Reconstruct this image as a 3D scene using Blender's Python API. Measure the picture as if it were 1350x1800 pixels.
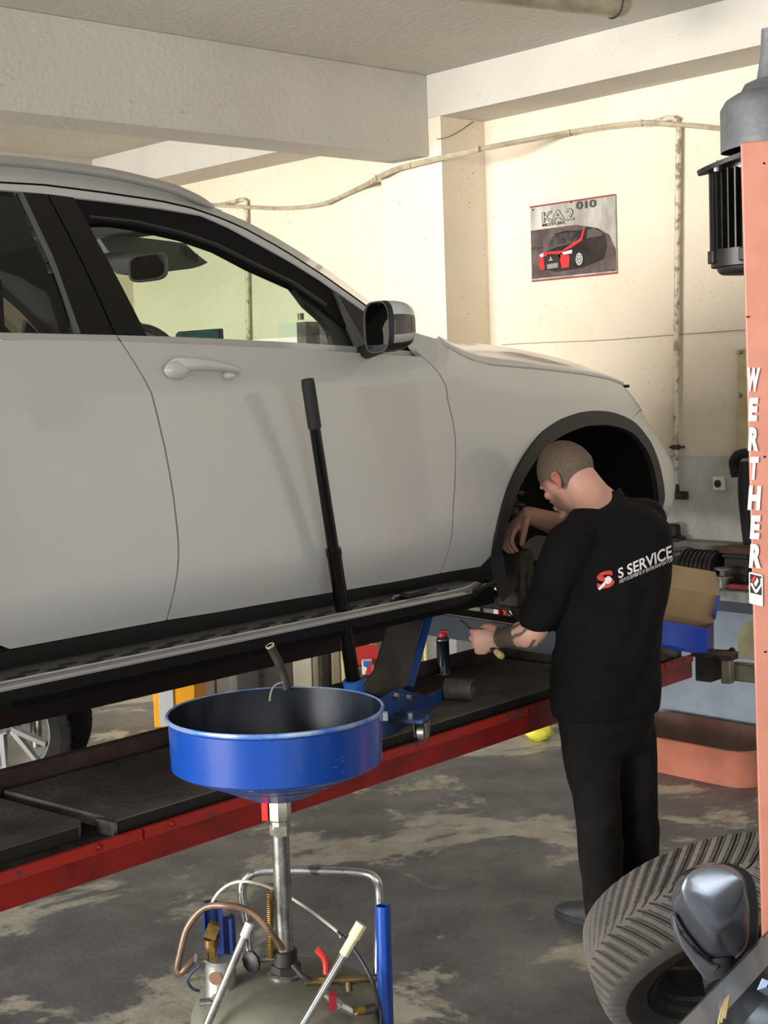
import bpy, bmesh, math, random
import numpy as np
from mathutils import Vector, Matrix
from mathutils.bvhtree import BVHTree
random.seed(7)
rng = np.random.default_rng(7)
sc = bpy.context.scene
for o in list(bpy.data.objects): bpy.data.objects.remove(o)
col = sc.collection
# ------------------------------------------------------------------ camera, light, exposure
V = lambda *a: Vector(a)
CAM_H = 1.76; FPX = 2600.0
PITCH, ROLL, YAW = math.radians(4.94), math.radians(1.97), math.radians(47.35)
UP = V(0, 0, 1)
HD = V(math.cos(YAW), math.sin(YAW), 0)
RT = V(math.sin(YAW), -math.cos(YAW), 0)
CF = HD * math.cos(PITCH) - UP * math.sin(PITCH)
_U = HD * math.sin(PITCH) + UP * math.cos(PITCH)
CX = RT * math.cos(ROLL) - _U * math.sin(ROLL)
CU = RT * math.sin(ROLL) + _U * math.cos(ROLL)
CC = V(0, 0, CAM_H)
cam = bpy.data.cameras.new('camera'); camo = bpy.data.objects.new('camera', cam); col.objects.link(camo)
camo.matrix_world = Matrix(((CX.x, CU.x, -CF.x, CC.x), (CX.y, CU.y, -CF.y, CC.y), (CX.z, CU.z, -CF.z, CC.z), (0, 0, 0, 1)))
cam.sensor_fit = 'VERTICAL'; cam.sensor_height = 24.0; cam.lens = 24.0 * FPX / 1800.0
cam.clip_start = 0.05; cam.clip_end = 200
sc.camera = camo

world = bpy.data.worlds.new('world'); sc.world = world; world.use_nodes = True
wn = world.node_tree.nodes; wl = world.node_tree.links
bg = wn['Background']
SKY = 1.6
tc = wn.new('ShaderNodeTexCoord'); sx = wn.new('ShaderNodeSeparateXYZ'); cr = wn.new('ShaderNodeValToRGB')
wl.new(tc.outputs['Generated'], sx.inputs[0]); wl.new(sx.outputs['Z'], cr.inputs[0]); wl.new(cr.outputs[0], bg.inputs[0])
cr.color_ramp.elements[0].position = 0.0; cr.color_ramp.elements[0].color = (0.90, 0.93, 1.0, 1)
cr.color_ramp.elements[1].position = 0.7; cr.color_ramp.elements[1].color = (0.55, 0.72, 1.0, 1)
bg.inputs['Strength'].default_value = SKY

def area(name, loc, target, sx_, sy_, power, color):
    l = bpy.data.lights.new(name, 'AREA'); l.shape = 'RECTANGLE'; l.size = sx_; l.size_y = sy_
    l.energy = power; l.color = color
    o = bpy.data.objects.new(name, l); col.objects.link(o); o.location = loc
    o.rotation_euler = (Vector(target) - Vector(loc)).to_track_quat('-Z', 'Y').to_euler()
    return o
# daylight through the open garage fronts (behind the camera and far left), warm bounce from the sunlit yard
area('front_daylight', (-0.8, -4.6, 1.9), (4.2, 3.2, 1.0), 8.0, 3.0, 190, (0.96, 0.98, 1.0))
sl = area('side_daylight', (-6.6, 5.0, 1.9), (6.2, 4.3, 1.85), 7.0, 2.8, 545, (1.0, 0.965, 0.91)); sl.data.spread = math.radians(80)
sun = bpy.data.lights.new('sun', 'SUN'); sun.energy = 3.0; sun.angle = math.radians(1.0); sun.color = (1.0, 0.93, 0.82)
suno = bpy.data.objects.new('sun', sun); col.objects.link(suno); suno.rotation_euler = (math.radians(28), math.radians(12), 0); suno.location = (0, -8, 9)

sc.view_settings.view_transform = 'Standard'; sc.view_settings.look = 'None'
sc.view_settings.gamma = 1.0; sc.view_settings.use_curve_mapping = False
sc.view_settings.exposure = 0.08
sc.cycles.max_bounces = 8; sc.cycles.diffuse_bounces = 5; sc.cycles.glossy_bounces = 4
sc.cycles.transparent_max_bounces = 16; sc.cycles.caustics_reflective = False; sc.cycles.caustics_refractive = False
sc.cycles.sample_clamp_indirect = 6.0

# ------------------------------------------------------------------ measuring helpers (1350 x 1800 frame)
def ray(x, y): return CF + CX * ((x - 675) / FPX) - CU * ((y - 900) / FPX)
def on(x, y, nrm, c):
    d = ray(x, y); nrm = Vector(nrm); return CC + d * ((c - nrm.dot(CC)) / nrm.dot(d))
def onz(x, y, z): return on(x, y, (0, 0, 1), z)
def onx(x, y, X): return on(x, y, (1, 0, 0), X)
def dep(x, y, t): return CC + ray(x, y) * t
TH = math.radians(5.95)
ER = V(math.cos(TH), math.sin(TH), 0)      # along the lift and the car, towards its nose
EM = V(math.sin(TH), -math.cos(TH), 0)     # across, towards the camera side
def RF(s, m, z): return ER * s + EM * m + UP * z
def sm(P): return (P.dot(ER), P.dot(EM), P.z)
def onm(x, y, m): return on(x, y, EM, m)

# ------------------------------------------------------------------ materials
def lin(c):
    if isinstance(c, str):
        c = tuple(int(c[i:i + 2], 16) for i in (0, 2, 4))
    c = [v / 255.0 for v in c]
    return tuple((v / 12.92 if v <= 0.04045 else ((v + 0.055) / 1.055) ** 2.4) for v in c) + (1.0,)
MATS = {}
def mat(name, color, rough=0.5, metal=0.0, color2=None, nscale=8.0, nlo=0.4, nhi=0.65, bump=0.0, bscale=60.0, coat=0.0, spec=0.5, detail=6.0, stretch=None, rough2=None, sheen=0.0):
    if name in MATS: return MATS[name]
    m = bpy.data.materials.new(name); m.use_nodes = True; nt = m.node_tree; N = nt.nodes; L = nt.links
    b = N['Principled BSDF']
    b.inputs['Base Color'].default_value = lin(color); b.inputs['Roughness'].default_value = rough; b.inputs['Metallic'].default_value = metal
    b.inputs['Coat Weight'].default_value = coat; b.inputs['Coat Roughness'].default_value = 0.03
    b.inputs['Specular IOR Level'].default_value = spec
    if sheen: b.inputs['Sheen Weight'].default_value = sheen
    tcn = N.new('ShaderNodeTexCoord'); src = tcn.outputs['Object']
    if stretch:
        mp = N.new('ShaderNodeMapping'); mp.inputs['Scale'].default_value = stretch; L.new(src, mp.inputs[0]); src = mp.outputs[0]
    if color2 is not None:
        n = N.new('ShaderNodeTexNoise'); n.inputs['Scale'].default_value = nscale; n.inputs['Detail'].default_value = detail; n.inputs['Roughness'].default_value = 0.62
        L.new(src, n.inputs['Vector'])
        r = N.new('ShaderNodeValToRGB'); r.color_ramp.elements[0].position = nlo; r.color_ramp.elements[1].position = nhi
        r.color_ramp.elements[0].color = lin(color); r.color_ramp.elements[1].color = lin(color2)
        L.new(n.outputs[0], r.inputs[0]); L.new(r.outputs[0], b.inputs['Base Color'])
        if rough2 is not None:
            mr = N.new('ShaderNodeMapRange'); mr.inputs['From Min'].default_value = nlo; mr.inputs['From Max'].default_value = nhi
            mr.inputs['To Min'].default_value = rough; mr.inputs['To Max'].default_value = rough2
            L.new(n.outputs[0], mr.inputs[0]); L.new(mr.outputs[0], b.inputs['Roughness'])
    if bump:
        n2 = N.new('ShaderNodeTexNoise'); n2.inputs['Scale'].default_value = bscale; n2.inputs['Detail'].default_value = 5
        L.new(src, n2.inputs['Vector'])
        bp = N.new('ShaderNodeBump'); bp.inputs['Strength'].default_value = bump; bp.inputs['Distance'].default_value = 0.01
        L.new(n2.outputs[0], bp.inputs['Height']); L.new(bp.outputs[0], b.inputs['Normal'])
    MATS[name] = m
    return m
def glassmat(name, tint, refl=0.08, rough=0.02):
    if name in MATS: return MATS[name]
    m = bpy.data.materials.new(name); m.use_nodes = True; N = m.node_tree.nodes; L = m.node_tree.links
    N.remove(N['Principled BSDF']); out = N['Material Output']
    t = N.new('ShaderNodeBsdfTransparent'); t.inputs[0].default_value = tuple(tint) + (1,)
    g = N.new('ShaderNodeBsdfGlossy'); g.inputs['Roughness'].default_value = rough
    fr = N.new('ShaderNodeFresnel'); fr.inputs['IOR'].default_value = 1.45
    mx = N.new('ShaderNodeMixShader'); ml = N.new('ShaderNodeMath'); ml.operation = 'MULTIPLY'; ml.inputs[1].default_value = refl / 0.08
    L.new(fr.outputs[0], ml.inputs[0]); L.new(ml.outputs[0], mx.inputs[0]); L.new(t.outputs[0], mx.inputs[1]); L.new(g.outputs[0], mx.inputs[2]); L.new(mx.outputs[0], out.inputs[0])
    MATS[name] = m
    return m

M_WHITE = mat('white_car_paint', 'bfc0bc', 0.28, 0.0, coat=0.55)
M_BLACKP = mat('black_textured_plastic', '1b1c1c', 0.55)
M_BLACKG = mat('black_gloss_trim', '080808', 0.1, spec=0.35)
M_BLACKM = mat('black_matt_cavity', '0a0a0a', 0.9, spec=0.15)
M_RUBBER = mat('black_rubber', '17171a', 0.7)
M_SILVER = mat('satin_silver_trim', 'b9b7b4', 0.35, 0.6)
M_CHROME = mat('chrome', 'd6d6d6', 0.12, 1.0)
M_STEEL = mat('worn_steel', '9c9c98', 0.34, 0.9, '6f6d68', 30, bump=0.05)
M_ZINC = mat('zinc_tube', 'b4b4b0', 0.3, 0.85, '83827e', 18)
M_DARKST = mat('dark_dirty_steel', '2b2927', 0.6, 0.5, '45403a', 14)
M_BRASS = mat('brass', 'a98a4a', 0.35, 0.9, '6f5a34', 30)
M_RED = mat('red_lift_paint', '96190f', 0.45, 0.0, '6e130c', 6, bump=0.06, bscale=25)
M_REDW = mat('worn_red_paint', 'a8241a', 0.5, 0.0, '4a3f38', 9, 0.56, 0.60, bump=0.1)
M_RUST = mat('rusty_brown_steel', '4e3a32', 0.7, 0.2, '2d2623', 12)
M_PAD = mat('black_rubber_deck', '4a4744', 0.72, 0.0, '7a7269', 4, 0.38, 0.72, bump=0.25, bscale=55)
M_BLUE = mat('blue_enamel', '0f4296', 0.28, 0.0, '0e3a8a', 4, coat=0.2)
M_BLUEJ = mat('dirty_blue_jack_paint', '1b4584', 0.4, 0.1, '1d2c4a', 9, 0.45, 0.7)
M_BOWLIN = mat('oily_bowl_inside', '141a24', 0.3, 0.2, '3c4653', 7, 0.45, 0.8, stretch=(1, 1, 0.35))
M_ORANGE = mat('salmon_red_post_paint', 'ab6f5c', 0.5, 0.0, 'a06552', 9, bump=0.05)
M_GREYCAP = mat('grey_motor_cowl', '63656a', 0.5, 0.1, '54565a', 14, bump=0.08, bscale=90)
M_PAPERW = mat('white_print', 'f4f2ee', 0.6)
M_BLACKPR = mat('black_print', '121213', 0.5)
M_REDPR = mat('red_print', 'c4242a', 0.45)

# ------------------------------------------------------------------ mesh builder
class MB:
    def __init__(s): s.v = []; s.f = []
    def add(s, vs, fs):
        k = len(s.v); s.v += [Vector(p) for p in vs]; s.f += [tuple(i + k for i in f) for f in fs]; return s
    def quad(s, a, b, c, d): return s.add([a, b, c, d], [(0, 1, 2, 3)])
    def box(s, c, size, X=V(1, 0, 0), Y=V(0, 1, 0), Z=V(0, 0, 1)):
        c = Vector(c); hx, hy, hz = size[0] / 2, size[1] / 2, size[2] / 2
        vs = [c + X * (hx * i) + Y * (hy * j) + Z * (hz * k) for i in (-1, 1) for j in (-1, 1) for k in (-1, 1)]
        fs = [(0, 1, 3, 2), (4, 6, 7, 5), (0, 4, 5, 1), (2, 3, 7, 6), (0, 2, 6, 4), (1, 5, 7, 3)]
        if X.cross(Y).dot(Z) < 0: fs = [f[::-1] for f in fs]
        return s.add(vs, fs)
    def prism(s, pts, ext):
        ext = Vector(ext); n = len(pts); pts = [Vector(p) for p in pts]
        nn = V(0, 0, 0)
        for i in range(n):
            a, b = pts[i], pts[(i + 1) % n]; nn += (a - pts[0]).cross(b - pts[0])
        if nn.dot(ext) > 0: pts = pts[::-1]
        vs = pts + [p + ext for p in pts]
        fs = [tuple(range(n)), tuple(range(2 * n - 1, n - 1, -1))] + [((i + 1) % n, i, i + n, (i + 1) % n + n) for i in range(n)]
        return s.add(vs, fs)
    def loft(s, rings, cap0=True, cap1=True, closed=True):
        n = len(rings[0]); vs = [p for r in rings for p in r]; fs = []
        m = n if closed else n - 1
        for i in range(len(rings) - 1):
            for j in range(m):
                a = i * n + j; b = i * n + (j + 1) % n
                fs.append((a, b, b + n, a + n))
        if cap0 and closed: fs.append(tuple(range(n - 1, -1, -1)))
        if cap1 and closed: fs.append(tuple(range((len(rings) - 1) * n, len(rings) * n)))
        return s.add(vs, fs)
    def cyl(s, p0, p1, r0, r1=None, seg=24, cap0=True, cap1=True):
        p0, p1 = Vector(p0), Vector(p1); r1 = r0 if r1 is None else r1
        a, b = frame((p1 - p0).normalized())
        R = [[p + (a * math.cos(t) + b * math.sin(t)) * r for t in [2 * math.pi * k / seg for k in range(seg)]] for p, r in ((p0, r0), (p1, r1))]
        return s.loft(R, cap0, cap1)
    def tube(s, pts, r, seg=10, smooth=6, caps=True):
        P = catmull([Vector(p) for p in pts], smooth) if smooth > 1 and len(pts) > 2 else [Vector(p) for p in pts]
        n = len(P); rr = r if callable(r) else (lambda u: r)
        T = [(P[min(i + 1, n - 1)] - P[max(i - 1, 0)]).normalized() for i in range(n)]
        a, b = frame(T[0]); R = []
        for i in range(n):
            a = (a - T[i] * a.dot(T[i])).normalized(); b = T[i].cross(a)
            q = rr(i / (n - 1))
            R.append([P[i] + (a * math.cos(t) + b * math.sin(t)) * q for t in [2 * math.pi * k / seg for k in range(seg)]])
        return s.loft(R, caps, caps)
    def lathe(s, c, axis, prof, seg=48, close=False, a0=None):
        c = Vector(c); axis = Vector(axis).normalized(); a, b = frame(axis)
        if a0 is not None: a = (Vector(a0) - axis * axis.dot(Vector(a0))).normalized(); b = axis.cross(a)
        R = [[c + axis * h + (a * math.cos(t) + b * math.sin(t)) * max(r, 1e-4) for t in [2 * math.pi * k / seg for k in range(seg)]] for r, h in prof]
        if close: R = R + [R[0]]
        k = len(s.v); s.loft(R, False, False)
        return s
    def ball(s, c, r, X=V(1, 0, 0), Y=V(0, 1, 0), Z=V(0, 0, 1), seg=20, rings=12):
        if not hasattr(r, '__len__'): r = (r, r, r)
        c = Vector(c); R = []
        for i in range(1, rings):
            ph = math.pi * i / rings
            R.append([c + X * (r[0] * math.sin(ph) * math.cos(t)) + Y * (r[1] * math.sin(ph) * math.sin(t)) - Z * (r[2] * math.cos(ph)) for t in [2 * math.pi * k / seg for k in range(seg)]])
        return s.loft(R, True, True)
    def build(s, name, m, parent=None, sharp=35, smooth=True, label=None, weld=False, bevel=0.0, recalc=False):
        off = V(0, 0, 0)
        p = parent
        while p is not None: off += p.location; p = p.parent
        me = bpy.data.meshes.new(name); me.from_pydata([v - off for v in s.v], [], s.f)
        if weld or recalc:
            bm = bmesh.new(); bm.from_mesh(me); bmesh.ops.remove_doubles(bm, verts=bm.verts, dist=1e-5)
            bmesh.ops.recalc_face_normals(bm, faces=bm.faces); bm.to_mesh(me); bm.free()
        me.update()
        if smooth:
            me.shade_smooth(); me.set_sharp_from_angle(angle=math.radians(sharp))
        if m is not None: me.materials.append(m)
        o = bpy.data.objects.new(name, me); col.objects.link(o)
        if parent is not None: o.parent = parent
        if label: o['label'] = label
        if bevel:
            bv = o.modifiers.new('bevel', 'BEVEL'); bv.width = bevel; bv.segments = 2; bv.limit_method = 'ANGLE'; bv.angle_limit = math.radians(40)
            bv.harden_normals = False
        return o
def frame(ax):
    ax = Vector(ax).normalized(); h = UP if abs(ax.z) < 0.9 else V(1, 0, 0)
    a = ax.cross(h).normalized(); return a, ax.cross(a).normalized()
def catmull(P, k):
    out = []; n = len(P)
    for i in range(n - 1):
        p0 = P[max(i - 1, 0)]; p1 = P[i]; p2 = P[i + 1]; p3 = P[min(i + 2, n - 1)]
        for j in range(k):
            t = j / k
            out.append(0.5 * ((2 * p1) + (p2 - p0) * t + (2 * p0 - 5 * p1 + 4 * p2 - p3) * t * t + (3 * p1 - p0 - 3 * p2 + p3) * t ** 3))
    out.append(P[-1]); return out
def tag(o, label, cat, group=None):
    o['label'] = label; o['category'] = cat
    if group: o['group'] = group
    return o
def thing(name, label, cat, loc=(0, 0, 0), group=None):
    o = bpy.data.objects.new(name, None); col.objects.link(o); o.location = loc; o.empty_display_size = 0.1
    return tag(o, label, cat, group)
def struct(name, mb, m, **k):
    o = mb.build(name, m, None, **k); o['kind'] = 'structure'; return o
def text2d(s, size=1.0, bold=0.0, shear=0.0, spacing=1.0):
    c = bpy.data.curves.new('lettering', 'FONT'); c.body = s; c.size = size; c.offset = bold; c.shear = shear; c.space_character = spacing; c.resolution_u = 4
    o = bpy.data.objects.new('lettering', c); col.objects.link(o)
    dg = bpy.context.evaluated_depsgraph_get(); me = bpy.data.meshes.new_from_object(o.evaluated_get(dg))
    vs = [v.co.copy() for v in me.vertices]; fs = [tuple(p.vertices) for p in me.polygons]
    bpy.data.objects.remove(o); bpy.data.curves.remove(c); bpy.data.meshes.remove(me)
    return vs, fs
def put_text(mb, s, origin, X, Y, width=None, height=None, bold=0.0, shear=0.0, lift=V(0, 0, 0), spacing=1.0):
    """lettering laid on a plane: origin = lower left corner"""
    vs, fs = text2d(s, 1.0, bold, shear, spacing)
    x0 = min(v.x for v in vs); x1 = max(v.x for v in vs); y0 = min(v.y for v in vs); y1 = max(v.y for v in vs)
    kx = (width / (x1 - x0)) if width else None; ky = (height / (y1 - y0)) if height else None
    kx = kx or ky; ky = ky or kx
    mb.add([Vector(origin) + lift + X * ((v.x - x0) * kx) + Y * ((v.y - y0) * ky) for v in vs], fs); return mb
def freeze(o):
    """apply the object's modifiers to its mesh"""
    bpy.context.view_layer.update(); dg = bpy.context.evaluated_depsgraph_get()
    me = bpy.data.meshes.new_from_object(o.evaluated_get(dg)); old = o.data; ms = [m for m in old.materials]
    o.modifiers.clear(); o.data = me; bpy.data.meshes.remove(old)
    if not me.materials:
        for m in ms: me.materials.append(m)
    me.shade_smooth(); return o
# ------------------------------------------------------------------ the building
WX, BX, CEIL, BACK = 6.2, 5.85, 3.44, 9.4      # right wall, face of its beam, ceiling, far wall
def plastermat(name, c1, c2, dado=None, dz=1.348):
    m = bpy.data.materials.new(name); m.use_nodes = True; N = m.node_tree.nodes; L = m.node_tree.links; b = N['Principled BSDF']
    b.inputs['Roughness'].default_value = 0.85; b.inputs['Specular IOR Level'].default_value = 0.25
    g = N.new('ShaderNodeNewGeometry')
    n1 = N.new('ShaderNodeTexNoise'); n1.inputs['Scale'].default_value = 1.3; n1.inputs['Detail'].default_value = 7; n1.inputs['Roughness'].default_value = 0.65; L.new(g.outputs['Position'], n1.inputs['Vector'])
    r1 = N.new('ShaderNodeValToRGB'); r1.color_ramp.elements[0].position = 0.35; r1.color_ramp.elements[1].position = 0.7
    r1.color_ramp.elements[0].color = lin(c1); r1.color_ramp.elements[1].color = lin(c2); L.new(n1.outputs[0], r1.inputs[0])
    # small dark specks and chips
    n2 = N.new('ShaderNodeTexNoise'); n2.inputs['Scale'].default_value = 55; n2.inputs['Detail'].default_value = 3; L.new(g.outputs['Position'], n2.inputs['Vector'])
    n3 = N.new('ShaderNodeTexNoise'); n3.inputs['Scale'].default_value = 4; L.new(g.outputs['Position'], n3.inputs['Vector'])
    ad = N.new('ShaderNodeMath'); ad.operation = 'MULTIPLY_ADD'; ad.inputs[1].default_value = 0.35; L.new(n3.outputs[0], ad.inputs[0]); L.new(n2.outputs[0], ad.inputs[2])
    r2 = N.new('ShaderNodeValToRGB'); r2.color_ramp.elements[0].position = 0.86; r2.color_ramp.elements[1].position = 0.94
    r2.color_ramp.elements[0].color = (0, 0, 0, 1); r2.color_ramp.elements[1].color = (1, 1, 1, 1); L.new(ad.outputs[0], r2.inputs[0])
    mx = N.new('ShaderNodeMix'); mx.data_type = 'RGBA'; mx.inputs['B'].default_value = lin('b0a798'); L.new(r2.outputs[0], mx.inputs['Factor']); L.new(r1.outputs[0], mx.inputs['A'])
    last = mx.outputs['Result']
    if dado:
        sp = N.new('ShaderNodeSeparateXYZ'); L.new(g.outputs['Position'], sp.inputs[0])
        lt = N.new('ShaderNodeMath'); lt.operation = 'LESS_THAN'; lt.inputs[1].default_value = dz; L.new(sp.outputs['Z'], lt.inputs[0])
        rd = N.new('ShaderNodeValToRGB'); rd.color_ramp.elements[0].position = 0.3; rd.color_ramp.elements[1].position = 0.72
        rd.color_ramp.elements[0].color = lin(dado[0]); rd.color_ramp.elements[1].color = lin(dado[1])
        n4 = N.new('ShaderNodeTexNoise'); n4.inputs['Scale'].default_value = 5; n4.inputs['Detail'].default_value = 8; n4.inputs['Roughness'].default_value = 0.7; L.new(g.outputs['Position'], n4.inputs['Vector']); L.new(n4.outputs[0], rd.inputs[0])
        m2 = N.new('ShaderNodeMix'); m2.data_type = 'RGBA'; L.new(lt.outputs[0], m2.inputs['Factor']); L.new(last, m2.inputs['A']); L.new(rd.outputs[0], m2.inputs['B']); last = m2.outputs['Result']
    L.new(last, b.inputs['Base Color'])
    nb = N.new('ShaderNodeTexNoise'); nb.inputs['Scale'].default_value = 28; nb.inputs['Detail'].default_value = 6; L.new(g.outputs['Position'], nb.inputs['Vector'])
    bp = N.new('ShaderNodeBump'); bp.inputs['Strength'].default_value = 0.22; bp.inputs['Distance'].default_value = 0.012; L.new(nb.outputs[0], bp.inputs['Height']); L.new(bp.outputs[0], b.inputs['Normal'])
    return m
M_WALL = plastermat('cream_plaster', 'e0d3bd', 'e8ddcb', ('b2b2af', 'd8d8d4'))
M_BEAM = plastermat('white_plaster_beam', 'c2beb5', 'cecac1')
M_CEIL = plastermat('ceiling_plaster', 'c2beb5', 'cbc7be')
def floormat():
    m = bpy.data.materials.new('worn_painted_concrete'); m.use_nodes = True; N = m.node_tree.nodes; L = m.node_tree.links; b = N['Principled BSDF']
    g = N.new('ShaderNodeNewGeometry')
    def noise(sc_, det, ro, dist=0.0):
        n = N.new('ShaderNodeTexNoise'); n.inputs['Scale'].default_value = sc_; n.inputs['Detail'].default_value = det; n.inputs['Roughness'].default_value = ro; n.inputs['Distortion'].default_value = dist
        L.new(g.outputs['Position'], n.inputs['Vector']); return n
    def ramp(src, p0, c0, p1, c1):
        r = N.new('ShaderNodeValToRGB'); r.color_ramp.elements[0].position = p0; r.color_ramp.elements[1].position = p1; r.color_ramp.elements[0].color = c0; r.color_ramp.elements[1].color = c1
        L.new(src, r.inputs[0]); return r
    base = ramp(noise(2.2, 8, 0.65).outputs[0], 0.3, lin('4f4f50'), 0.75, lin('858483'))
    worn = ramp(noise(1.35, 10, 0.68, 0.5).outputs[0], 0.535, (0, 0, 0, 1), 0.58, (1, 1, 1, 1))
    wcol = ramp(noise(9, 6, 0.6).outputs[0], 0.35, lin('a49f90'), 0.65, lin('c4bead'))
    mx = N.new('ShaderNodeMix'); mx.data_type = 'RGBA'; L.new(worn.outputs[0], mx.inputs['Factor']); L.new(base.outputs[0], mx.inputs['A']); L.new(wcol.outputs[0], mx.inputs['B'])
    L.new(mx.outputs['Result'], b.inputs['Base Color'])
    rr = ramp(noise(5, 6, 0.6).outputs[0], 0.3, (0.38, 0.38, 0.38, 1), 0.8, (0.7, 0.7, 0.7, 1)); L.new(rr.outputs[0], b.inputs['Roughness'])
    bp = N.new('ShaderNodeBump'); bp.inputs['Strength'].default_value = 0.15; bp.inputs['Distance'].default_value = 0.01
    L.new(noise(40, 5, 0.6).outputs[0], bp.inputs['Height']); L.new(bp.outputs[0], b.inputs['Normal'])
    return m
M_FLOOR = floormat()
X0, Y0 = -7.0, -5.0
struct('floor', MB().box((( X0 + WX) / 2, (Y0 + BACK) / 2, -0.1), (WX - X0 + .4, BACK - Y0 + .4, 0.2)), M_FLOOR)
struct('ground', MB().box((0, 0, -0.16), (70, 70, 0.1)), mat('sunlit_yard_concrete', 'b9b2a4', 0.8, 0, 'a59e90', 2))
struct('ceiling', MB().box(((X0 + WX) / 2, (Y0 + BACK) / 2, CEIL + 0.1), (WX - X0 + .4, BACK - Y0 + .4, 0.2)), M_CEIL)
struct('wall_right', MB().box((WX + 0.1, (Y0 + BACK) / 2, CEIL / 2), (0.2, BACK - Y0 + .4, CEIL)), M_WALL)
struct('wall_back', MB().box(((X0 + WX) / 2, BACK + 0.1, CEIL / 2), (WX - X0 + .4, 0.2, CEIL)), M_WALL)
# left side: piers with a wide opening; front side: corner piers only (open garage doors)
struct('wall_left', MB().box((X0 - 0.1, 8.7, CEIL / 2), (0.2, 1.8, CEIL)).box((X0 - .1, -3.0, CEIL / 2), (.2, 4.0, CEIL)).box((X0 - .1, 4, 3.2), (.2, 10, .5)), M_WALL)
struct('wall_front', MB().box((X0 + .6, Y0 - .1, CEIL / 2), (1.4, .2, CEIL)).box((WX - .3, Y0 - .1, CEIL / 2), (.8, .2, CEIL)).box((0, Y0 - .1, 3.2), (13, .2, .5)), M_WALL)
# beam along the right wall, its column, and the deep cross beam over the car
BZ = 3.206
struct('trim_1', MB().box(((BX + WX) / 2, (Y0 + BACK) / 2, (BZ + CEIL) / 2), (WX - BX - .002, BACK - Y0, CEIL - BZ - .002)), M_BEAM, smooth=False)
CY0, CY1 = 5.79, 6.28
struct('trim_2', MB().box(((BX + WX) / 2 + .002, (CY0 + CY1) / 2, BZ / 2), (WX - BX, CY1 - CY0, BZ)), M_WALL, smooth=False)
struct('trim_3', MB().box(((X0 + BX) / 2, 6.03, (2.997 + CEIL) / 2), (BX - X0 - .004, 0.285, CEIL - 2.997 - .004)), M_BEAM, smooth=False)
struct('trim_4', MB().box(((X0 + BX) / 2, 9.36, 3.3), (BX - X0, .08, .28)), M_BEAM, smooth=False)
# ---- pipes, cables and small things on the right wall
M_PIPE = mat('peeling_painted_pipe', 'cfc6b2', 0.55, 0.1, '8d8371', 22, 0.5, 0.58, stretch=(1, 1, 1))
M_CABLE = mat('cream_cable_sheath', 'bdb199', 0.6, 0, '9a9079', 10)
def wallp(x, y, d=0.03): return onx(x, y, WX - d)
t = thing('wall_pipe', 'peeling vertical steel pipe on the right wall beside the poster', 'pipe', wallp(1187, 860))
MB().tube([wallp(1193, 222), wallp(1191, 400), wallp(1189, 600), wallp(1187, 850)], 0.0145, 12, 5).build('pipe', M_PIPE, t)
q = wallp(1188, 786); MB().cyl(q - UP * .012, q + UP * .012, 0.022).box(q + V(.01, .0, 0), (.03, .075, .012)).build('pipe_clamp', M_RUST, t)
q = wallp(1188, 862); MB().cyl(q - UP * .03, q + UP * .03, 0.02, 0.017).cyl(q + V(0, 0, -.01), q + V(-.03, -.05, -.03), .014).box(q + V(.01, -.03, -.025), (.03, .06, .04)).build('pipe_fitting', M_RUST, t, label='rusty end fitting')
MB().tube([wallp(1192, 212), wallp(1180, 207), wallp(1160, 212), wallp(1135, 219)], 0.0135, 10, 5).build('pipe_elbow', M_PIPE, t)
t = thing('wall_pipe', 'thin vertical pipe on the wall seen above and through the white car', 'pipe', wallp(437, 660))
MB().tube([wallp(432, 352), wallp(434, 450), wallp(437, 610), wallp(440, 700)], 0.015, 10, 4).build('pipe', M_PIPE, t)
MB().tube([wallp(433, 356), wallp(425, 351), wallp(405, 356), wallp(380, 361)], 0.013, 10, 5).build('pipe_elbow', M_PIPE, t)
cab = MB().tube([wallp(1300, 232, .05), wallp(1265, 226, .05), wallp(1190, 219, .05), wallp(1120, 216, .05), wallp(1000, 232, .05), onx(840, 262, BX - .03), onx(760, 280, BX - .035), onx(700, 295, BX - .035), onx(664, 311, BX - .03), wallp(640, 325, .05), wallp(570, 357, .05), wallp(500, 366, .05), wallp(430, 364, .05), wallp(330, 358, .05)], 0.011, 8, 7)
cab.tube([wallp(1190, 222, .04), wallp(1120, 220, .04), wallp(1000, 236, .04), onx(840, 266, BX - .03), onx(760, 284, BX - .035), onx(700, 299, BX - .035), onx(664, 315, BX - .03), wallp(640, 329, .05), wallp(570, 360, .05)], 0.007, 6, 6)
co = cab.build('cable_run', M_CABLE); tag(co, 'sagging painted cable bundle strung along the wall above the poster', 'cable')
for i, (x, y) in enumerate([(662, 313), (722, 291), (842, 262), (1002, 233), (1128, 216)]):
    q = onx(x, y, BX - .035) if 660 < x < 900 else wallp(x, y, .05)
    MB().box(q, (.028, .012, .03)).build('cable_tie', M_CABLE, co)
tag(MB().tube([wallp(882, 606, .006), wallp(960, 602, .006), wallp(1060, 598, .006), wallp(1180, 589, .006), wallp(1310, 580, .006), wallp(1350, 578, .006)], 0.003, 6, 4).build('thin_cable', mat('grey_thin_cable', '9d978b', .7)), 'thin grey cable clipped across the wall below the poster', 'cable')
tag(MB().tube([onx(768, 245, BX - .006), onx(790, 240, BX - .004), on(812, 228, (0, 1, 0), CY0 - .006), on(832, 214, (0, 1, 0), CY0 - .006)], 0.0025, 6, 5).build('loose_wire', mat('dark_wire', '5d564d', .7)), 'short loose wire hanging in the corner of the column top', 'wire')
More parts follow.
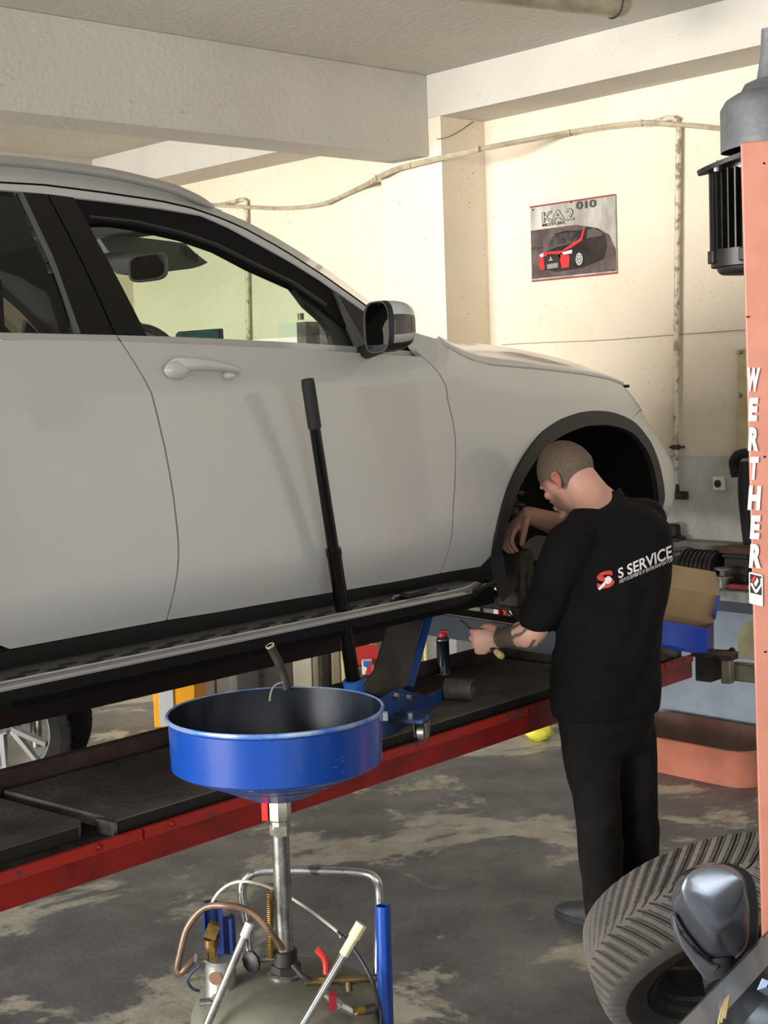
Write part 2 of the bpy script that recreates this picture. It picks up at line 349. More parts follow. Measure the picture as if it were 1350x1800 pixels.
# wall socket
q = wallp(1264, 850, .02)
t = thing('wall_socket', 'white square wall socket with black round inset above the workbench', 'socket', q)
MB().box(q, (.02, .062, .066)).build('cover_plate', M_PAPERW, t, bevel=.003)
MB().cyl(q, q + V(-.016, 0, 0), .019).build('socket_inset', M_BLACKP, t)
# strip board with bolts
p0, p1 = wallp(1301, 614, .02), wallp(1305, 806, .02)
t = thing('mounting_strip', 'yellowed vertical mounting board with bolts beside the salmon post', 'board', p1)
MB().box((p0 + p1) / 2 + V(0, -.07, 0), (.03, .16, p0.z - p1.z)).build('board', mat('yellowed_board', 'c9bd95', .7, 0, 'aa9d78', 9), t)
for y in (619, 695):
    q = wallp(1302, y, .035); MB().cyl(q, q + V(-.03, 0, 0), .011, seg=8).build('bolt', M_ZINC, t)
# poster -----------------------------------------------------------------
PX = WX - 0.012
pa, pb, pc, pd = onx(932, 363, PX), onx(1081, 340, PX), onx(1081.7, 480.5, PX), onx(933.4, 496, PX)
pw = abs(pb.y - pa.y); ph = pa.z - pd.z; py0 = pa.y; pz0 = pd.z
t = thing('poster', 'silver car poster with red edging pinned on the right wall', 'poster', (PX, (pa.y + pb.y) / 2, pz0))
M_POST = mat('silver_poster_print', 'a6a19a', 0.22, 0.25, 'd9d6d0', 7, 0.42, 0.66, bump=0.5, bscale=9, stretch=(1, 1, .35))
MB().box((PX + .003, py0 - pw / 2, pz0 + ph / 2), (.006, pw, ph)).build('sheet', M_POST, t)
def PQ(u, v, d=0.001): return V(PX - d, py0 - u * pw, pz0 + v * ph)      # u to the right, v up, 0..1
def pposter(name, pts, m, d): return MB().prism([PQ(u, v, d) for u, v in pts], V(.0008, 0, 0)).build(name, m, t, smooth=False)
for ez in (pz0 + ph - .004, pz0 + .004): MB().box((PX - .001, py0 - pw / 2, ez), (.006, pw, .008)).build('red_edging', mat('dark_red_edging', '8d2f2f', .5), t)
M_PDK = mat('poster_dark_print', '4a3f3f', .3, 0, '6b5b5a', 12); M_PBK = mat('poster_black_print', '221d1d', .25, .1, '3a3232', 9)
pposter('printed_background', [(0, .04), (1, .04), (1, .3), (.93, .5), (.8, .6), (.55, .68), (.0, .68)], M_PDK, .0015)
pposter('printed_car_body', [(.1, .17), (.3, .1), (.62, .12), (.86, .2), (.9, .35), (.88, .5), (.8, .6), (.68, .64), (.6, .6), (.52, .45), (.3, .42), (.13, .36)], M_PBK, .003)
pposter('printed_car_roof', [(.25, .47), (.5, .46), (.6, .6), (.44, .62), (.3, .6)], M_PBK, .004)
pposter('printed_windscreen', [(.22, .46), (.28, .58), (.5, .6), (.54, .58), (.5, .46)], mat('poster_glass_print', '2d2a2c', .2, 0, '57504f', 30), .0045)
pposter('printed_red_front', [(.1, .34), (.14, .375), (.38, .37), (.53, .46), (.6, .5), (.64, .63), (.66, .63), (.62, .47), (.5, .40), (.36, .34), (.37, .14), (.46, .145), (.47, .3), (.34, .33), (.2, .345), (.16, .14), (.1, .16)], M_REDPR, .005)
pposter('printed_red_bumper', [(.35, .28), (.47, .26), (.46, .15), (.37, .145)], M_REDPR, .0052)
pposter('printed_grille', [(.155, .32), (.335, .325), (.365, .15), (.17, .135)], M_BLACKPR, .006)
MB().prism([PQ(.2, .21, .007), PQ(.33, .22, .007), PQ(.33, .155, .007), PQ(.2, .15, .007)], V(.0008, 0, 0)).build('printed_plate', mat('poster_plate_print', '8f8a88', .4), t)
for u, v, w in ((.105, .345, .05), (.38, .345, .12)):
    pposter('printed_lamp', [(u, v), (u + w, v + .02), (u + w, v - .025), (u + .02, v - .03)], M_PAPERW, .0062)
em = MB()
for k in range(3):                                   # three small diamonds
    a = math.pi / 2 + k * 2 * math.pi / 3; c = (.245 + .013 * math.cos(a), .272 + .018 * math.sin(a))
    d1 = (math.cos(a), math.sin(a)); d2 = (-d1[1], d1[0])
    em.prism([PQ(c[0] + .012 * (d1[0] * i + .55 * d2[0] * j), c[1] + .016 * (d1[1] * i + .55 * d2[1] * j), .0068) for i, j in ((1, 0), (0, 1), (-1, 0), (0, -1))], V(.0006, 0, 0))
em.build('printed_emblem', M_PAPERW, t, smooth=False)
wb = MB(); wu, wv, wr = .585, .235, .055
for k in range(10):
    a = k * 2 * math.pi / 10; wb.prism([PQ(wu + .72 * wr * (math.cos(a + j * .16)) * q, wv + 1.45 * wr * math.sin(a + j * .16) * q, .0072) for q, j in ((.15, -1), (1, -.7), (1, .7), (.15, 1))], V(.0006, 0, 0))
ringo = [PQ(wu + .72 * wr * math.cos(a), wv + 1.45 * wr * math.sin(a), .0072) for a in [2 * math.pi * k / 28 for k in range(28)]]
ringi = [PQ(wu + .62 * wr * math.cos(a), wv + 1.25 * wr * math.sin(a), .0072) for a in [2 * math.pi * k / 28 for k in range(28)]]
wb.loft([ringo, ringi], False, False); wb.build('printed_wheel', M_PAPERW, t, smooth=False)
pposter('printed_side_window', [(.67, .49), (.69, .6), (.76, .61), (.84, .55), (.86, .5)], mat('poster_window_print', '5b5452', .2), .0046)
YM = V(0, -1, 0)
let = MB()
put_text(let, 'KA', PQ(.15, .76, .0064), YM, UP, width=.27 * pw, height=.14 * ph, bold=.03)
put_text(let, '2', PQ(.44, .75, .0064), YM, UP, width=.09 * pw, height=.15 * ph, bold=.03)
put_text(let, 'MOTORS', PQ(.15, .71, .0064), YM, UP, width=.27 * pw, height=.04 * ph, bold=.02)
put_text(let, '010', PQ(.56, .87, .0064), YM, UP, width=.23 * pw, height=.10 * ph, bold=.02)
put_text(let, 'KA2', PQ(.02, .42, .0064), YM, UP, width=.12 * pw, height=.04 * ph, bold=.02)
let.build('lettering', mat('poster_letter_print', '4c4a47', .3), t, smooth=False)
let = MB(); put_text(let, 'KA', PQ(.158, .768, .0072), YM, UP, width=.26 * pw, height=.125 * ph); put_text(let, '2', PQ(.447, .76, .0072), YM, UP, width=.08 * pw, height=.13 * ph)
let.build('lettering_highlight', mat('poster_letter_light', 'b8b4ac', .25, .2), t, smooth=False)
for u, v in ((.04, .95), (.5, .975), (.97, .05)):
    MB().cyl(PQ(u, v, .001), PQ(u, v, .008), .004, seg=10).build('pin', M_BLACKP, t)
# ceiling light: a grey fluorescent tube housing
a = dep(925, -30, 4.55); b = onz(1100, 12, 3.34)
b = onz(1102, 8, 3.33); a = b + (onz(960, -22, 3.36) - b).normalized() * 1.3; a.z = 3.33
t = thing('ceiling_light', 'grimy tubular ceiling light housing tied with black wire', 'light', b + UP * .1)
ax = (b - a).normalized()
MB().lathe(a, ax, [(.03, 0), (.055, .02), (.06, .06), (.06, 1.24), (.052, 1.28), (.035, 1.3), (.0, 1.303)], 28).build('housing', mat('grimy_translucent_tube', 'a39a85', .35, 0, '847a66', 8, stretch=(1, 1, 1)), t)
q = b - ax * .07; ra, rb = frame(ax)
MB().tube([q + (ra * math.cos(k) + rb * math.sin(k)) * .063 for k in [i * .33 for i in range(20)]], .003, 6, 2).build('tie_wire', M_BLACKP, t)
for u in (.25, 1.1): MB().box(a + ax * u + UP * .07, (.03, .03, .09)).build('mounting_bracket', M_DARKST, t)
# ------------------------------------------------------------------ the lift: two runways, cross beam
def runway(name_label, m_out, m_in, sgn, s0, s1, M_RED=M_RED, M_REDW=M_REDW):
    """m_out/m_in: the edges nearest/farthest from the camera; deck top at .72, rubber pads to .745"""
    t = thing('lift_runway', name_label, 'car lift', RF((s0 + s1) / 2, (m_out + m_in) / 2, .63))
    mc = (m_out + m_in) / 2; w = abs(m_out - m_in)
    MB().box(RF((s0 + s1) / 2, mc, .675), (s1 - s0, w, .08), ER, EM).build('deck', M_DARKST, t)
    # side channel: web + upper flange strip bolted on
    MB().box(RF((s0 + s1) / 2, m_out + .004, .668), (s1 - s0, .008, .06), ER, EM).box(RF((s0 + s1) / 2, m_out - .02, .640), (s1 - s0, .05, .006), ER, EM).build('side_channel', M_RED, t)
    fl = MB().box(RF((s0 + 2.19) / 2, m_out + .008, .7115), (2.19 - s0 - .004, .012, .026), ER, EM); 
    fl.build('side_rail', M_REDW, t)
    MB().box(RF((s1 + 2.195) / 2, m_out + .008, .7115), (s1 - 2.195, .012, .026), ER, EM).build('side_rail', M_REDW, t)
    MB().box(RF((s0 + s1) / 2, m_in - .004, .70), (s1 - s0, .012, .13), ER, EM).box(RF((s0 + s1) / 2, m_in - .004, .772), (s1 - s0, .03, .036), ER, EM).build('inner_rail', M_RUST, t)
    for s in (2.06, 2.28, 2.9, 3.75, 4.2, 4.6): MB().cyl(RF(s, m_out + .012, .714), RF(s, m_out + .022, .714), .009, .007, seg=10).build('bolt', M_RED, t)
    return t
RM0, RM1 = -2.745, -3.27
near = runway('red-sided near lift runway under the white car with black deck pads', RM0, RM1, 1, .6, 4.80)
# rubber deck pads on the near runway (their joint is at s = 2.14)
def pad(s0, s1, m0, m1, r0=.0, cut=True):
    pts = [(s0, m0), (s1, m0), (s1, m1), (s0, m1)]
    if r0: pts = [(s0, m0), (s1 - r0, m0), (s1, m0 - r0 * 1.2), (s1, m1), (s0, m1)]
    mb = MB(); mb.prism([RF(s, m, .716) for s, m in pts], UP * .031)
    return mb
pad(.62, 2.105, RM0 - .07, RM1 + .03, .035).build('deck_pad', M_PAD, near, bevel=.004)
pad(2.15, 4.28, RM0 - .03, RM1 + .03).build('deck_pad', M_PAD, near, bevel=.003)
for a_, b_, m_ in ((.62, 2.065, RM0 - .069), (2.15, 4.28, RM0 - .029)): MB().box(RF((a_ + b_) / 2, m_, .7305), (b_ - a_, .003, .0285), ER, EM).build('pad_edge', mat('black_pad_edge', '141413', .6), near)
pad(4.31, 4.795, RM0 - .03, RM1 + .03).build('deck_pad', mat('dusty_turntable_pad', '57524c', .7, .1, '3b3733', 9, bump=.2), near, bevel=.003)
MB().box(RF(2.132, RM0 - .05, .733), (.012, .07, .034), ER, EM).build('joint_plate', M_STEEL, near)
far = runway('rust-red far lift runway in the shade beneath the car', -4.27, -4.80, 1, .6, 5.3, mat('shaded_dirty_red', '2a1210', .7, .1, '14100f', 5), mat('shaded_dirty_rail', '1a1413', .7, .1, '2f1512', 7))  # shade under the car, and dirt, painted in as darker reds
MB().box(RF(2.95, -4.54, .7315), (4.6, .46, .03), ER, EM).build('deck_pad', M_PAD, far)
# square cross beam at the nose end and its column shoe
t = thing('lift_cross_beam', 'olive grey square steel cross beam at the runway end', 'car lift', RF(4.95, -2.6, .63))
MB().box(dep(1248, 1172, 5.28), (.10, .06, .09), ER, EM).build('end_block', mat('black_greasy_steel', '1f1e1b', .5, .4, '3a3526', 12), t)
M_OLIVE = mat('olive_grey_steel', '8f8a72', .5, .4, '6d6856', 8)
MB().box(dep(1279, 1180, 5.25), (.036, .036, .085), ER, EM).build('tube_end', M_OLIVE, t, bevel=.004)
q_ = dep(1279, 1178, 5.30) + EM * .86; MB().box(V(q_.x, q_.y, 1.1), (.16, .12, 2.2), ER, EM).build('column', M_ORANGE, t, bevel=.004)
MB().box(dep(1279, 1178, 5.30) + EM * .42, (.05, .80, .062), ER, EM).build('cross_tube', M_OLIVE, t, bevel=.004)
MB().box(dep(1262, 1150, 5.30), (.10, .16, .016), ER, EM).build('top_plate', M_RUST, t)
MB().prism([dep(x, y, 5.22) for x, y in ((1298, 1157), (1297, 1112), (1317, 1090), (1345, 1088), (1345, 1163))], ER * .012).build('gusset_plate', mat('khaki_plate', 'a29c78', .55, .2, '86805f', 9), t)
# dark blue cross beam between the runways, behind the jack
t = thing('lift_cross_beam', 'scuffed dark blue cross beam with dusty top behind the spray can', 'car lift', RF(5.0, -3.7, .8))
pA, pB = dep(752, 1077, 5.5), dep(1030, 1118, 5.05)
pA2 = dep(752, 1118, 5.5); d = (pB - pA).normalized(); side = UP.cross(d).normalized()
MB().prism([pA, pB, pB - UP * .085, pA - UP * .085], side * -.09 if side.dot(CC - pA) > 0 else side * .09).build('beam', mat('scuffed_blue_black', '2b333f', .45, .3, '727a84', 6, .58, .66), t)
q = side if side.dot(CC - pA) < 0 else -side
MB().prism([pA + UP * .002, pB + UP * .002, pB + q * .11 + UP * .002, pA + q * .11 + UP * .002], UP * .005).build('top_plate', mat('dusty_brown_top', '7a6d61', .8, .1, '5d534b', 9), t)
# pale cabinets against the wall, with red perforated strips fixed to them
M_PCAB = mat('pale_blue_cabinet', 'b9c3cc', .5, 0, 'a3adb6', 6)
CBX = 6.0
for k, (x0, x1, y0, lab) in enumerate([(755, 815, 1030, 'pale blue white wall cabinet behind the black spray can'), (866, 975, 1010, 'pale wall cabinet beyond the mechanic\'s bare forearm')]):
    a = onx(x0, 1100, CBX); b = onx(x1, 1100, CBX); zt = onx((x0 + x1) / 2, y0, CBX).z
    t = thing('wall_cabinet', lab, 'cabinet', V((CBX + WX) / 2, (a.y + b.y) / 2, 0))
    MB().box(((CBX + WX) / 2, (a.y + b.y) / 2, zt / 2 + .03), (WX - CBX - .01, abs(a.y - b.y), zt - .06)).build('body', M_PCAB, t, bevel=.008)
    MB().box(((CBX + WX) / 2, (a.y + b.y) / 2, .03), (WX - CBX - .06, abs(a.y - b.y) - .04, .06)).build('plinth', M_DARKST, t)
    MB().box((CBX - .003, (a.y + b.y) / 2 + .004, zt / 2 + .03), (.006, .004, zt - .12)).build('door_gap', M_DARKST, t)
for k, (x0, y0, y1, w, lab) in enumerate([(882, 1036, 1150, 16, 'red perforated steel strip nearest the mechanic, beyond the blue beam'), (822, 1038, 1150, 14, 'red perforated steel strip left of the cable loops beyond the blue beam')]):
    a = onx(x0, y0, CBX - .02); b = onx(x0 + 2, y1, CBX - .02); ww = .055 - .007 * k
    if k == 1: a.x = b.x = WX - .01
    t = thing('perforated_strip', lab, 'bracket', b)
    MB().box((a + b) / 2, (.012, ww, (a - b).length)).build('strip', mat('bright_red_strip', 'c8271f', .45), t)
    for v in (.12, .36, .62, .86):
        c = a.lerp(b, v) + V(-.006, 0, 0); MB().cyl(c, c + V(-.002, 0, 0), .016 if v in (.36, .86) else .009, seg=14).build('hole', M_BLACKM, t)
    MB().box((a + b) / 2 + V(.02, 0, -.02), (.04, .03, .03)).build('fixing', M_DARKST, t)
for k, (x, y, r, tt) in enumerate([(862, 1075, .035, 5.8), (905, 1062, .03, 5.8), (835, 1080, .03, 5.9)]):
    c = dep(x, y, tt); tag(MB().tube([c + RT * (r * math.cos(a) * 1.1) + UP * (r * 1.7 * math.sin(a)) + HD * .02 * math.sin(a * 2) for a in [i * .52 for i in range(0, 11)]], .004, 6, 3).build('loose_cable', M_BLACKP), ['thin black cable looped beyond the blue cross beam, middle loop', 'black cable loop beside the nearest red strip', 'black cable loop near the left red strip'][k], 'cable')

# ------------------------------------------------------------------ floor jack
JR, JF = RF(3.10, -2.715, 0), RF(3.68, -2.965, 0)
ja = (JF - JR).normalized(); jp = UP.cross(ja).normalized()                       # jp: to the far side
if jp.dot(EM) > 0: jp = -jp
JZ = .747
t = thing('floor_jack', 'dirty blue trolley jack on the near runway lifting the car sill', 'jack', JR + jp * .13 + UP * JZ)
JN = -jp; JC = JN.dot(JR + jp * .02)
prof = [(648, 1252), (667, 1232), (690.7, 1214.7), (707, 1210), (728, 1218.7), (755, 1222.7), (794.7, 1205), (800, 1218), (784, 1232), (736, 1257), (700, 1287), (666.7, 1300), (648, 1300)]
pp = [on(x, y, JN, JC) for x, y in prof]
for k in (0, 1):
    mb = MB(); mb.prism([p + jp * (.215 * k) for p in pp], jp * .012); mb.build('side_plate', M_BLUEJ, t, smooth=False, bevel=.002)
def jP(a, p, z): return JR + jp * p + ja * a + UP * (JZ + z)
MB().box(jP(.10, .13, .055), (.14, .2, .05), ja, jp).build('pump_block', M_BLUEJ, t, bevel=.004)
MB().cyl(jP(.52, .035, .03), jP(.52, .215, .03), .008).build('front_axle', M_STEEL, t)
for p in (-.045, .225): MB().lathe(jP(.575, p - .03, .035), jp, [(.0, .02), (.026, .02), (.028, .0), (.033, .0), (.035, .004), (.035, .088), (.033, .09), (.026, .09), (.0, .08)], 30).build('front_wheel', mat('dusty_iron_wheel', '6a635b', .6, .2, '4b453f', 14), t)
for q in ((716, 1226), (694, 1223)):
    c = on(q[0], q[1], JN, JC + .001); MB().cyl(c, c + JN * .012, .012, .010, seg=6).build('bolt', M_ZINC, t)
c = on(697, 1248, JN, JC)
# caster bracket at the rear
for sgn, p in ((1, -.03), (-1, .29)):
    MB().box(jP(.055, p, .062), (.12, .10, .012), ja, jp).build('caster_arm', mat('blue_caster_arm', '2b62b0', .35, 0, '1f2226', 14, .42, .55), t, bevel=.003)
    MB().cyl(jP(.035, p, .068), jP(.035, p, .08), .011, seg=6).build('caster_bolt', M_ZINC, t)
    fk = MB()
    for k in (-1, 1): fk.prism([jP(.01, p - .016 * 1 + k * .017 - sgn * .02, .055), jP(.06, p - .016 + k * .017 - sgn * .02, .055), jP(.05, p - .016 + k * .017 - sgn * .02, .012), jP(.025, p - .016 + k * .017 - sgn * .02, .01)], jp * .003)
    fk.build('caster_fork', M_ZINC, t)
    MB().lathe(jP(.035, p - .028 - sgn * .02, .0255), jp, [(.006, 0), (.02, 0), (.0245, .003), (.0245, .021), (.02, .024), (.006, .024)], 22).build('caster_wheel', M_ZINC, t)
# lift arm, saddle, cover plate
top = onm(735, 1070, -2.93); bot = onm(668, 1216, -2.84)
au = (top - bot).normalized()
an = au.cross(jp).normalized()
M_COVER = mat('greasy_black_cover', '2c2826', .65, .1, '4a443e', 7, bump=.15, bscale=30)
c0 = onm(688, 1084, -2.90); c1 = onm(744, 1088, -2.90); c2 = onm(716, 1205, -2.84); c3 = onm(671, 1226, -2.82); c4 = onm(636, 1212, -2.84); c5 = onm(660, 1176, -2.86)
nn = (c1 - c0).cross(c3 - c0).normalized(); nn = nn if nn.dot(CF) > 0 else -nn
MB().prism([c0, c1, c2, c3, c4, c5], nn * .008).build('arm_cover', M_COVER, t, label='greasy black cover plate over the lift arm')
for k, (xa, ya, xb, yb) in enumerate(((755, 1072, 717, 1212), (708, 1085, 668, 1205))):
    a = onm(xa, ya, -2.93 + .02 * k); b = onm(xb, yb, -2.85); dd = (a - b).normalized(); ss = dd.cross(CF).normalized()
    MB().box((a + b) / 2 + nn * (.03 if k else -.004), ((a - b).length, .024 - .008 * k, .04), dd, ss, dd.cross(ss)).build('lift_arm', M_BLUEJ if k == 0 else M_DARKST, t, bevel=.002)
sd = onm(722, 1072, -2.95)
MB().cyl(sd - UP * .035, sd + UP * .012, .04, .045).build('saddle', M_DARKST, t)
MB().box(sd + UP * .024, (.09, .09, .024), ja, jp).build('saddle_pad', M_RUBBER, t)
# handle in its socket
h0 = onm(622, 1204, -2.83); h1 = onm(543, 684, -2.79); hd_ = (h1 - h0).normalized()
MB().lathe(h0 - hd_ * .06, hd_, [(.0, 0), (.03, 0), (.027, .05), (.030, .058), (.030, .075), (.024, .078), (.0, .07)], 24).build('handle_socket', mat('blue_socket', '2d62ac', .35), t)
MB().cyl(h0 - hd_ * .02, h0 + hd_ * ((h1 - h0).length * .47), .0205).build('handle_lower_tube', M_BLACKG, t)
L_ = (h1 - h0).length
MB().cyl(h0 + hd_ * (L_ * .45), h0 + hd_ * (L_ * .475), .0222).cyl(h0 + hd_ * (L_ * .47), h0 + hd_ * (L_ * .9), .0165, .0155).build('handle_upper_tube', M_BLACKG, t)
MB().lathe(h0 + hd_ * (L_ * .875), hd_, [(.0, 0), (.0185, 0), (.0185, .12), (.017, .135), (.0, .137)], 20).build('handle_grip', M_RUBBER, t)

# spray can on the runway
c = onz(780, 1186, JZ)
t = thing('spray_can', 'black aerosol can with red cap standing on the runway', 'can', c)
u = .0232
MB().lathe(c, UP, [(.0, .003), (.020, 0), (u, .003), (u, .006), (u - .0008, .008), (u - .0008, .118), (u, .12), (u, .124), (.0185, .131), (.0135, .134), (.0, .134)], 32).build('can_body', mat('black_can_print', '1d2027', .25, .5, '34383f', 12), t)
MB().lathe(c + UP * .0015, UP, [(.0, 0), (u + .0006, .0), (u + .0006, .005), (.02, .006)], 32).lathe(c + UP * .121, UP, [(u - .002, 0), (u + .0008, .001), (u + .0008, .004), (.018, .011)], 32).build('rim', M_ZINC, t)
MB().lathe(c + UP * .131, UP, [(.0, 0), (.0145, 0), (.0155, .004), (.016, .014), (.013, .019), (.0, .021)], 24).box(c + UP * .15 + RT * .004, (.03, .016, .012), RT, HD).build('spray_cap', mat('red_cap', 'c43a36', .4), t)
lb = MB()
for k in range(9):
    a = -2.0 + k * .05; dirn = RT * math.cos(a) + HD * math.sin(a); tn = RT * -math.sin(a) + HD * math.cos(a)
    if k % 3 != 1: lb.prism([c + dirn * u + tn * s_ * (.0004 + .0003 * (k % 2)) + UP * z for s_, z in ((-1, .018), (1, .018), (1, .032), (-1, .032))], dirn * .0004)
lb.build('printed_code', mat('grey_print', '8c8c8c', .5), t)

# ------------------------------------------------------------------ clutter around the runway end
# open blue carton on the cross beam
k0 = onz(1243, 1153, .752)
ex = (-RT * .915 + HD * .40 + UP * .15).normalized(); ey = (RT * .40 + HD * .915); ey = (ey - ex * ey.dot(ex)).normalized()
bw, bd, bh = .25, .125, .097
M_CARD = mat('brown_cardboard', 'a58b68', .8, 0, '97805f', 7); M_CBLUE = mat('blue_carton_print', '2350c8', .4, 0, '2648b8', 3); M_CPUR = mat('purple_carton_print', '45266f', .4, 0, '3a2a7a', 4)
t = thing('cardboard_box', 'open blue cardboard box with brown inside on the runway end', 'box', k0)
lean = ey * .006
def KB(a, b, z): return k0 + ex * a + ey * b + UP * z + lean * (z / bh)
MB().prism([KB(0, 0, 0), KB(bw, 0, 0), KB(bw, 0, bh), KB(0, 0, bh)], ey * .004).build('front_panel', M_CBLUE, t)
MB().prism([KB(0, .004, 0), KB(0, bd, 0), KB(0, bd, bh), KB(0, .004, bh)], ex * .004).build('end_panel', M_CPUR, t)
MB().prism([KB(bw - .004, .004, 0), KB(bw - .004, bd, 0), KB(bw - .004, bd, bh), KB(bw - .004, .004, bh)], ex * .004).prism([KB(.004, bd - .004, 0), KB(bw - .004, bd - .004, 0), KB(bw - .004, bd - .004, bh), KB(.004, bd - .004, bh)], ey * .004).prism([KB(.004, .004, .0), KB(bw - .004, .004, .0), KB(bw - .004, bd, 0), KB(.004, bd, 0)], UP * .004).build('inner_walls', M_CARD, t)
# lid folded back, with its tuck flap and ears
lid = (ey * .80 + UP * .62).normalized()
def KL(a, l): return KB(a, bd, bh) + lid * l
MB().prism([KL(0, 0), KL(bw, 0), KL(bw, .14), KL(0, .14)], ey * .004).build('lid', M_CARD, t)
fl = (ey * .12 + UP * .95).normalized()
MB().prism([KL(-.005, .14), KL(bw, .14), KL(bw - .01, .14) + fl * .085, KL(.015, .14) + fl * .085], ey * .004).build('tuck_flap', M_CARD, t)
MB().prism([KL(0, .02), KL(0, .14), KL(0, .15) - ex * .0 + ey * -.035, KL(0, .05) - ey * .045], ex * -.004).build('lid_ear', M_CBLUE, t)
MB().prism([KL(bw, .01), KL(bw, .21), KL(bw, .2) - ey * .06, KL(bw, .04) - ey * .06], ex * .004).build('lid_ear', M_CARD, t)
tag(MB().tube([k0 - ex * .01 + ey * .03 + UP * .012, k0 - ex * .05 + ey * .05 + UP * .018, k0 - ex * .075 + ey * .06 + UP * .022], .005, 8, 3).ball(k0 - ex * .078 + ey * .062 + UP * .023, .012).build('ratchet', M_DARKST), 'dark ratchet handle lying beside the blue box', 'tool')
q = k0 + ex * .10 - ey * .05; q.z = .752
tag(MB().tube([q + UP * .012, q + ex * .05 + UP * .016, q + ex * .1 + UP * .014 - ey * .01], .013, 8, 4).build('oily_rag', mat('oily_rag', '4f4f43', .9, 0, '3a3a33', 20)), 'grey green oily rag under the front of the blue box', 'rag')

# workbench along the right wall
BF = 5.70; BT = .764
t = thing('workbench', 'blue grey steel workbench against the right wall', 'workbench', (BF + .25, 4.0, 0))
M_BENCH = mat('blue_grey_bench_paint', '8a95a3', .5, .1, '7c8794', 5, bump=.03)
yb0, yb1 = 2.6, 4.75
MB().box(((BF + WX) / 2 + .01, (yb0 + yb1) / 2, (BT - .10) / 2), (WX - BF - .03, yb1 - yb0, BT - .10)).build('cabinet', M_BENCH, t)
MB().box(((BF + WX) / 2, (yb0 + yb1) / 2, BT - .075), (WX - BF - .01, yb1 - yb0 + .02, .05)).build('dark_rail', mat('dark_slate_rail', '3d444d', .5, .2), t)
MB().box(((BF + WX) / 2 - .01, (yb0 + yb1) / 2, BT - .025), (WX - BF, yb1 - yb0 + .04, .05)).build('worktop', mat('galvanised_worktop', '9a9b99', .45, .5, '6a6a68', 7), t, bevel=.003)
tag(MB().box((WX - .06, 4.2, .88), (.10, 3.2, .09)).box((WX - .06, 4.2, .80), (.1, 3.2, .08)).build('ledge', mat('grey_concrete_ledge', '8b887f', .85, 0, '76736b', 9)), 'grey ledge along the wall behind the workbench clutter', 'ledge')['kind'] = 'structure'
def bench(x, y, d=.25): return onx(x, y, BF + d)
def bz(x, d=.25):
    q = onx(x, 1000, BF + d); q.z = BT; return q
M_BLKB = mat('oily_black_casting', '1c1c1c', .45, .3, '302f2d', 15); M_GREYC = mat('grey_cast_aluminium', '77756e', .45, .6, '55534d', 14)
q = bz(1235, .2)
t = thing('motor_unit', 'ribbed black motor on the bench behind the blue box', 'motor', q)
MB().cyl(q + UP * .075 + V(0, .10, 0), q + UP * .075 + V(0, -.09, 0), .07, seg=20).build('motor_body', M_BLKB, t)
mb = MB()
for i in range(7): mb.cyl(q + UP * .075 + V(0, .09 - .025 * i, 0), q + UP * .075 + V(0, .08 - .025 * i, 0), .078, seg=20)
mb.build('rib', M_BLKB, t)
MB().box(q + UP * .005, (.12, .16, .012)).build('foot', M_BLKB, t)
q = bz(1188, .12) + V(0, .05, 0); t = thing('car_battery', 'dark grey block with white end on the bench left of the motor', 'battery', q)
MB().box(q + UP * .06, (.12, .11, .12)).build('case', mat('dark_grey_case', '454749', .5), t, bevel=.004)
MB().box(q + UP * .10 + V(-.061, -.035, 0), (.004, .03, .04)).build('white_label', M_PAPERW, t)
q = bz(1270, .07); t = thing('piston_part', 'pale metal cylinder with flanges on the bench', 'car part', q)
MB().lathe(q, UP, [(.0, 0), (.03, 0), (.03, .045), (.045, .047), (.045, .055), (.015, .056), (.015, .082), (.04, .084), (.04, .092), (.0, .093)], 22).build('cylinder', M_GREYC, t)
q = bz(1312, .25); t = thing('black_crate', 'black plastic crate on the bench next to the salmon post', 'crate', q)
MB().box(q + UP * .065, (.18, .13, .13)).build('crate', M_BLKB, t, bevel=.006)
MB().box(q + UP * .136 + V(0, 0, 0), (.19, .14, .012)).build('crate_rim', M_BLKB, t)
q = bz(1312, .26); tag(MB().box(q + UP * .158, (.12, .22, .03)).build('wooden_board', mat('dark_red_wood', '5a3a2e', .7, 0, '46302a', 9)), 'dark reddish wooden board resting on the black crate', 'board')
hz = [bench(1170, 985, .3), bench(1200, 985, .3), bench(1235, 985, .32), bench(1265, 972, .34), bench(1290, 964, .36), bench(1325, 962, .36)]
tag(MB().tube(hz, .011, 8, 6).build('black_hose', M_RUBBER), 'thick black hose arching over the parts on the bench', 'hose')
q = bz(1182, .42); t = thing('bench_pump', 'grey pump with black stepped cap on the bench behind the mechanic', 'pump', q)
MB().box(q + UP * .08, (.07, .07, .16)).build('pump_body', M_GREYC, t, bevel=.004)
MB().lathe(q + UP * .155, UP, [(.0, 0), (.075, 0), (.07, .02), (.045, .03), (.045, .075), (.038, .085), (.0, .09)], 20).build('pump_cap', M_BLKB, t)
q = bz(1310, .05); tag(MB().box(q + UP * .014, (.03, .16, .02)).build('red_screwdriver', mat('dark_red_plastic', '8d1f24', .4)), 'dark red tool lying at the bench front edge', 'tool')
q = bz(1275, .06); tag(MB().cyl(q + UP * .009 + V(0, .12, 0), q + UP * .009 + V(0, -.08, 0), .008, seg=10).build('steel_rod', M_STEEL), 'bright steel rod lying along the bench front', 'rod')
q = bz(1255, .1); tag(MB().box(q + UP * .012, (.04, .1, .02)).build('brake_pad', M_DARKST), 'dark flat brake pad lying on the bench edge', 'car part')
q = bz(1318, .1); tag(MB().cyl(q + UP * .018, q + UP * .001, .05, seg=24).build('black_lid', M_BLKB), 'round flat black lid lying on the bench beside the post', 'tin')  # a loose black lid, drawn as a flat disc
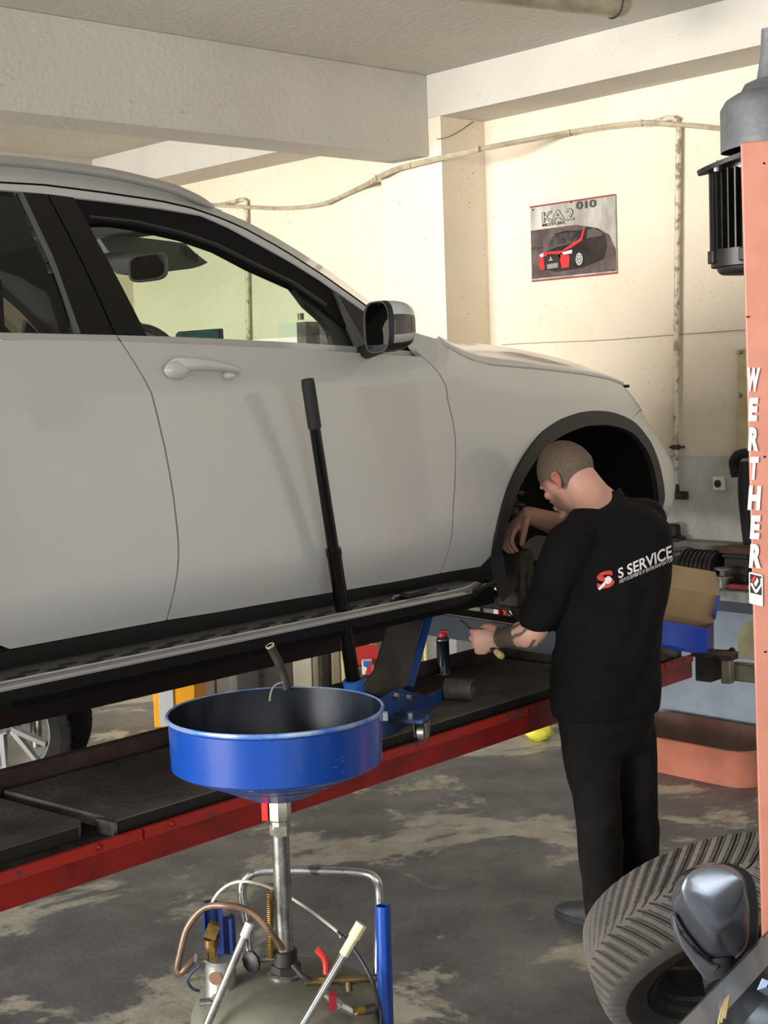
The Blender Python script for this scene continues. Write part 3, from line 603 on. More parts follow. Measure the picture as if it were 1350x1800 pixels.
tag(MB().ball(bz(1322, .03) + UP * .02, (.014, .02, .018)).build('white_cap', M_PAPERW), 'small white plastic cap on the bench edge', 'cap')  # a loose white cap
tag(MB().tube([bench(1185, 968, .35), bench(1200, 966, .35), bench(1212, 970, .35), bench(1218, 980, .35)], .012, 8, 5).build('grey_hose', M_GREYC), 'short curved grey hose behind the bench parts', 'hose')
# clamp lamp / bracket by the post
c = wallp(1300, 830, .12)
t = thing('exhaust_hose_nozzle', 'black moulded nozzle with clamp mounted on the wall beside the post', 'hose', c)
MB().tube([wallp(1296, 836, .1), wallp(1291, 812, .12), wallp(1300, 799, .14), wallp(1320, 796, .14)], lambda u_: .03 - .008 * u_, 10, 5).build('nozzle', M_RUBBER, t)
MB().tube([wallp(1310, 812, .12), wallp(1308, 860, .12), wallp(1312, 910, .12), wallp(1318, 960, .12)], .03, 10, 5).build('hose', M_RUBBER, t)
MB().tube([wallp(1284, 831, .1), wallp(1304, 829, .12)], .008, 8, 1).cyl(wallp(1298, 829, .11), wallp(1303, 828, .12), .012).build('clamp', M_CHROME, t)

# oil tray on the floor
T0, T1, TX0, TX1 = 2.95, 4.30, 5.21, 5.655
M_TRAY = mat('salmon_tray_paint', 'b9745f', .45, 0, 'a4644f', 6, bump=.06); M_TRAYIN = mat('oily_tray_inside', '5a3a30', .16, .2, '6d5850', 5)
t = thing('oil_drip_tray', 'salmon red oil tray with oily inside on the floor by the bench', 'tray', ((TX0 + TX1) / 2, 3.9, 0))
def rrect(x0, x1, y0, y1, r, z, n=8):
    out = []
    for cx_, cy_, a0 in ((x1 - r, y1 - r, 0), (x0 + r, y1 - r, math.pi / 2), (x0 + r, y0 + r, math.pi), (x1 - r, y0 + r, 1.5 * math.pi)):
        for k in range(n + 1): a = a0 + (math.pi / 2) * k / n; out.append(V(cx_ + r * math.cos(a), cy_ + r * math.sin(a), z))
    return out
T0 = 3.46
MB().loft([rrect(TX0 + .02, TX1 - .02, T0 + .02, T1 - .02, .10, .001), rrect(TX0, TX1, T0, T1, .11, .155), rrect(TX0 - .004, TX1 + .004, T0 - .004, T1 + .004, .112, .162), rrect(TX0 + .008, TX1 - .008, T0 + .008, T1 - .008, .104, .164)], True, False).build('tray_shell', M_TRAY, t, sharp=50)
MB().loft([rrect(TX0 + .008, TX1 - .008, T0 + .008, T1 - .008, .104, .164)[::-1], rrect(TX0 + .045, TX1 - .085, T0 + .05, T1 - .05, .09, .03)[::-1], rrect(TX0 + .07, TX1 - .12, T0 + .08, T1 - .08, .08, .02)[::-1]], False, True).build('tray_inside', M_TRAYIN, t, sharp=70)
# yellow crumpled bag
c = onz(948, 1300, 0)
bmv = MB(); R = []
for i in range(1, 12):
    ph = math.pi * i / 12
    R.append([c + V(0, 0, .045) + RT * (.075 * math.sin(ph) * math.cos(a) * (1 + .22 * rng.standard_normal() * .35)) + HD * (.06 * math.sin(ph) * math.sin(a)) + UP * max(-.045, .05 * -math.cos(ph) * (1 + .3 * rng.standard_normal() * .2)) for a in [2 * math.pi * k / 16 for k in range(16)]])
bmv.loft(R); tag(bmv.build('plastic_bag', mat('yellow_plastic_film', 'd8cf2a', .25, 0, 'e8e27a', 18, bump=.3), sharp=20), 'crumpled yellow plastic bag on the floor under the runway', 'bag')
# ------------------------------------------------------------------ wheels and tyres
def tyre_mesh(c, ax, R, W, Rb, seg, groove, hero=False):
    """hollow tyre revolved about ax; groove(theta, x) -> depth of tread grooves"""
    ax = Vector(ax).normalized(); a, b = frame(ax); c = Vector(c)
    half = [(.40, Rb), (.46, Rb + .012), (.50, (R + Rb) / 2 + .004), (.495, R - .055), (.475, R - .03), (.45, R - .016)]
    nt = 131 if hero else 17
    prof = [(-x, r) for x, r in half]
    for i in range(nt):
        x = -.43 + .86 * i / (nt - 1); prof.append((x, R - .012 * abs(x / .43) ** 3))
    prof += [(x, r) for x, r in half[::-1]]
    prof += [(.36, Rb + .004), (.44, (R + Rb) / 2), (.38, R - .028), (0, R - .022), (-.38, R - .028), (-.44, (R + Rb) / 2), (-.36, Rb + .004)]
    P = np.array(prof); n = len(P); th = np.arange(seg) * 2 * math.pi / seg
    X = np.repeat(P[:, 0][None, :] * W, seg, 0); Rr = np.repeat(P[:, 1][None, :], seg, 0)
    tread = (np.abs(P[:, 0]) <= .4301) & (P[:, 1] > R - .0125); sh = np.isin(np.arange(n), [5, 6 + nt]) | np.isin(np.arange(n), [4, 7 + nt])
    g = groove(th[:, None], X / W)
    Rr = Rr - g * (tread[None, :] * 1.0 + sh[None, :] * .6)
    A = np.array(a); B = np.array(b); AX = np.array(ax); C0 = np.array(c)
    v = C0 + X[..., None] * AX + Rr[..., None] * (np.cos(th)[:, None, None] * A + np.sin(th)[:, None, None] * B)
    mb = MB(); mb.v = [Vector(p) for p in v.reshape(-1, 3)]
    mb.f = [(((i + 1) % seg) * n + j, ((i + 1) % seg) * n + (j + 1) % n, i * n + (j + 1) % n, i * n + j) for i in range(seg) for j in range(n)]
    return mb
def vgroove(N, k=1.6, w=.24, depth=.011):
    def g(th, x):
        ax_ = np.abs(x); q = ax_ / .43
        ph = th * N / (2 * math.pi) + k * (q ** .75) * 1.55 + (x > 0) * .5
        f = ph - np.floor(ph); d = np.minimum(f, 1 - f)
        main = np.clip((w * .5 - d) / .06, 0, 1)
        f2 = (ph * 2 + .5) % 1.0; d2 = np.minimum(f2, 1 - f2); sipe = np.clip((.13 - d2) / .08, 0, 1) * .45 * (q > .15)
        ring = np.clip((.012 - np.abs(ax_ - .30)) / .008, 0, 1) * .35 * ((np.floor(ph * 1.0) % 1) == 0)
        return depth * np.maximum(np.maximum(main, sipe), ring * .6)
    return g
def lgroove(th, x):
    d = np.zeros_like(th + x)
    for c_ in (-.24, -.08, .08, .24): d = np.maximum(d, np.clip((.03 - np.abs(x - c_)) / .012, 0, 1))
    ph = (th * 70 / (2 * math.pi) + x * 1.5) % 1.0
    d = np.maximum(d, np.clip((.12 - np.minimum(ph, 1 - ph)) / .06, 0, 1) * (np.abs(x) > .27))
    return .007 * d
M_TYRE = mat('black_tyre_rubber', '131314', .85, 0, '1f1e1e', 6, bump=.05, spec=.15)
M_TYREW = mat('dusty_worn_tyre_rubber', '66635f', .85, 0, '7d7974', 5, bump=.06, bscale=70)
M_ALLOY = mat('silver_alloy', 'a9a9aa', .3, .85)
def alloy(c, ax, R, Rb, W, parent, ns=5):
    ax = Vector(ax).normalized(); a, b = frame(ax); c = Vector(c)
    MB().lathe(c, ax, [(Rb + .012, .40 * W), (Rb - .004, .40 * W), (Rb - .02, .32 * W), (Rb - .028, -.36 * W), (Rb + .01, -.40 * W)], 64).build('rim_barrel', M_ALLOY, parent)
    mb = MB()
    for k in range(ns):
        for d in (-.15, .15):
            t0 = 2 * math.pi * k / ns + d * .5; t1 = 2 * math.pi * k / ns + d * 1.55
            u0 = a * math.cos(t0) + b * math.sin(t0); u1 = a * math.cos(t1) + b * math.sin(t1)
            p0 = c + u0 * .055 + ax * (.27 * W); p1 = c + u1 * (Rb - .012) + ax * (.37 * W); dd = (p1 - p0).normalized(); s_ = ax.cross(dd).normalized(); nn_ = dd.cross(s_)
            mb.loft([[p0 + s_ * .019 + nn_ * .0, p0 + s_ * .012 + nn_ * .02, p0 - s_ * .012 + nn_ * .02, p0 - s_ * .019, p0 - nn_ * .02],
                     [p1 + s_ * .017, p1 + s_ * .010 + nn_ * .014, p1 - s_ * .010 + nn_ * .014, p1 - s_ * .017, p1 - nn_ * .02]])
    mb.build('spoke', M_ALLOY, parent)
    MB().lathe(c, ax, [(.0, .30 * W), (.028, .30 * W), (.034, .28 * W), (.07, .27 * W), (.075, .2 * W), (.06, .05 * W)], 40).build('hub_cap', M_ALLOY, parent)
    for k in range(5):
        t_ = 2 * math.pi * (k + .5) / 5; q = c + (a * math.cos(t_) + b * math.sin(t_)) * .05 + ax * (.275 * W); MB().cyl(q - ax * .01, q + ax * .004, .009, seg=6).build('wheel_bolt', M_DARKST, parent)

# ------------------------------------------------------------------ the white car
CM = -2.86; HALF = .945; AXF, AXZ = 4.28, 1.15
def CP(s, off, z, side=1):
    return RF(s, CM - (off if side == 1 else 2 * HALF - off), z)
def interp(x, tab):
    if x <= tab[0][0]: return tab[0][1]
    for (x0, y0), (x1, y1) in zip(tab, tab[1:]):
        if x <= x1:
            t_ = (x - x0) / (x1 - x0); return y0 + (y1 - y0) * t_
    (x0, y0), (x1, y1) = tab[-2], tab[-1]
    return y1 + (y1 - y0) / (x1 - x0) * (x - x1)
def smooth_tab(tab, n=8):
    P = catmull([V(a, b, 0) for a, b in tab], n); return [(p.x, p.y) for p in P]
PROF = smooth_tab([(1.02, .13), (1.12, .07), (1.18, .035), (1.27, .0), (1.40, .004), (1.58, .017), (1.72, .034), (1.77, .042), (1.81, .058), (1.86, .082), (1.91, .108), (1.96, .15)])
ZT = smooth_tab([(3.3, 1.90), (3.5, 1.915), (3.62, 1.925), (3.78, 1.885), (4.0, 1.85), (4.3, 1.825), (4.7, 1.79), (5.0, 1.735), (5.2, 1.70)])
PLAN = smooth_tab([(-1.3, 0), (-.7, 0.0), (-.45, .02), (-.30, .055), (-.22, .10), (-.15, .17), (-.09, .27), (-.05, .40)])
TIP = smooth_tab([(1.0, 5.20), (1.12, 5.25), (1.25, 5.28), (1.39, 5.30), (1.5, 5.22), (1.57, 5.15), (1.65, 5.10), (1.72, 5.06), (1.85, 4.95)])
def side_off(s, z):
    zt = interp(s, ZT) if s > 3.3 else 1.90
    k = min(1, max(0, (z - 1.5) / .22)); k = k * k * (3 - 2 * k)
    o = interp(z + (1.90 - zt) * k, PROF)
    o += interp(s - interp(z, TIP), PLAN)
    if s < .9: o += .35 * (.9 - s) ** 2
    return o
def goff(s, z): return .10 + .45 * (z - 1.9) + .22 * max(0, z - 1.9) ** 2
def hit(x, y, fn=side_off):
    """where the sight line of a frame point meets the car side surface -> (s, z)"""
    def f(o):
        P = onm(x, y, CM - o); s, m, z = sm(P); return fn(s, z) - o, s, z
    o0 = -.03; best = None
    for i in range(80):
        o1 = o0 + .01; g, s, z = f(o1)
        if best is None or g < best[0]: best = (g, s, z)
        if g <= 0:
            lo, hi = o0, o1
            for _ in range(25):
                md = (lo + hi) / 2
                if f(md)[0] > 0: lo = md
                else: hi = md
            return f(hi)[1:]
        o0 = o1
    return best[1:]
def H(pts, fn=side_off): return [hit(x, y, fn) for x, y in pts]
def panel(name, poly, m, parent, fn=side_off, side=1, step=.05, depth=.018, lift=0.0):
    """a body panel: polygon in (s, z) laid on a body surface, with exact surface normals and a turned-in edge"""
    bm = bmesh.new(); vs = [bm.verts.new((s, z, 0)) for s, z in poly]; bm.faces.new(vs).normal_update()
    bmesh.ops.triangulate(bm, faces=bm.faces[:])
    for ax_, lo, hi in ((0, min(p[0] for p in poly), max(p[0] for p in poly)), (1, min(p[1] for p in poly), max(p[1] for p in poly))):
        k = math.floor(lo / step) + 1
        while k * step < hi:
            co = V(0, 0, 0); no = V(0, 0, 0); co[ax_] = k * step; no[ax_] = 1
            bmesh.ops.bisect_plane(bm, geom=bm.verts[:] + bm.edges[:] + bm.faces[:], plane_co=co, plane_no=no, dist=1e-5); k += 1
    bm.verts.ensure_lookup_table(); bm.verts.index_update()
    def S(s, z, d=0): return CP(s, fn(s, z) - lift + d, z, side)
    V3, NN, F, LN = [], [], [], []
    for v in bm.verts:
        s, z = v.co.x, v.co.y; V3.append(S(s, z)); e = .004
        n_ = (S(s + e, z) - S(s - e, z)).cross(S(s, z + e) - S(s, z - e)).normalized()
        if n_.dot(EM) * side < 0: n_ = -n_
        NN.append(n_)
    for f in bm.faces:
        idx = [v.index for v in f.verts]
        nf = (V3[idx[1]] - V3[idx[0]]).cross(V3[idx[2]] - V3[idx[1]])
        if nf.dot(NN[idx[0]]) < 0: idx = idx[::-1]
        F.append(tuple(idx)); LN += [NN[i] for i in idx]
    inner = {}
    for e_ in bm.edges:
        if len(e_.link_faces) == 1:
            i, j = e_.verts[0].index, e_.verts[1].index
            base = len(V3); a_, b_ = V3[i].copy(), V3[j].copy()
            V3 += [a_, b_, b_ - NN[j] * depth, a_ - NN[i] * depth]
            nf = (b_ - a_).cross(-NN[i]).normalized()
            cen = e_.link_faces[0].calc_center_median(); cc = S(cen.x, cen.y)
            q = (base, base + 1, base + 2, base + 3)
            if nf.dot(a_ - cc) < 0: q = q[::-1]; nf = -nf
            F.append(q); LN += [nf] * 4
    bm.free()
    off = V(0, 0, 0); p = parent
    while p is not None: off += p.location; p = p.parent
    me = bpy.data.meshes.new(name); me.from_pydata([v - off for v in V3], [], F); me.update()
    me.shade_smooth(); me.normals_split_custom_set(LN); me.materials.append(m)
    o = bpy.data.objects.new(name, me); col.objects.link(o); o.parent = parent; return o
def resample(P, n):
    L = [0]
    for a_, b_ in zip(P, P[1:]): L.append(L[-1] + (b_ - a_).length)
    out = []
    for k in range(n):
        d = L[-1] * k / (n - 1); i = 0
        while i < len(P) - 2 and L[i + 1] < d: i += 1
        t_ = (d - L[i]) / max(1e-9, L[i + 1] - L[i]); out.append(P[i].lerp(P[i + 1], min(1, max(0, t_))))
    return out
def strip(name, A, B, m, parent, n=40, thick=.008, out=None, sharp=50):
    """a band of sheet between two edge lines (lists of points), with thickness"""
    A = resample(A, n); B = resample(B, n); mb = MB(); R = []
    for i in range(n):
        t_ = (A[min(i + 1, n - 1)] - A[max(i - 1, 0)]); nn_ = t_.cross(B[i] - A[i]).normalized()
        o_ = out if out is not None else EM
        if nn_.dot(o_) < 0: nn_ = -nn_
        R.append([A[i], B[i], B[i] - nn_ * thick, A[i] - nn_ * thick])
    mb.loft(R); return mb.build(name, m, parent, sharp=sharp, recalc=True)
def mirror(P):
    """to the car's other side"""
    s, m_, z = sm(P); return RF(s, 2 * (CM - HALF) - m_, z)

car = thing('car', 'white SUV raised on the lift, front wheel off, mechanic working at it', 'car', RF(2.9, CM - HALF, .775))
# outlines measured on the photograph, laid onto the body surface
shut_rear = [(212, 600), (232, 630), (250, 660), (266, 690), (273, 716), (280, 745), (290, 788), (298, 830), (305, 872), (310, 915), (313, 945), (314, 975), (312, 1003), (308, 1030), (301, 1060), (293, 1090)]
shut_front = [(742, 627), (757, 640), (772, 657), (784, 678.5), (787, 703), (792, 724), (797, 745), (800, 768), (801, 792), (800.5, 815), (800, 838), (799, 862), (797, 885), (796, 911), (795, 936), (792, 954), (787, 971), (781, 990), (774.5, 1007.5)]
arch = [(862.5, 977), (866, 955), (870.7, 931.7), (876, 908), (882, 885), (891.7, 854.7), (905.7, 824), (924, 794), (945, 766), (964, 749.7), (987, 735.7), (1020, 724.5), (1049, 722), (1078, 726), (1106, 738), (1122, 752), (1132, 765), (1142, 780), (1153, 807), (1161, 840), (1164.6, 880)]
hoodl = [(769, 595.6), (782, 606.7), (804, 620), (827, 631), (860, 640), (930, 646.5), (1000, 654), (1032, 658.5), (1065, 665), (1097, 677)]
sR = H(shut_rear); sF = H(shut_front); aR = H(arch); hL = H(hoodl)
g_ = .0028
bot1 = [(x, y) for x, y in H([(700, 1021.5), (600, 1038.5), (450, 1064), (380, 1076.5)])]
front_door = [(s + g_, z) for s, z in sR[::-1]] + H([(311, 604.5), (400, 608), (500, 612.5), (620, 619.5)]) + [(s - g_, z) for s, z in sF] + bot1
zb = sR[-1][1]
RAX = AXF - 2.873
rarch = [(RAX + .50 * math.cos(t_), AXZ + .02 + .485 * math.sin(t_)) for t_ in [math.radians(a_) for a_ in (95, 80, 66, 52, 40, 28, 16, 4)]]
rear_door = [(s - g_, z) for s, z in sR] + [(1.96, zb)] + rarch[::-1] + [(RAX - .03, 1.893)] + H([(-120, 597.5), (60, 597.8)])
fender = [(s + g_, z) for s, z in sF] + H([(800, 1003), (844, 996)]) + aR[:15] + H([(1124.5, 720), (1113, 701), (1101, 684)]) + [(s, z - .004) for s, z in hL[::-1]] + H([(757, 592.5), (740, 588), (719, 580), (717, 597), (733, 617)])
bz0 = 1.06
bumper = aR[14:] + [(4.80, 1.18), (4.84, bz0), (interp(bz0, TIP) - .09, bz0), (interp(1.25, TIP) - .09, 1.25), (interp(1.39, TIP) - .09, 1.39), (interp(1.5, TIP) - .09, 1.5), (interp(1.575, TIP) - .09, 1.575)] + H([(1125, 721.5)])
quarter = [(RAX - .036, 1.885)] + [rarch[0]] + [(RAX + .50 * math.cos(t_), AXZ + .02 + .485 * math.sin(t_)) for t_ in [math.radians(a_) for a_ in (110, 126, 142, 158, 174)]] + [(.88, 1.08), (.42, 1.15), (.36, 1.6), (.42, 1.885)]
lamp = H([(1102, 683), (1113, 700), (1125, 719)]) + [(interp(1.58, TIP) - .07, 1.582), (interp(1.64, TIP) - .07, 1.64), (interp(1.70, TIP) - .07, 1.70)]
sill = [(s, z - .004) for s, z in [(1.90, zb), sR[-1]] + bot1[::-1] + [sF[-1]] + H([(800, 1003), (844, 996), (862.5, 977)])] + [(aR[0][0] + .03, 1.15), (aR[0][0] + .02, 1.09), (1.90, 1.09)]
M_LAMP = mat('headlamp_glass', 'c9ccd0', .08, .1, coat=.8)
for sd_ in (1, -1):
    panel('front_door', front_door, M_WHITE, car, side=sd_); panel('rear_door', rear_door, M_WHITE, car, side=sd_)
    panel('fender', fender, M_WHITE, car, side=sd_, step=.04); panel('front_bumper', bumper, M_WHITE, car, side=sd_, step=.04)
    panel('rear_quarter', quarter, M_WHITE, car, side=sd_, step=.08)
    panel('headlight', lamp, M_LAMP, car, side=sd_, step=.05, lift=.004)
    panel('sill_cladding', sill, M_BLACKP, car, side=sd_, lift=.004)
    panel('inner_shell', [(.5, 1.2), (1.85, 1.2), (aR[0][0] - .02, 1.2), (aR[0][0] - .02, 1.84), (.5, 1.86)], M_BLACKM, car, fn=lambda s, z: side_off(s, z) + .03, side=sd_, step=.1)
    # wheel arch cladding, front
    ao = aR + [(4.81, 1.16), (4.84, 1.10)]
    def inn(p):
        d = math.hypot(p[0] - AXF, p[1] - AXZ); return (p[0] + (AXF - p[0]) * .052 / d, p[1] + (AXZ - p[1]) * .052 / d)
    pts = catmull([V(s, z, 0) for s, z in ao], 3)
    A_ = [CP(p.x, side_off(p.x, p.y) - .010, p.y, sd_) for p in pts]; B_ = [CP(*(lambda q: (q[0], side_off(*q) - .006, q[1]))(inn((p.x, p.y))), sd_) for p in pts]
    strip('arch_cladding', A_, B_, M_BLACKP, car, 70, .02, out=EM * sd_)
    C_ = [b_ - EM * sd_ * .42 for b_ in B_]
    mb = MB(); mb.loft([[q for q in resample(B_, 50)], [q for q in resample(C_, 50)]], False, False, closed=False)
    cen = CP(AXF, .43, AXZ, sd_); C2 = resample(C_, 50)
    mb.add(C2 + [cen], [(i, i + 1, 50) for i in range(49)])
    mb.build('wheel_arch_liner', mat('arch_liner_felt', '121212', .95, 0, '191918', 20, spec=.1), car, recalc=False)
    # rear arch
    rp = [(RAX + .50 * math.cos(t_), AXZ + .02 + .485 * math.sin(t_)) for t_ in [math.pi * i / 30 for i in range(-2, 33)]]
    A_ = [CP(s, side_off(s, max(z, 1.05)) - .01, z, sd_) for s, z in rp]
    B_ = [CP(RAX + (s - RAX) * .9, side_off(s, max(z, 1.05)) - .006, AXZ + (z - AXZ) * .9, sd_) for s, z in rp]
    strip('arch_cladding', A_, B_, M_BLACKP, car, 40, .02, out=EM * sd_)
    C_ = [b_ - EM * sd_ * .42 for b_ in B_]; mb = MB(); mb.loft([B_, C_], False, False, closed=False); mb.build('wheel_arch_liner', MATS['arch_liner_felt'], car)
# front and rear centre, grille, tail
cols = [(.27, -.09), (.36, -.062), (.5, -.034), (.7, -.012), (.945, 0), (1.19, -.012), (1.39, -.034), (1.53, -.062), (1.62, -.09)]
def nose(z0, z1, name, m, ds=0.0, c0=0, c1=9, n=12):
    R = []
    for i in range(n):
        z = z0 + (z1 - z0) * i / (n - 1); R.append([CP(interp(z, TIP) + d + ds, o_, z) for o_, d in cols[c0:c1]])
    mb = MB(); mb.loft(R, False, False, closed=False); o = mb.build(name, m, car, recalc=False)
    sd = o.modifiers.new('thickness', 'SOLIDIFY'); sd.thickness = .015; sd.offset = 0; return o
nose(bz0, 1.30, 'bumper_centre', M_WHITE); nose(1.30, 1.70, 'grille', M_BLACKP, -.02); nose(1.575, 1.70, 'headlight_front', M_LAMP, -.01, 0, 3); nose(1.575, 1.70, 'headlight_front', M_LAMP, -.01, 6, 9)
nose(1.30, 1.575, 'bumper_centre', M_WHITE, 0, 0, 3); nose(1.30, 1.575, 'bumper_centre', M_WHITE, 0, 6, 9)
# bonnet
crest = [(769, 595.4), (783, 597.5), (800, 600), (860, 607), (930, 618.5), (1000, 635.5), (1055, 656.5), (1096, 675)]
cr_ = [sm(onm(x, y, CM - .33)) for x, y in crest]; cr_ = [(a_[0], a_[2]) for a_ in cr_]
crv = catmull([V(s, z, 0) for s, z in cr_], 5); hv = catmull([V(s, z, 0) for s, z in hL], 5)
crv = resample(crv, 40); hv = resample(hv, 40); R = []
for i in range(40):
    a_, b_ = hv[i], crv[i]; oa = side_off(a_.x, a_.y)
    h0_ = V(a_.x, oa, a_.y); c0_ = V(b_.x, .33, b_.y - .004); m0_ = h0_.lerp(c0_, .5) + V(0, 0, .006)
    fw = .10 * (i / 39) ** 2
    row = [h0_, h0_.lerp(c0_, .25) + V(0, 0, .005), m0_, c0_, V(b_.x + fw * .5, .5, b_.y - .004), V(b_.x + fw * .9, .7, b_.y - .006), V(b_.x + fw, .945, b_.y - .006)]
    full = [CP(p.x, p.y, p.z) for p in row] + [CP(p.x, 2 * HALF - p.y, p.z) for p in row[-2::-1]]
    R.append(full)
mb = MB(); mb.loft(R, False, False, closed=False); hood = mb.build('bonnet', M_WHITE, car, sharp=80)
sdm = hood.modifiers.new('thickness', 'SOLIDIFY'); sdm.thickness = .012; sdm.offset = 0
q = onm(1101, 679, CM - .22); MB().cyl(q - UP * .006, q + UP * .006, .012, seg=12).build('bonnet_stop', M_RUBBER, car)
cw0 = [CP(3.50, o_, 1.87) for o_ in (.13, .5, .945, 1.39, 1.76)]; cw1 = [CP(3.66 + .10 * (1 - abs(o_ - .945) / .8), o_, 1.885) for o_ in (.13, .5, .945, 1.39, 1.76)]
strip('cowl', cw1, cw0, M_BLACKP, car, 20, .02, out=UP)
# greenhouse ---------------------------------------------------------------
def G(pts, fn=goff, d=0.0): return [CP(s, fn(s, z) + d, z) for s, z in H(pts, fn)]
ln_up = [(0, 319), (75, 323), (178, 336), (280, 351), (339, 364.5), (391, 383), (428, 399), (480, 427.5), (505, 442), (570, 483.5), (642, 535), (700, 579)]
ln_lo = [(0, 322.5), (75, 326.5), (178, 339.5), (280, 354.5), (339, 367.7), (391, 386), (428, 402), (480, 430.5), (505, 445), (570, 486.5), (642, 538), (698, 580)]
sil_lo = [(0, 333), (84, 341), (129, 347), (200, 355), (280, 365.6), (354, 378), (398.5, 397), (440, 419.6), (513, 460), (570, 496), (640.5, 548), (690, 586)]
roof_e = [(0, 290), (89, 299), (169, 310), (222, 319), (280, 332), (324, 345), (354, 357), (389.6, 371), (428, 386.5), (480, 414), (529.6, 444), (586.7, 481.5), (650, 529.6), (705, 571)]
REAR_UP = [(.75, 2.22), (1.2, 2.275), (1.7, 2.292)]
ups = [CP(s, goff(s, z), z) for s, z in REAR_UP] + G(ln_up)
los = [CP(s, goff(s, z - .008), z - .008) for s, z in REAR_UP] + G(ln_lo)
sils = [CP(s, goff(s, z - .03), z - .03) for s, z in REAR_UP] + G(sil_lo)
RO = .36
roof_pts = [(.70, 2.30), (1.2, 2.365), (1.7, 2.378)] + [(a_[0], a_[2]) for a_ in [sm(onm(x, y, CM - RO)) for x, y in roof_e]]
roofs = [CP(s, RO, z) for s, z in roof_pts]
for sd_ in (1, -1):
    mm = (lambda L: L) if sd_ == 1 else (lambda L: [mirror(p) for p in L])
    strip('roof_side', mm(roofs), mm(ups), M_WHITE, car, 60, .012, out=EM * sd_ + UP, sharp=80)
    strip('roof_gap', mm([p + EM * .001 for p in ups]), mm([p + EM * .001 - UP * .003 for p in los]), M_BLACKM, car, 60, .01, out=EM * sd_)
    strip('window_frame_trim', mm(los), mm(sils), M_SILVER if False else mat('satin_white_frame', 'c2c2c0', .35), car, 60, .012, out=EM * sd_)
# roof, rails, windscreen, headliner
iw = 10                                             # roof ends at the windscreen's upper corner
rp = resample(catmull([V(s, z, 0) for s, z in roof_pts[:iw + 1]], 4), 36); R = []; R2 = []
for i, p in enumerate(rp):
    f = i / 35; row = [(RO, 0), (.5, .014), (.7, .024), (.945, .028)]
    row = [(o_, dz) for o_, dz in row] + [(2 * HALF - o_, dz) for o_, dz in row[-2::-1]]
    R.append([CP(p.x + .10 * f ** 4 * (1 - ((o_ - .945) / .585) ** 2), o_, p.y + dz - .004) for o_, dz in row])
    R2.append([CP(p.x + .06 * f ** 4 * (1 - ((o_ - .945) / .585) ** 2) - .01, o_ + (.02 if o_ < .9 else -.02 if o_ > 1 else 0), p.y + dz - .06) for o_, dz in row])
mb = MB(); mb.loft(R, False, False, closed=False); o = mb.build('roof', M_WHITE, car, sharp=80); q_ = o.modifiers.new('thickness', 'SOLIDIFY'); q_.thickness = .012; q_.offset = 0
mb = MB(); mb.loft(R2[4:], False, False, closed=False); o = mb.build('headliner', mat('dark_grey_headliner', '5b5e5c', .9), car, sharp=80); q_ = o.modifiers.new('thickness', 'SOLIDIFY'); q_.thickness = .012
rail = [(-160, 278), (0, 281.5), (89, 290), (169, 300.5), (222, 310.5), (300, 330.5), (340, 347), (375, 364)]
for sd_ in (1, -1):
    P_ = [onm(x, y, CM - .34) for x, y in rail]; P_ = P_ if sd_ == 1 else [mirror(p) for p in P_]
    MB().tube(P_, lambda u_: .013 * min(1, .35 + (1 - u_) * 6), 10, 6).build('roof_rail', M_SILVER, car)
M_WGLASS = glassmat('greenish_windscreen', (.70, .84, .70)); M_SGLASS = glassmat('clear_side_glass', (.93, .96, .93)); M_TINT = glassmat('dark_privacy_glass', (.16, .17, .15), .09)
wp = resample([V(s, z, 0) for s, z in roof_pts[iw:]], 20); R = []
for i, p in enumerate(wp):
    f = i / 19; row = [(RO, 0), (.5, .07), (.7, .11), (.945, .125)]; row = row + [(2 * HALF - o_, d) for o_, d in row[-2::-1]]
    R.append([CP(p.x + d * 1.0, o_, p.y - .012 + .006 * d) for o_, d in row])
mb = MB(); mb.loft(R, False, False, closed=False); mb.build('windscreen', M_WGLASS, car, sharp=80)
ctop = [CP(p.x + .0, RO, p.y) for p in (wp[-1],)]
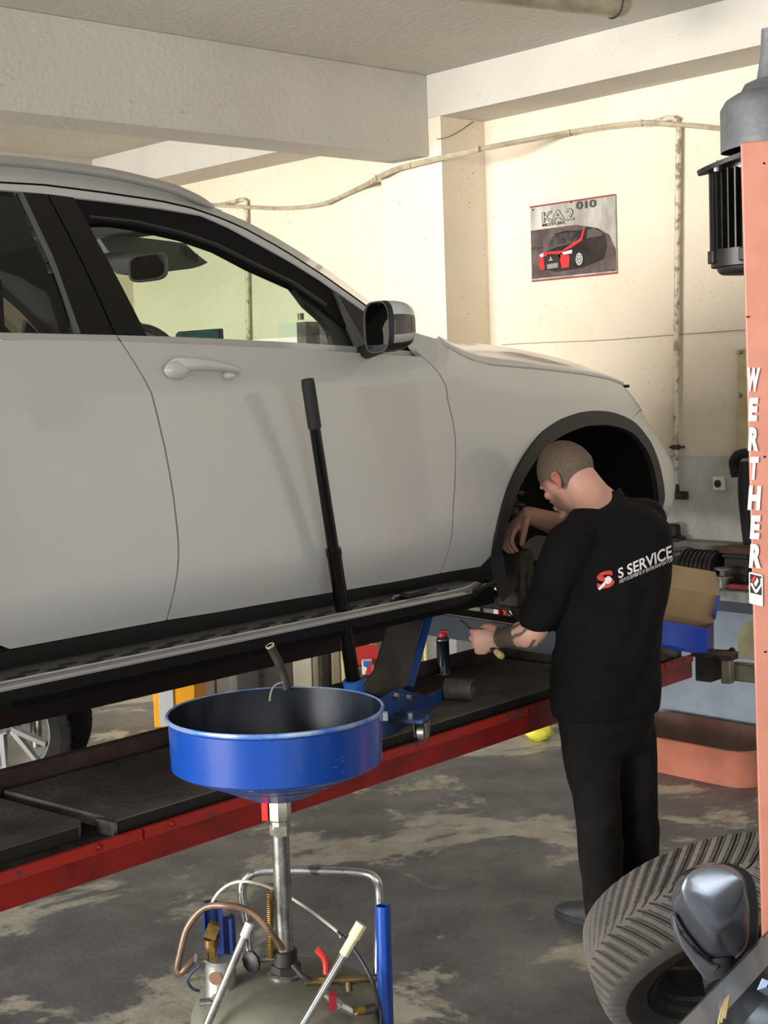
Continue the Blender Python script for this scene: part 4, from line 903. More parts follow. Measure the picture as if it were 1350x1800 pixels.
for sd_ in (1, -1):
    mm = (lambda L: L) if sd_ == 1 else (lambda L: [mirror(p) for p in L])
    # black inner door frame above the front window
    fr_up = sil_lo[2:10]; fr_lo = [(158, 392), (200, 391), (240, 397), (280, 405.6), (324, 416), (384, 437), (443, 468.5), (521.5, 504), (560, 532), (590, 556), (612, 575)]
    if sd_ == 1: strip('window_frame', mm(G(fr_up + [(650, 555)], d=.006)), mm(G(fr_lo, d=.012)), M_BLACKG if False else mat('black_door_frame', '080808', .7, spec=.2), car, 50, .02, out=EM * sd_)
    seal_u = [(158, 378), (240, 387), (324, 407), (384, 428), (443, 458), (521, 496), (575, 534)]
    if sd_ == 1: strip('window_seal', mm(G(seal_u, d=.0)), mm(G([(x, y + 3.5) for x, y in seal_u], d=.0)), mat('grey_window_seal', '2f2f2e', .5), car, 40, .012, out=EM * sd_)
    panel('pillar_trim', H([(521.5, 503), (545, 534), (575, 561), (586.7, 577.6), (590, 589), (597, 606), (632, 609), (612, 567), (590, 550), (560, 528)], goff), mat('dark_green_black_trim', '151b18', .35), car, fn=lambda s, z: goff(s, z) + .02, side=sd_, step=.06)
    panel('sail_panel', H([(589, 513), (642, 550), (660, 563), (662, 612), (645, 610), (603, 530)], goff), M_BLACKP, car, fn=goff, side=sd_, step=.06)
    strip('window_divider', mm(G([(586, 511), (608, 560), (630, 608.6)], d=-.004)), mm(G([(591, 514), (618, 563), (644.5, 610)], d=-.004)), mat('grey_divider', '4b4b4b', .45), car, 10, .02, out=EM * sd_)
    panel('pillar_cover', H([(84, 341), (129, 347), (170, 422), (258, 590), (204, 589), (150, 470)], goff), M_BLACKG, car, fn=goff, side=sd_, step=.06)
    panel('pillar_cover', H([(39, 338), (81.5, 341), (147, 469), (201, 589), (140, 586.5), (90, 450)], goff), M_BLACKG, car, fn=goff, side=sd_, step=.06)
    strip('chrome_strip', mm(G([(33, 338), (88, 455), (133, 586)], d=-.004)), mm(G([(38.5, 338), (93.5, 455), (140, 586)], d=-.004)), mat('grey_satin_strip', '6d7070', .3, .6), car, 16, .012, out=EM * sd_)
    panel('rear_window', H([(-40, 332), (33, 338), (88, 455), (133, 586), (-40, 584)], goff) + [(1.62, 1.895), (1.45, 2.1), (1.6, 2.23)], M_TINT, car, fn=lambda s, z: goff(s, z) + .006, side=sd_, step=.1)
    panel('rear_pillar', [(1.62, 1.895), (1.45, 2.1), (1.6, 2.245), (1.2, 2.235), (.75, 2.18), (.45, 1.9)], M_WHITE, car, fn=goff, side=sd_, step=.1)
    panel('side_window', H([(130, 350), (280, 385), (384, 420), (521.5, 490), (575, 527), (606, 560), (630, 608), (258, 590), (190, 460)], goff), M_SGLASS, car, fn=lambda s, z: goff(s, z) + .022, side=sd_, step=.1, depth=.003)
    bo = lambda s, z: .098
    strip('belt_trim', mm(G([(-160, 583), (0, 584.5), (204, 589)], bo)), mm(G([(-160, 597), (0, 597), (210, 600)], bo)), mat('satin_belt_trim', 'aaa8a4', .4, .15), car, 12, .012, out=EM * sd_)
    strip('belt_trim', mm(G([(206, 589.3), (311, 592), (420, 597), (500, 601), (630, 609.5), (733, 618)], bo)), mm(G([(213.5, 600.4), (311, 604.5), (420, 609), (500, 612.8), (630, 620), (742, 627)], bo)), MATS['satin_belt_trim'], car, 24, .012, out=EM * sd_)
    # door handles
    for pth in ([(294, 644), (310, 641), (340, 641), (375, 645), (403, 651), (417, 658)],):
        pp = [hit(x, y) for x, y in pth]
        outs = [.004, .024, .036, .036, .028, .004]
        P_ = catmull([CP(s, side_off(s, z) - o_, z, sd_) for (s, z), o_ in zip(pp, outs)], 6); n_ = len(P_)
        R = []
        for i, p in enumerate(P_):
            u_ = i / (n_ - 1); hgt = .0125 * (1.7 - 1.2 * u_) * min(1, .3 + 6 * min(u_, 1 - u_)); th_ = .011
            t_ = (P_[min(i + 1, n_ - 1)] - P_[max(0, i - 1)]).normalized(); no = EM * sd_; up_ = t_.cross(no).normalized(); up_ = up_ if up_.z > 0 else -up_
            R.append([p + up_ * (hgt * math.sin(a_)) + no * (th_ * math.cos(a_)) for a_ in [2 * math.pi * k / 14 for k in range(14)]])
        mb = MB(); mb.loft(R); hd2 = mb.build('door_handle', M_WHITE, car, sharp=70, recalc=True)
        s0_, z0_ = hit(306, 655); c_ = CP(s0_, side_off(s0_, z0_) - .012, z0_, sd_)
        MB().ball(c_ + UP * .006, (.042, .016, .024), ER, EM, UP).build('handle_base', M_WHITE, hd2)
        s0_, z0_ = hit(398, 660); c_ = CP(s0_, side_off(s0_, z0_) - .010, z0_, sd_); MB().ball(c_, (.02, .018, .012), ER, EM, UP).build('handle_base', M_WHITE, hd2)
# side mirrors
def sidemirror(sd_):
    fx = (lambda v: v) if sd_ == 1 else (lambda v: v - EM * (2 * v.dot(EM)))
    w = fx((RT * .45 - HD * .89)); e = fx((RT * .89 + HD * .45)); c0_ = onm(663, 575, CM + .03)
    c0_ = c0_ if sd_ == 1 else mirror(c0_)
    hw, hh = .082, .074
    def ring(d, k, dz=0, kk=1.0): return [c0_ + e * d + UP * dz + w * (hw * k * kk * math.copysign(abs(math.cos(a_)) ** .62, math.cos(a_))) + UP * (hh * k * math.copysign(abs(math.sin(a_)) ** .62, math.sin(a_))) for a_ in [2 * math.pi * i / 72 for i in range(72)]]
    hous = [ring(0, .98), ring(.012, 1.0), ring(.04, .985, .001), ring(.068, .92, .002), ring(.088, .78, .003), ring(.101, .55, .003), ring(.107, .22, .003)]
    MB().loft(hous, False, True).build('mirror_housing', M_BLACKP, car, sharp=60)
    def band(name, a0, a1, m, k=1.012):
        i0, i1 = int(a0 / 5), int(a1 / 5)
        R = [[(c0_ + (p - c0_) * k) for p in [r_[i % 72] for i in range(i0, i1 + 1)]] for r_ in hous[1:]]
        mb = MB(); mb.loft(R, False, False, closed=False); o = mb.build(name, m, car, sharp=70); return o
    band('mirror_cap', 15, 185, M_WHITE); band('indicator', -10, 15, mat('smoked_indicator', '4a4b4a', .15, .2, coat=.5)); band('mirror_strip', -30, -10, M_SILVER)
    g = MB(); rr_ = ring(-.001, .93); g.add(rr_ + [c0_ - e * .001], [(i, (i + 1) % 72, 72) for i in range(72)])
    g.build('mirror_glass', mat('mirror_glass', '8a8f93', .02, 1.0), car)
    MB().loft([ring(-.004, 1.0), ring(-.004, .94), ring(.004, .93)], False, False).build('mirror_rim', mat('grey_mirror_rim', '56585a', .4), car, sharp=70)
    f0 = c0_ - UP * .055 + e * .02 - w * .03; MB().tube([f0, f0 - w * .09 - UP * .012, f0 - w * .16 - UP * .02], .022, 10, 4).build('mirror_foot', M_BLACKP, car)
sidemirror(1); sidemirror(-1)
# running board with oval grip pads
for sd_ in (1, -1):
    mm = (lambda p: p) if sd_ == 1 else mirror
    s0_, s1_ = 1.80, 3.66; zz = 1.128
    MB().prism([mm(RF(s, m_, zz - .012)) for s, m_ in ((s0_, CM - .10), (s0_, CM + .085), (s1_ - .12, CM + .085), (s1_, CM + .03), (s1_, CM - .10))], UP * .012).build('running_board', mat('brushed_board', '8e8e8c', .35, .6), car, smooth=False)
    strip('board_edge', [mm(RF(s, m_, zz + .003)) for s, m_ in ((s0_, CM + .068), (s1_ - .14, CM + .068), (s1_, CM + .012))], [mm(RF(s, m_, zz - .010)) for s, m_ in ((s0_, CM + .092), (s1_ - .13, CM + .092), (s1_ + .005, CM + .03))], mat('bright_board_edge', 'c4c2c0', .35, .4), car, 30, .006, out=EM * sd_ + UP)
    strip('board_underside', [mm(RF(s, m_, zz - .010)) for s, m_ in ((s0_, CM + .088), (s1_ - .1, CM + .088), (s1_ + .12, CM + .01))], [mm(RF(s, m_, zz - .052)) for s, m_ in ((s0_, CM + .05), (s1_ - .1, CM + .05), (s1_ + .12, CM - .02))], M_BLACKP, car, 30, .01, out=EM * sd_)
    for r_ in range(2):
        for k in range(17):
            sc_ = s0_ + .06 + k * .11 + r_ * .055
            if sc_ > s1_ - .2: continue
            mc_ = CM + .018 + r_ * .027
            MB().prism([mm(RF(sc_ + .028 * math.cos(a_) * (1 if abs(math.cos(a_)) < .9 else 1.05), mc_ + .009 * math.sin(a_), zz + .0002)) for a_ in [2 * math.pi * i / 12 for i in range(12)]], UP * .003).build('grip_pad', M_RUBBER, car, smooth=False)
    MB().box(mm(RF(2.8, CM - .05, zz - .045)), (1.8, .2, .05), ER, EM).build('board_carrier', M_BLACKM, car)
# underbody, engine bay, cabin floor, dash, seats
MB().box(RF(2.82, CM - HALF, 1.13), (1.72, 1.70, .12), ER, EM).box(RF(2.75, CM - HALF, 1.1), (4.2, .86, .2), ER, EM).box(RF(4.42, CM - HALF, 1.42), (1.15, .92, .62), ER, EM).box(RF(3.66, CM - HALF, 1.5), (.06, 1.64, .72), ER, EM).build('underbody', M_BLACKM, car)
MB().box(RF(.55, CM - HALF, 1.5), (.12, 1.5, .8), ER, EM).build('tailgate', M_WHITE, car, bevel=.04)
M_DASH = mat('dark_dash', '1a1d1c', .6)
MB().loft([[CP(s, o_, z) for s, z in ((3.30, 1.55), (3.30, 1.83), (3.36, 1.872), (3.62, 1.90), (3.66, 1.55))] for o_ in (.16, .9, 1.73)]).build('dashboard', M_DASH, car)
c_ = onm(347, 590, CM - .93) - UP * .036; MB().box(c_, (.012, .215, .10), (ER * .96 + EM * .1).normalized(), EM, UP).build('display', mat('teal_display', '2d4a4c', .12, .1), car, bevel=.006)
MB().box(c_ + ER * .012, (.012, .225, .11), ER, EM, UP).build('display_back', M_BLACKP, car, bevel=.005)
c_ = onm(272, 606, CM - 1.32); MB().tube([c_ + EM * (.185 * math.cos(a_)) + (UP * .93 - ER * .37) * (.185 * math.sin(a_)) - UP * .11 for a_ in [2 * math.pi * i / 24 for i in range(25)]], .014, 8, 2).build('steering_wheel', M_RUBBER, car)
M_SEAT = mat('dark_seat_leather', '1d1c1b', .6)
for o_ in (.42, 1.45):
    MB().box(CP(2.55, o_, 1.35), (.5, .46, .16), ER, EM).box(CP(2.22, o_, 1.6), (.14, .46, .6), (ER * .96 + UP * .0).normalized(), EM).build('seat', M_SEAT, car, bevel=.04)
    MB().box(CP(2.14, o_, 1.99), (.10, .26, .18), ER, EM).build('headrest', M_SEAT, car, bevel=.04)
MB().box(CP(1.2, .945, 1.5), (.2, 1.3, .6), ER, EM).box(CP(1.5, .945, 1.35), (.5, 1.3, .16), ER, EM).build('seat', M_SEAT, car, bevel=.04)
# sensor housing and rear view mirror seen through the side window
mp = [(196, 412), (250, 418), (300, 424), (326, 428), (345, 446), (365.5, 461.5), (352, 468), (335, 472.5), (300, 475), (282, 472), (262, 452), (240, 443), (215, 444), (192, 444), (176, 420)]
MB().prism([onm(x, y, CM - .80) for x, y in mp], EM * -.22).build('overhead_console', mat('grey_console', '6a6d69', .8), car, sharp=40)
vb = MB()
for k in range(6):
    a_ = onm(318 + k * 5.2, 433 + k * 3.2, CM - .797); b_ = onm(322 + k * 5.2, 444 + k * 3.0, CM - .797); vb.box((a_ + b_) / 2, (.006, .004, .03), ER, EM, UP)
vb.build('console_vent', M_BLACKP, car)
c_ = onm(260, 470, CM - .78); rx = (RT * .95 - UP * -.06).normalized(); 
def mring(d, k): return [c_ + HD * d + rx * (.062 * k * math.copysign(abs(math.cos(a_)) ** .5, math.cos(a_))) + UP * (.043 * k * math.copysign(abs(math.sin(a_)) ** .5, math.sin(a_)) + .004 * math.cos(a_)) for a_ in [2 * math.pi * i / 32 for i in range(32)]]
rm = MB().loft([mring(-.012, .97), mring(0, 1), mring(.03, .97), mring(.05, .75)], False, True).build('rear_view_mirror', mat('grey_mirror_case', '7a7c78', .6), car, sharp=60)
mb = MB(); r_ = mring(-.012, .97); r2 = mring(-.012, .86); mb.loft([r_, r2], False, False); mb.build('mirror_frame', M_BLACKP, rm)
mb = MB(); mb.add(r2 + [c_ - HD * .012], [(i, (i + 1) % 32, 32) for i in range(32)]); mb.build('mirror_glass', MATS['mirror_glass'], rm)
MB().tube([c_ + HD * .04, c_ + HD * .07 + UP * .03, c_ + HD * .1 + UP * .06], .014, 8, 3).build('mirror_stalk', M_BLACKP, rm)
MB().prism([onm(x, y, CM - 1.5) for x, y in [(-90, 340), (135, 340), (160, 470), (165, 588), (113, 588), (93, 526), (86, 513), (40, 486), (0, 473), (-90, 440)]], EM * -.02).build('cabin_dark_sheet', mat('cabin_dark_tone', '2b2826', .9), car, smooth=False)  # added dark sheet standing in for the dim cabin behind the rear window
# axle, brake and suspension in the front wheel arch
hc = CP(AXF, .19, 1.04)
M_DISC = mat('rusty_brake_disc', '4a443e', .5, .6, '332d29', 12)
for sd_ in (1, -1):
    mm = (lambda p: p) if sd_ == 1 else mirror
    c_ = mm(hc); e_ = EM * sd_
    if sd_ == 1:
        MB().lathe(c_, e_, [(.0, .05), (.04, .05), (.045, .03), (.075, .03), (.08, .0), (.165, .0), (.165, -.025), (.08, -.03), (.0, -.03)], 40).build('brake_disc', M_DISC, car)
        MB().box(c_ - ER * .14 + UP * .03, (.10, .10, .20), ER, EM).box(c_ - ER * .12 + UP * .0 + e_ * .03, (.06, .05, .12), ER, EM).build('brake_caliper', M_DARKST, car, bevel=.012)
    MB().tube([c_ - e_ * .08 + UP * .05, c_ - e_ * .12 + UP * .25, c_ - e_ * .16 + UP * .5], .035, 12, 4).build('strut', M_DARKST, car)
    P_ = [c_ - e_ * (.13 + .02 * i / 60) + UP * (.22 + .26 * i / 60) + ER * (.065 * math.cos(i * .63)) + e_ * (.065 * math.sin(i * .63)) for i in range(61)]
    MB().tube(P_, .008, 6, 1).build('coil_spring', M_DARKST, car)
    MB().tube([c_ - e_ * .05 - UP * .09, c_ - e_ * .2 - UP * .07, c_ - e_ * .42 - UP * .02], .028, 8, 3).tube([c_ - e_ * .05 - UP * .09, c_ - ER * .14 - e_ * .25 - UP * .06, c_ - ER * .28 - e_ * .4 - UP * .0], .024, 8, 3).build('control_arm', mat('grey_control_arm', '55534f', .6, .3), car)
    MB().tube([c_ - e_ * .05, c_ - e_ * .3 + UP * .02, c_ - e_ * .5 + UP * .04], .02, 8, 3).build('drive_shaft', M_DARKST, car)
    MB().tube([c_ - ER * .1 + UP * .02, c_ - ER * .22 - UP * .02 - e_ * .03, c_ - ER * .30 + UP * .08 - e_ * .1, c_ - ER * .28 + UP * .3 - e_ * .2], .007, 6, 6).build('brake_hose', M_RUBBER, car)
# mud flap strip hanging behind the arch
strip('liner_flap', [CP(3.86, .10, 1.22), CP(3.92, .12, 1.10), CP(4.0, .14, 1.01)], [CP(3.97, .12, 1.22), CP(4.02, .14, 1.10), CP(4.08, .16, 1.03)], mat('dark_grey_flap', '2f2f2d', .7), car, 12, .006)
# remaining wheels
def car_wheel(s, sd_):
    c_ = CP(s, .14, .745 + .37, sd_); w_ = tyre_mesh(c_, EM * sd_, .365, .235, .25, 180, lgroove).build('wheel', M_TYRE, car, sharp=30)
    alloy(c_, EM * sd_, .365, .25, .235, w_)
car_wheel(RAX, 1); car_wheel(RAX, -1); car_wheel(AXF, -1)
# black phone on the running board
c_ = RF(3.33, CM + .03, 1.134)
t = thing('phone', 'black phone in a case lying on the running board', 'phone', c_)
pd_ = (ER * .99 + EM * -.1).normalized(); pe_ = UP.cross(pd_)
MB().box(c_ + UP * .006, (.15, .074, .010), pd_, pe_).build('case', M_RUBBER, t, bevel=.004)
MB().box(c_ + UP * .0115, (.142, .066, .002), pd_, pe_).build('screen', M_BLACKG, t)
MB().tube([c_ - pd_ * .075 + UP * .006, c_ - pd_ * .10 + UP * .006, c_ - pd_ * .12 - pe_ * .01 + UP * .004], .004, 6, 3).build('charging_plug', mat('grey_plug', '6f7275', .4), t)
# loose wheel standing beyond the near runway
wc = dep(18, 1252, 6.5)
wax = (-HD * .80 - RT * .22 - UP * .2 + RT * .0).normalized()
t = thing('loose_wheel', 'alloy wheel leaning on the floor beyond the near runway, bottom left', 'wheel', V(wc.x, wc.y, 0))
zmin = math.sqrt(1 - wax.z ** 2) * .35 + abs(wax.z) * .11
wc.z = zmin
tyre_mesh(wc, wax, .355, .235, .235, 260, lgroove).build('tyre', M_TYRE, t, sharp=30)
alloy(wc, wax, .355, .235, .235, t)
q = wc - wax * .04
MB().cyl(q + RT * .09 - UP * .16, q + RT * .09 + UP * .0, .025).build('axle_stub', M_STEEL, t)
# ------------------------------------------------------------------ the mechanic
def circ_ring(c, A, B, a, b, n=28, e=1.0):
    return [c + A * (a * math.copysign(abs(math.cos(t_)) ** e, math.cos(t_))) + B * (b * math.copysign(abs(math.sin(t_)) ** e, math.sin(t_))) for t_ in [2 * math.pi * k / n for k in range(n)]]
def limb(mb, pts, seg=18, sub=5):
    """pts: (point, radius) -> one tapering closed tube with rounded ends"""
    P = catmull([p for p, r in pts], sub); rr = catmull([V(r, 0, 0) for p, r in pts], sub); n = len(P)
    T = [(P[min(i + 1, n - 1)] - P[max(i - 1, 0)]).normalized() for i in range(n)]
    a, b = frame(T[0]); R = []
    def ringat(c, a, b, r): return [c + a * (r * math.cos(t_)) + b * (r * math.sin(t_)) for t_ in [2 * math.pi * k / seg for k in range(seg)]]
    for i in range(n):
        a = (a - T[i] * a.dot(T[i])).normalized(); b = T[i].cross(a); r = rr[i].x
        if i == 0:
            for q in (.35, .75): R.append(ringat(P[0] - T[0] * (r * math.sqrt(1 - q * q) * .8), a, b, r * q))
        R.append(ringat(P[i], a, b, r))
        if i == n - 1:
            for q in (.75, .35): R.append(ringat(P[i] + T[i] * (r * math.sqrt(1 - q * q) * .8), a, b, r * q))
    mb.loft(R); return mb
def fuse(name, mb, m, parent, voxel, smooth=3, fac=.5):
    o = mb.build(name, m, parent, recalc=False)
    r = o.modifiers.new('fuse', 'REMESH'); r.mode = 'VOXEL'; r.voxel_size = voxel; r.use_smooth_shade = True
    if smooth:
        s_ = o.modifiers.new('relax', 'SMOOTH'); s_.iterations = smooth; s_.factor = fac
    return freeze(o)
FDB = (-RT * .62 + HD * .785).normalized()           # where the torso faces
LFB = UP.cross(FDB).normalized()                     # his left
HOR = (-RT * .73 + HD * .683).normalized(); pt = math.radians(33)
HF = HOR * math.cos(pt) - UP * math.sin(pt); HU = UP * math.cos(pt) + HOR * math.sin(pt); HL = HU.cross(HF).normalized()
tl = math.radians(4); HU, HL = HU * math.cos(tl) - HL * math.sin(tl) * -1, HL * math.cos(tl) - HU * math.sin(tl)
hc0 = dep(998, 837, 4.76)
foot_l = onz(1062, 1632, 0); foot_r = foot_l - LFB * .20 + FDB * .03
pelvis = dep(1066, 1238, 4.66)
def skinmat():
    m = bpy.data.materials.new('skin'); m.use_nodes = True; N = m.node_tree.nodes; L = m.node_tree.links; b = N['Principled BSDF']
    b.inputs['Roughness'].default_value = .5; b.inputs['Subsurface Weight'].default_value = .08; b.inputs['Subsurface Radius'].default_value = (.6, .25, .15); b.inputs['Subsurface Scale'].default_value = .02
    at = N.new('ShaderNodeAttribute'); at.attribute_name = 'tint'; L.new(at.outputs['Color'], b.inputs['Base Color']); return m
M_SKIN = skinmat()
body = thing('person', 'mechanic in black polo and trousers standing at the open wheel arch, head bowed', 'person', V(foot_l.x, foot_l.y, 0))
pcol = body
body_root = body
bpy.data.objects.remove(body)
mb = MB()
# --- head
def hp(f, l, u): return hc0 + HF * f + HL * l + HU * u
R = []; ns, nr = 40, 26
for i in range(1, nr):
    ph = math.pi * i / nr; u = -math.cos(ph); rad = math.sin(ph); ring_ = []
    for k in range(ns):
        a_ = 2 * math.pi * k / ns; f = math.cos(a_) * rad; l = math.sin(a_) * rad
        fx, lx, ux = f * .098, l * .077, u * .118
        if u < 0:
            w_ = min(1, -u / .9); lx *= 1 - .30 * w_ ** 1.3                      # jaw narrows
            if f < 0: fx *= 1 - .38 * w_                                         # nape
            else: fx *= 1 + .02 * w_
            fx += .014 * w_
        else:
            if f < 0: fx *= 1.03
            lx *= 1 - .03 * u
        if f > .5 * rad and -.25 < u < .02: fx -= .006                           # eye line
        ring_.append(hp(fx, lx, ux))
    R.append(ring_)
mb.loft(R)
# brow, nose, lips, chin, cheeks
mb.ball(hp(.083, .0, .014), (.012, .050, .010), HF, HL, HU, 16, 8)
mb.loft([[hp(.088, -.008, .006), hp(.088, .008, .006), hp(.100, .0, .006)], [hp(.088, -.014, -.018), hp(.088, .014, -.018), hp(.105, 0, -.020)], [hp(.086, -.017, -.036), hp(.086, .017, -.036), hp(.110, 0, -.036)], [hp(.086, -.012, -.044), hp(.086, .012, -.044), hp(.101, 0, -.045)]])
mb.ball(hp(.092, .012, -.036), (.012, .008, .008), HF, HL, HU, 10, 6).ball(hp(.092, -.012, -.036), (.012, .008, .008), HF, HL, HU, 10, 6)
mb.ball(hp(.096, 0, -.060), (.010, .025, .006), HF, HL, HU, 14, 6).ball(hp(.093, 0, -.070), (.010, .022, .007), HF, HL, HU, 14, 6)
mb.ball(hp(.086, 0, -.097), (.020, .026, .018), HF, HL, HU, 16, 8)
for s_ in (1, -1): mb.ball(hp(.070, .044 * s_, -.022), (.016, .016, .016), HF, HL, HU, 14, 8)
# neck into the back, shoulders and trunk (under the shirt)
nb = dep(1050, 893, 4.80)
limb(mb, [(hp(-.024, 0, -.005), .060), (hp(-.028, 0, -.06), .0635), (hp(-.03, 0, -.075).lerp(nb, .5), .068), (nb, .077), (nb - UP * .05, .088), (nb - UP * .09, .09)], 28, 6)
LS, RS = dep(1000, 958, 4.64), dep(1143, 912, 4.86)
chest = dep(1078, 985, 4.73)
mb.loft([circ_ring(nb - UP * .04, FDB, LFB, .07, .09), circ_ring((LS + RS) / 2 + UP * .0, FDB, (LS - RS).normalized(), .085, .15), circ_ring(chest, FDB, (LS - RS).normalized(), .10, .145), circ_ring(dep(1070, 1100, 4.69), FDB, LFB, .09, .13), circ_ring(pelvis, FDB, LFB, .095, .14), circ_ring(pelvis - UP * .10, FDB, LFB, .085, .13)])
# left arm: hangs, forearm reaching to the tool by the jack
LE, LW = dep(938, 1112, 4.63), dep(877, 1123, 4.73)
limb(mb, [(LS, .06), (LS.lerp(LE, .5), .05), (LE + UP * .004, .043), (LE.lerp(LW, .35), .044), (LE.lerp(LW, .75), .034), (LW, .0285)])
# left hand: back of the hand to the camera, fingers curled round the tool handle
hd_dir = (-RT * .86 + HD * .45 - UP * .10).normalized()
hs = (UP * .95 - RT * .1 + hd_dir * .0); hs = (hs - hd_dir * hs.dot(hd_dir)).normalized()     # thumb side up
hn = hd_dir.cross(hs).normalized(); hn = hn if hn.dot(HD) < 0 else -hn                          # back of hand, to the camera
pc = LW + hd_dir * .045 - hs * .004
mb.loft([circ_ring(LW, hs, hn, .030, .024), circ_ring(LW + hd_dir * .03 - hs * .003, hs, hn, .037, .019), circ_ring(LW + hd_dir * .062 - hs * .006, hs, hn, .041, .017), circ_ring(LW + hd_dir * .082 - hs * .008, hs, hn, .040, .015), circ_ring(LW + hd_dir * .089 - hs * .008, hs, hn, .034, .010)])
for k in range(4):
    kb = LW + hd_dir * (.080 - .004 * abs(k - 1)) + hs * (.026 - .0215 * k) - hn * .001; ln_ = [.92, 1.0, .95, .78][k]
    limb(mb, [(kb - hd_dir * .02, .0105), (kb, .0105), (kb + hd_dir * .024 * ln_ - hn * .016, .0098), (kb + hd_dir * .016 * ln_ - hn * .041, .0092), (kb - hd_dir * .010 - hn * .046, .0085), (kb - hd_dir * .018 - hn * .036, .0078)], 10, 4)
tb = LW + hd_dir * .02 + hs * .028 - hn * .008
limb(mb, [(tb - hd_dir * .01, .015), (tb + hd_dir * .020 + hs * .008 - hn * .012, .0135), (tb + hd_dir * .045 + hs * .002 - hn * .032, .0115), (tb + hd_dir * .058 - hs * .012 - hn * .040, .0095)], 12, 4)
# right arm: reaching forward into the arch, hand hanging over the part
RE, RW = dep(1035, 940, 5.10), dep(925, 904, 5.04)
limb(mb, [(RS, .06), (RS.lerp(RE, .5), .05), (RE, .044), (RE.lerp(RW, .4), .043), (RE.lerp(RW, .8), .034), (RW, .029)])
rd = (dep(903, 926, 5.02) - RW).normalized(); rs_ = (HD * .8 + RT * -.2 + UP * .1); rs_ = (rs_ - rd * rs_.dot(rd)).normalized(); rn = rd.cross(rs_).normalized()
rn = rn if rn.z > 0 or rn.dot(RT) < 0 else -rn
mb.loft([circ_ring(RW, rs_, rn, .029, .022), circ_ring(RW + rd * .03, rs_, rn, .037, .018), circ_ring(RW + rd * .07, rs_, rn, .041, .015), circ_ring(RW + rd * .086, rs_, rn, .036, .011)])
for k in range(4):
    kb = RW + rd * .080 + rs_ * (.030 - .020 * k); ln_ = [.92, 1.0, .95, .78][k]
    limb(mb, [(kb - rd * .02, .010), (kb, .0098), (kb + (rd * .7 - UP * .6).normalized() * .038 * ln_, .0092), (kb + (rd * .7 - UP * .6).normalized() * .038 * ln_ + (-UP + RT * .15).normalized() * .026, .0085), (kb + (rd * .7 - UP * .6).normalized() * .038 * ln_ + (-UP + RT * .35).normalized() * .046, .0075)], 10, 4)
tb = RW + rd * .025 - rs_ * .032
limb(mb, [(tb, .014), (tb + rd * .02 - rs_ * .016 - UP * .012, .0125), (tb + rd * .035 - rs_ * .02 - UP * .04, .0105), (tb + rd * .04 - rs_ * .016 - UP * .058, .009)], 12, 4)
# legs under the trousers
hipL, hipR = pelvis + LFB * .085 - UP * .06, pelvis - LFB * .085 - UP * .06
kneeL, kneeR = dep(1052, 1432, 4.62), dep(1118, 1425, 4.72)
ankL, ankR = foot_l + UP * .09, foot_r + UP * .09
limb(mb, [(hipL, .08), (hipL.lerp(kneeL, .5), .065), (kneeL, .05), (kneeL.lerp(ankL, .4), .05), (ankL, .036)]); limb(mb, [(hipR, .08), (hipR.lerp(kneeR, .5), .065), (kneeR, .05), (kneeR.lerp(ankR, .4), .05), (ankR, .036)])
for an_, ft in ((ankL, foot_l), (ankR, foot_r)): limb(mb, [(an_, .034), (ft + FDB * .03 + UP * .05, .03), (ft + FDB * .12 + UP * .03, .02)])
person = mb.build('person', M_SKIN, None, recalc=False)
rm_ = person.modifiers.new('fuse', 'REMESH'); rm_.mode = 'VOXEL'; rm_.voxel_size = .0036
s_ = person.modifiers.new('relax', 'SMOOTH'); s_.iterations = 3; s_.factor = .5
freeze(person)
tag(person, 'mechanic in black polo and trousers standing at the open wheel arch, head bowed', 'person')
# ears (part of the head's surface shape) as raised shells on the body mesh's head
def ear(sg):
    e0 = hp(-.006, .0755 * sg, -.012); E_ = MB()
    outer = [(.006, -.030), (-.004, -.026), (-.016, -.008), (-.022, .012), (-.018, .028), (-.004, .034), (.008, .028), (.012, .014), (.009, .0), (.009, -.016)]
    def pt_(q, k, d): f, u = q; return e0 + HF * (f * k) + HU * (u * k) + HL * (sg * d) - HF * (d * .25)
    E_.loft([[pt_(q, .75, -.004) for q in outer], [pt_(q, .98, .007) for q in outer], [pt_(q, 1.0, .011) for q in outer], [pt_(q, .86, .012) for q in outer], [pt_(q, .62, .005) for q in outer], [pt_(q, .3, .003) for q in outer]])
    o = E_.build('ear', mat('ear_skin', 'c4806f', .5, 0, 'b86a5e', 30), person, sharp=80, recalc=True)
    sb = o.modifiers.new('round', 'SUBSURF'); sb.levels = 2; sb.render_levels = 2
ear(1); ear(-1)
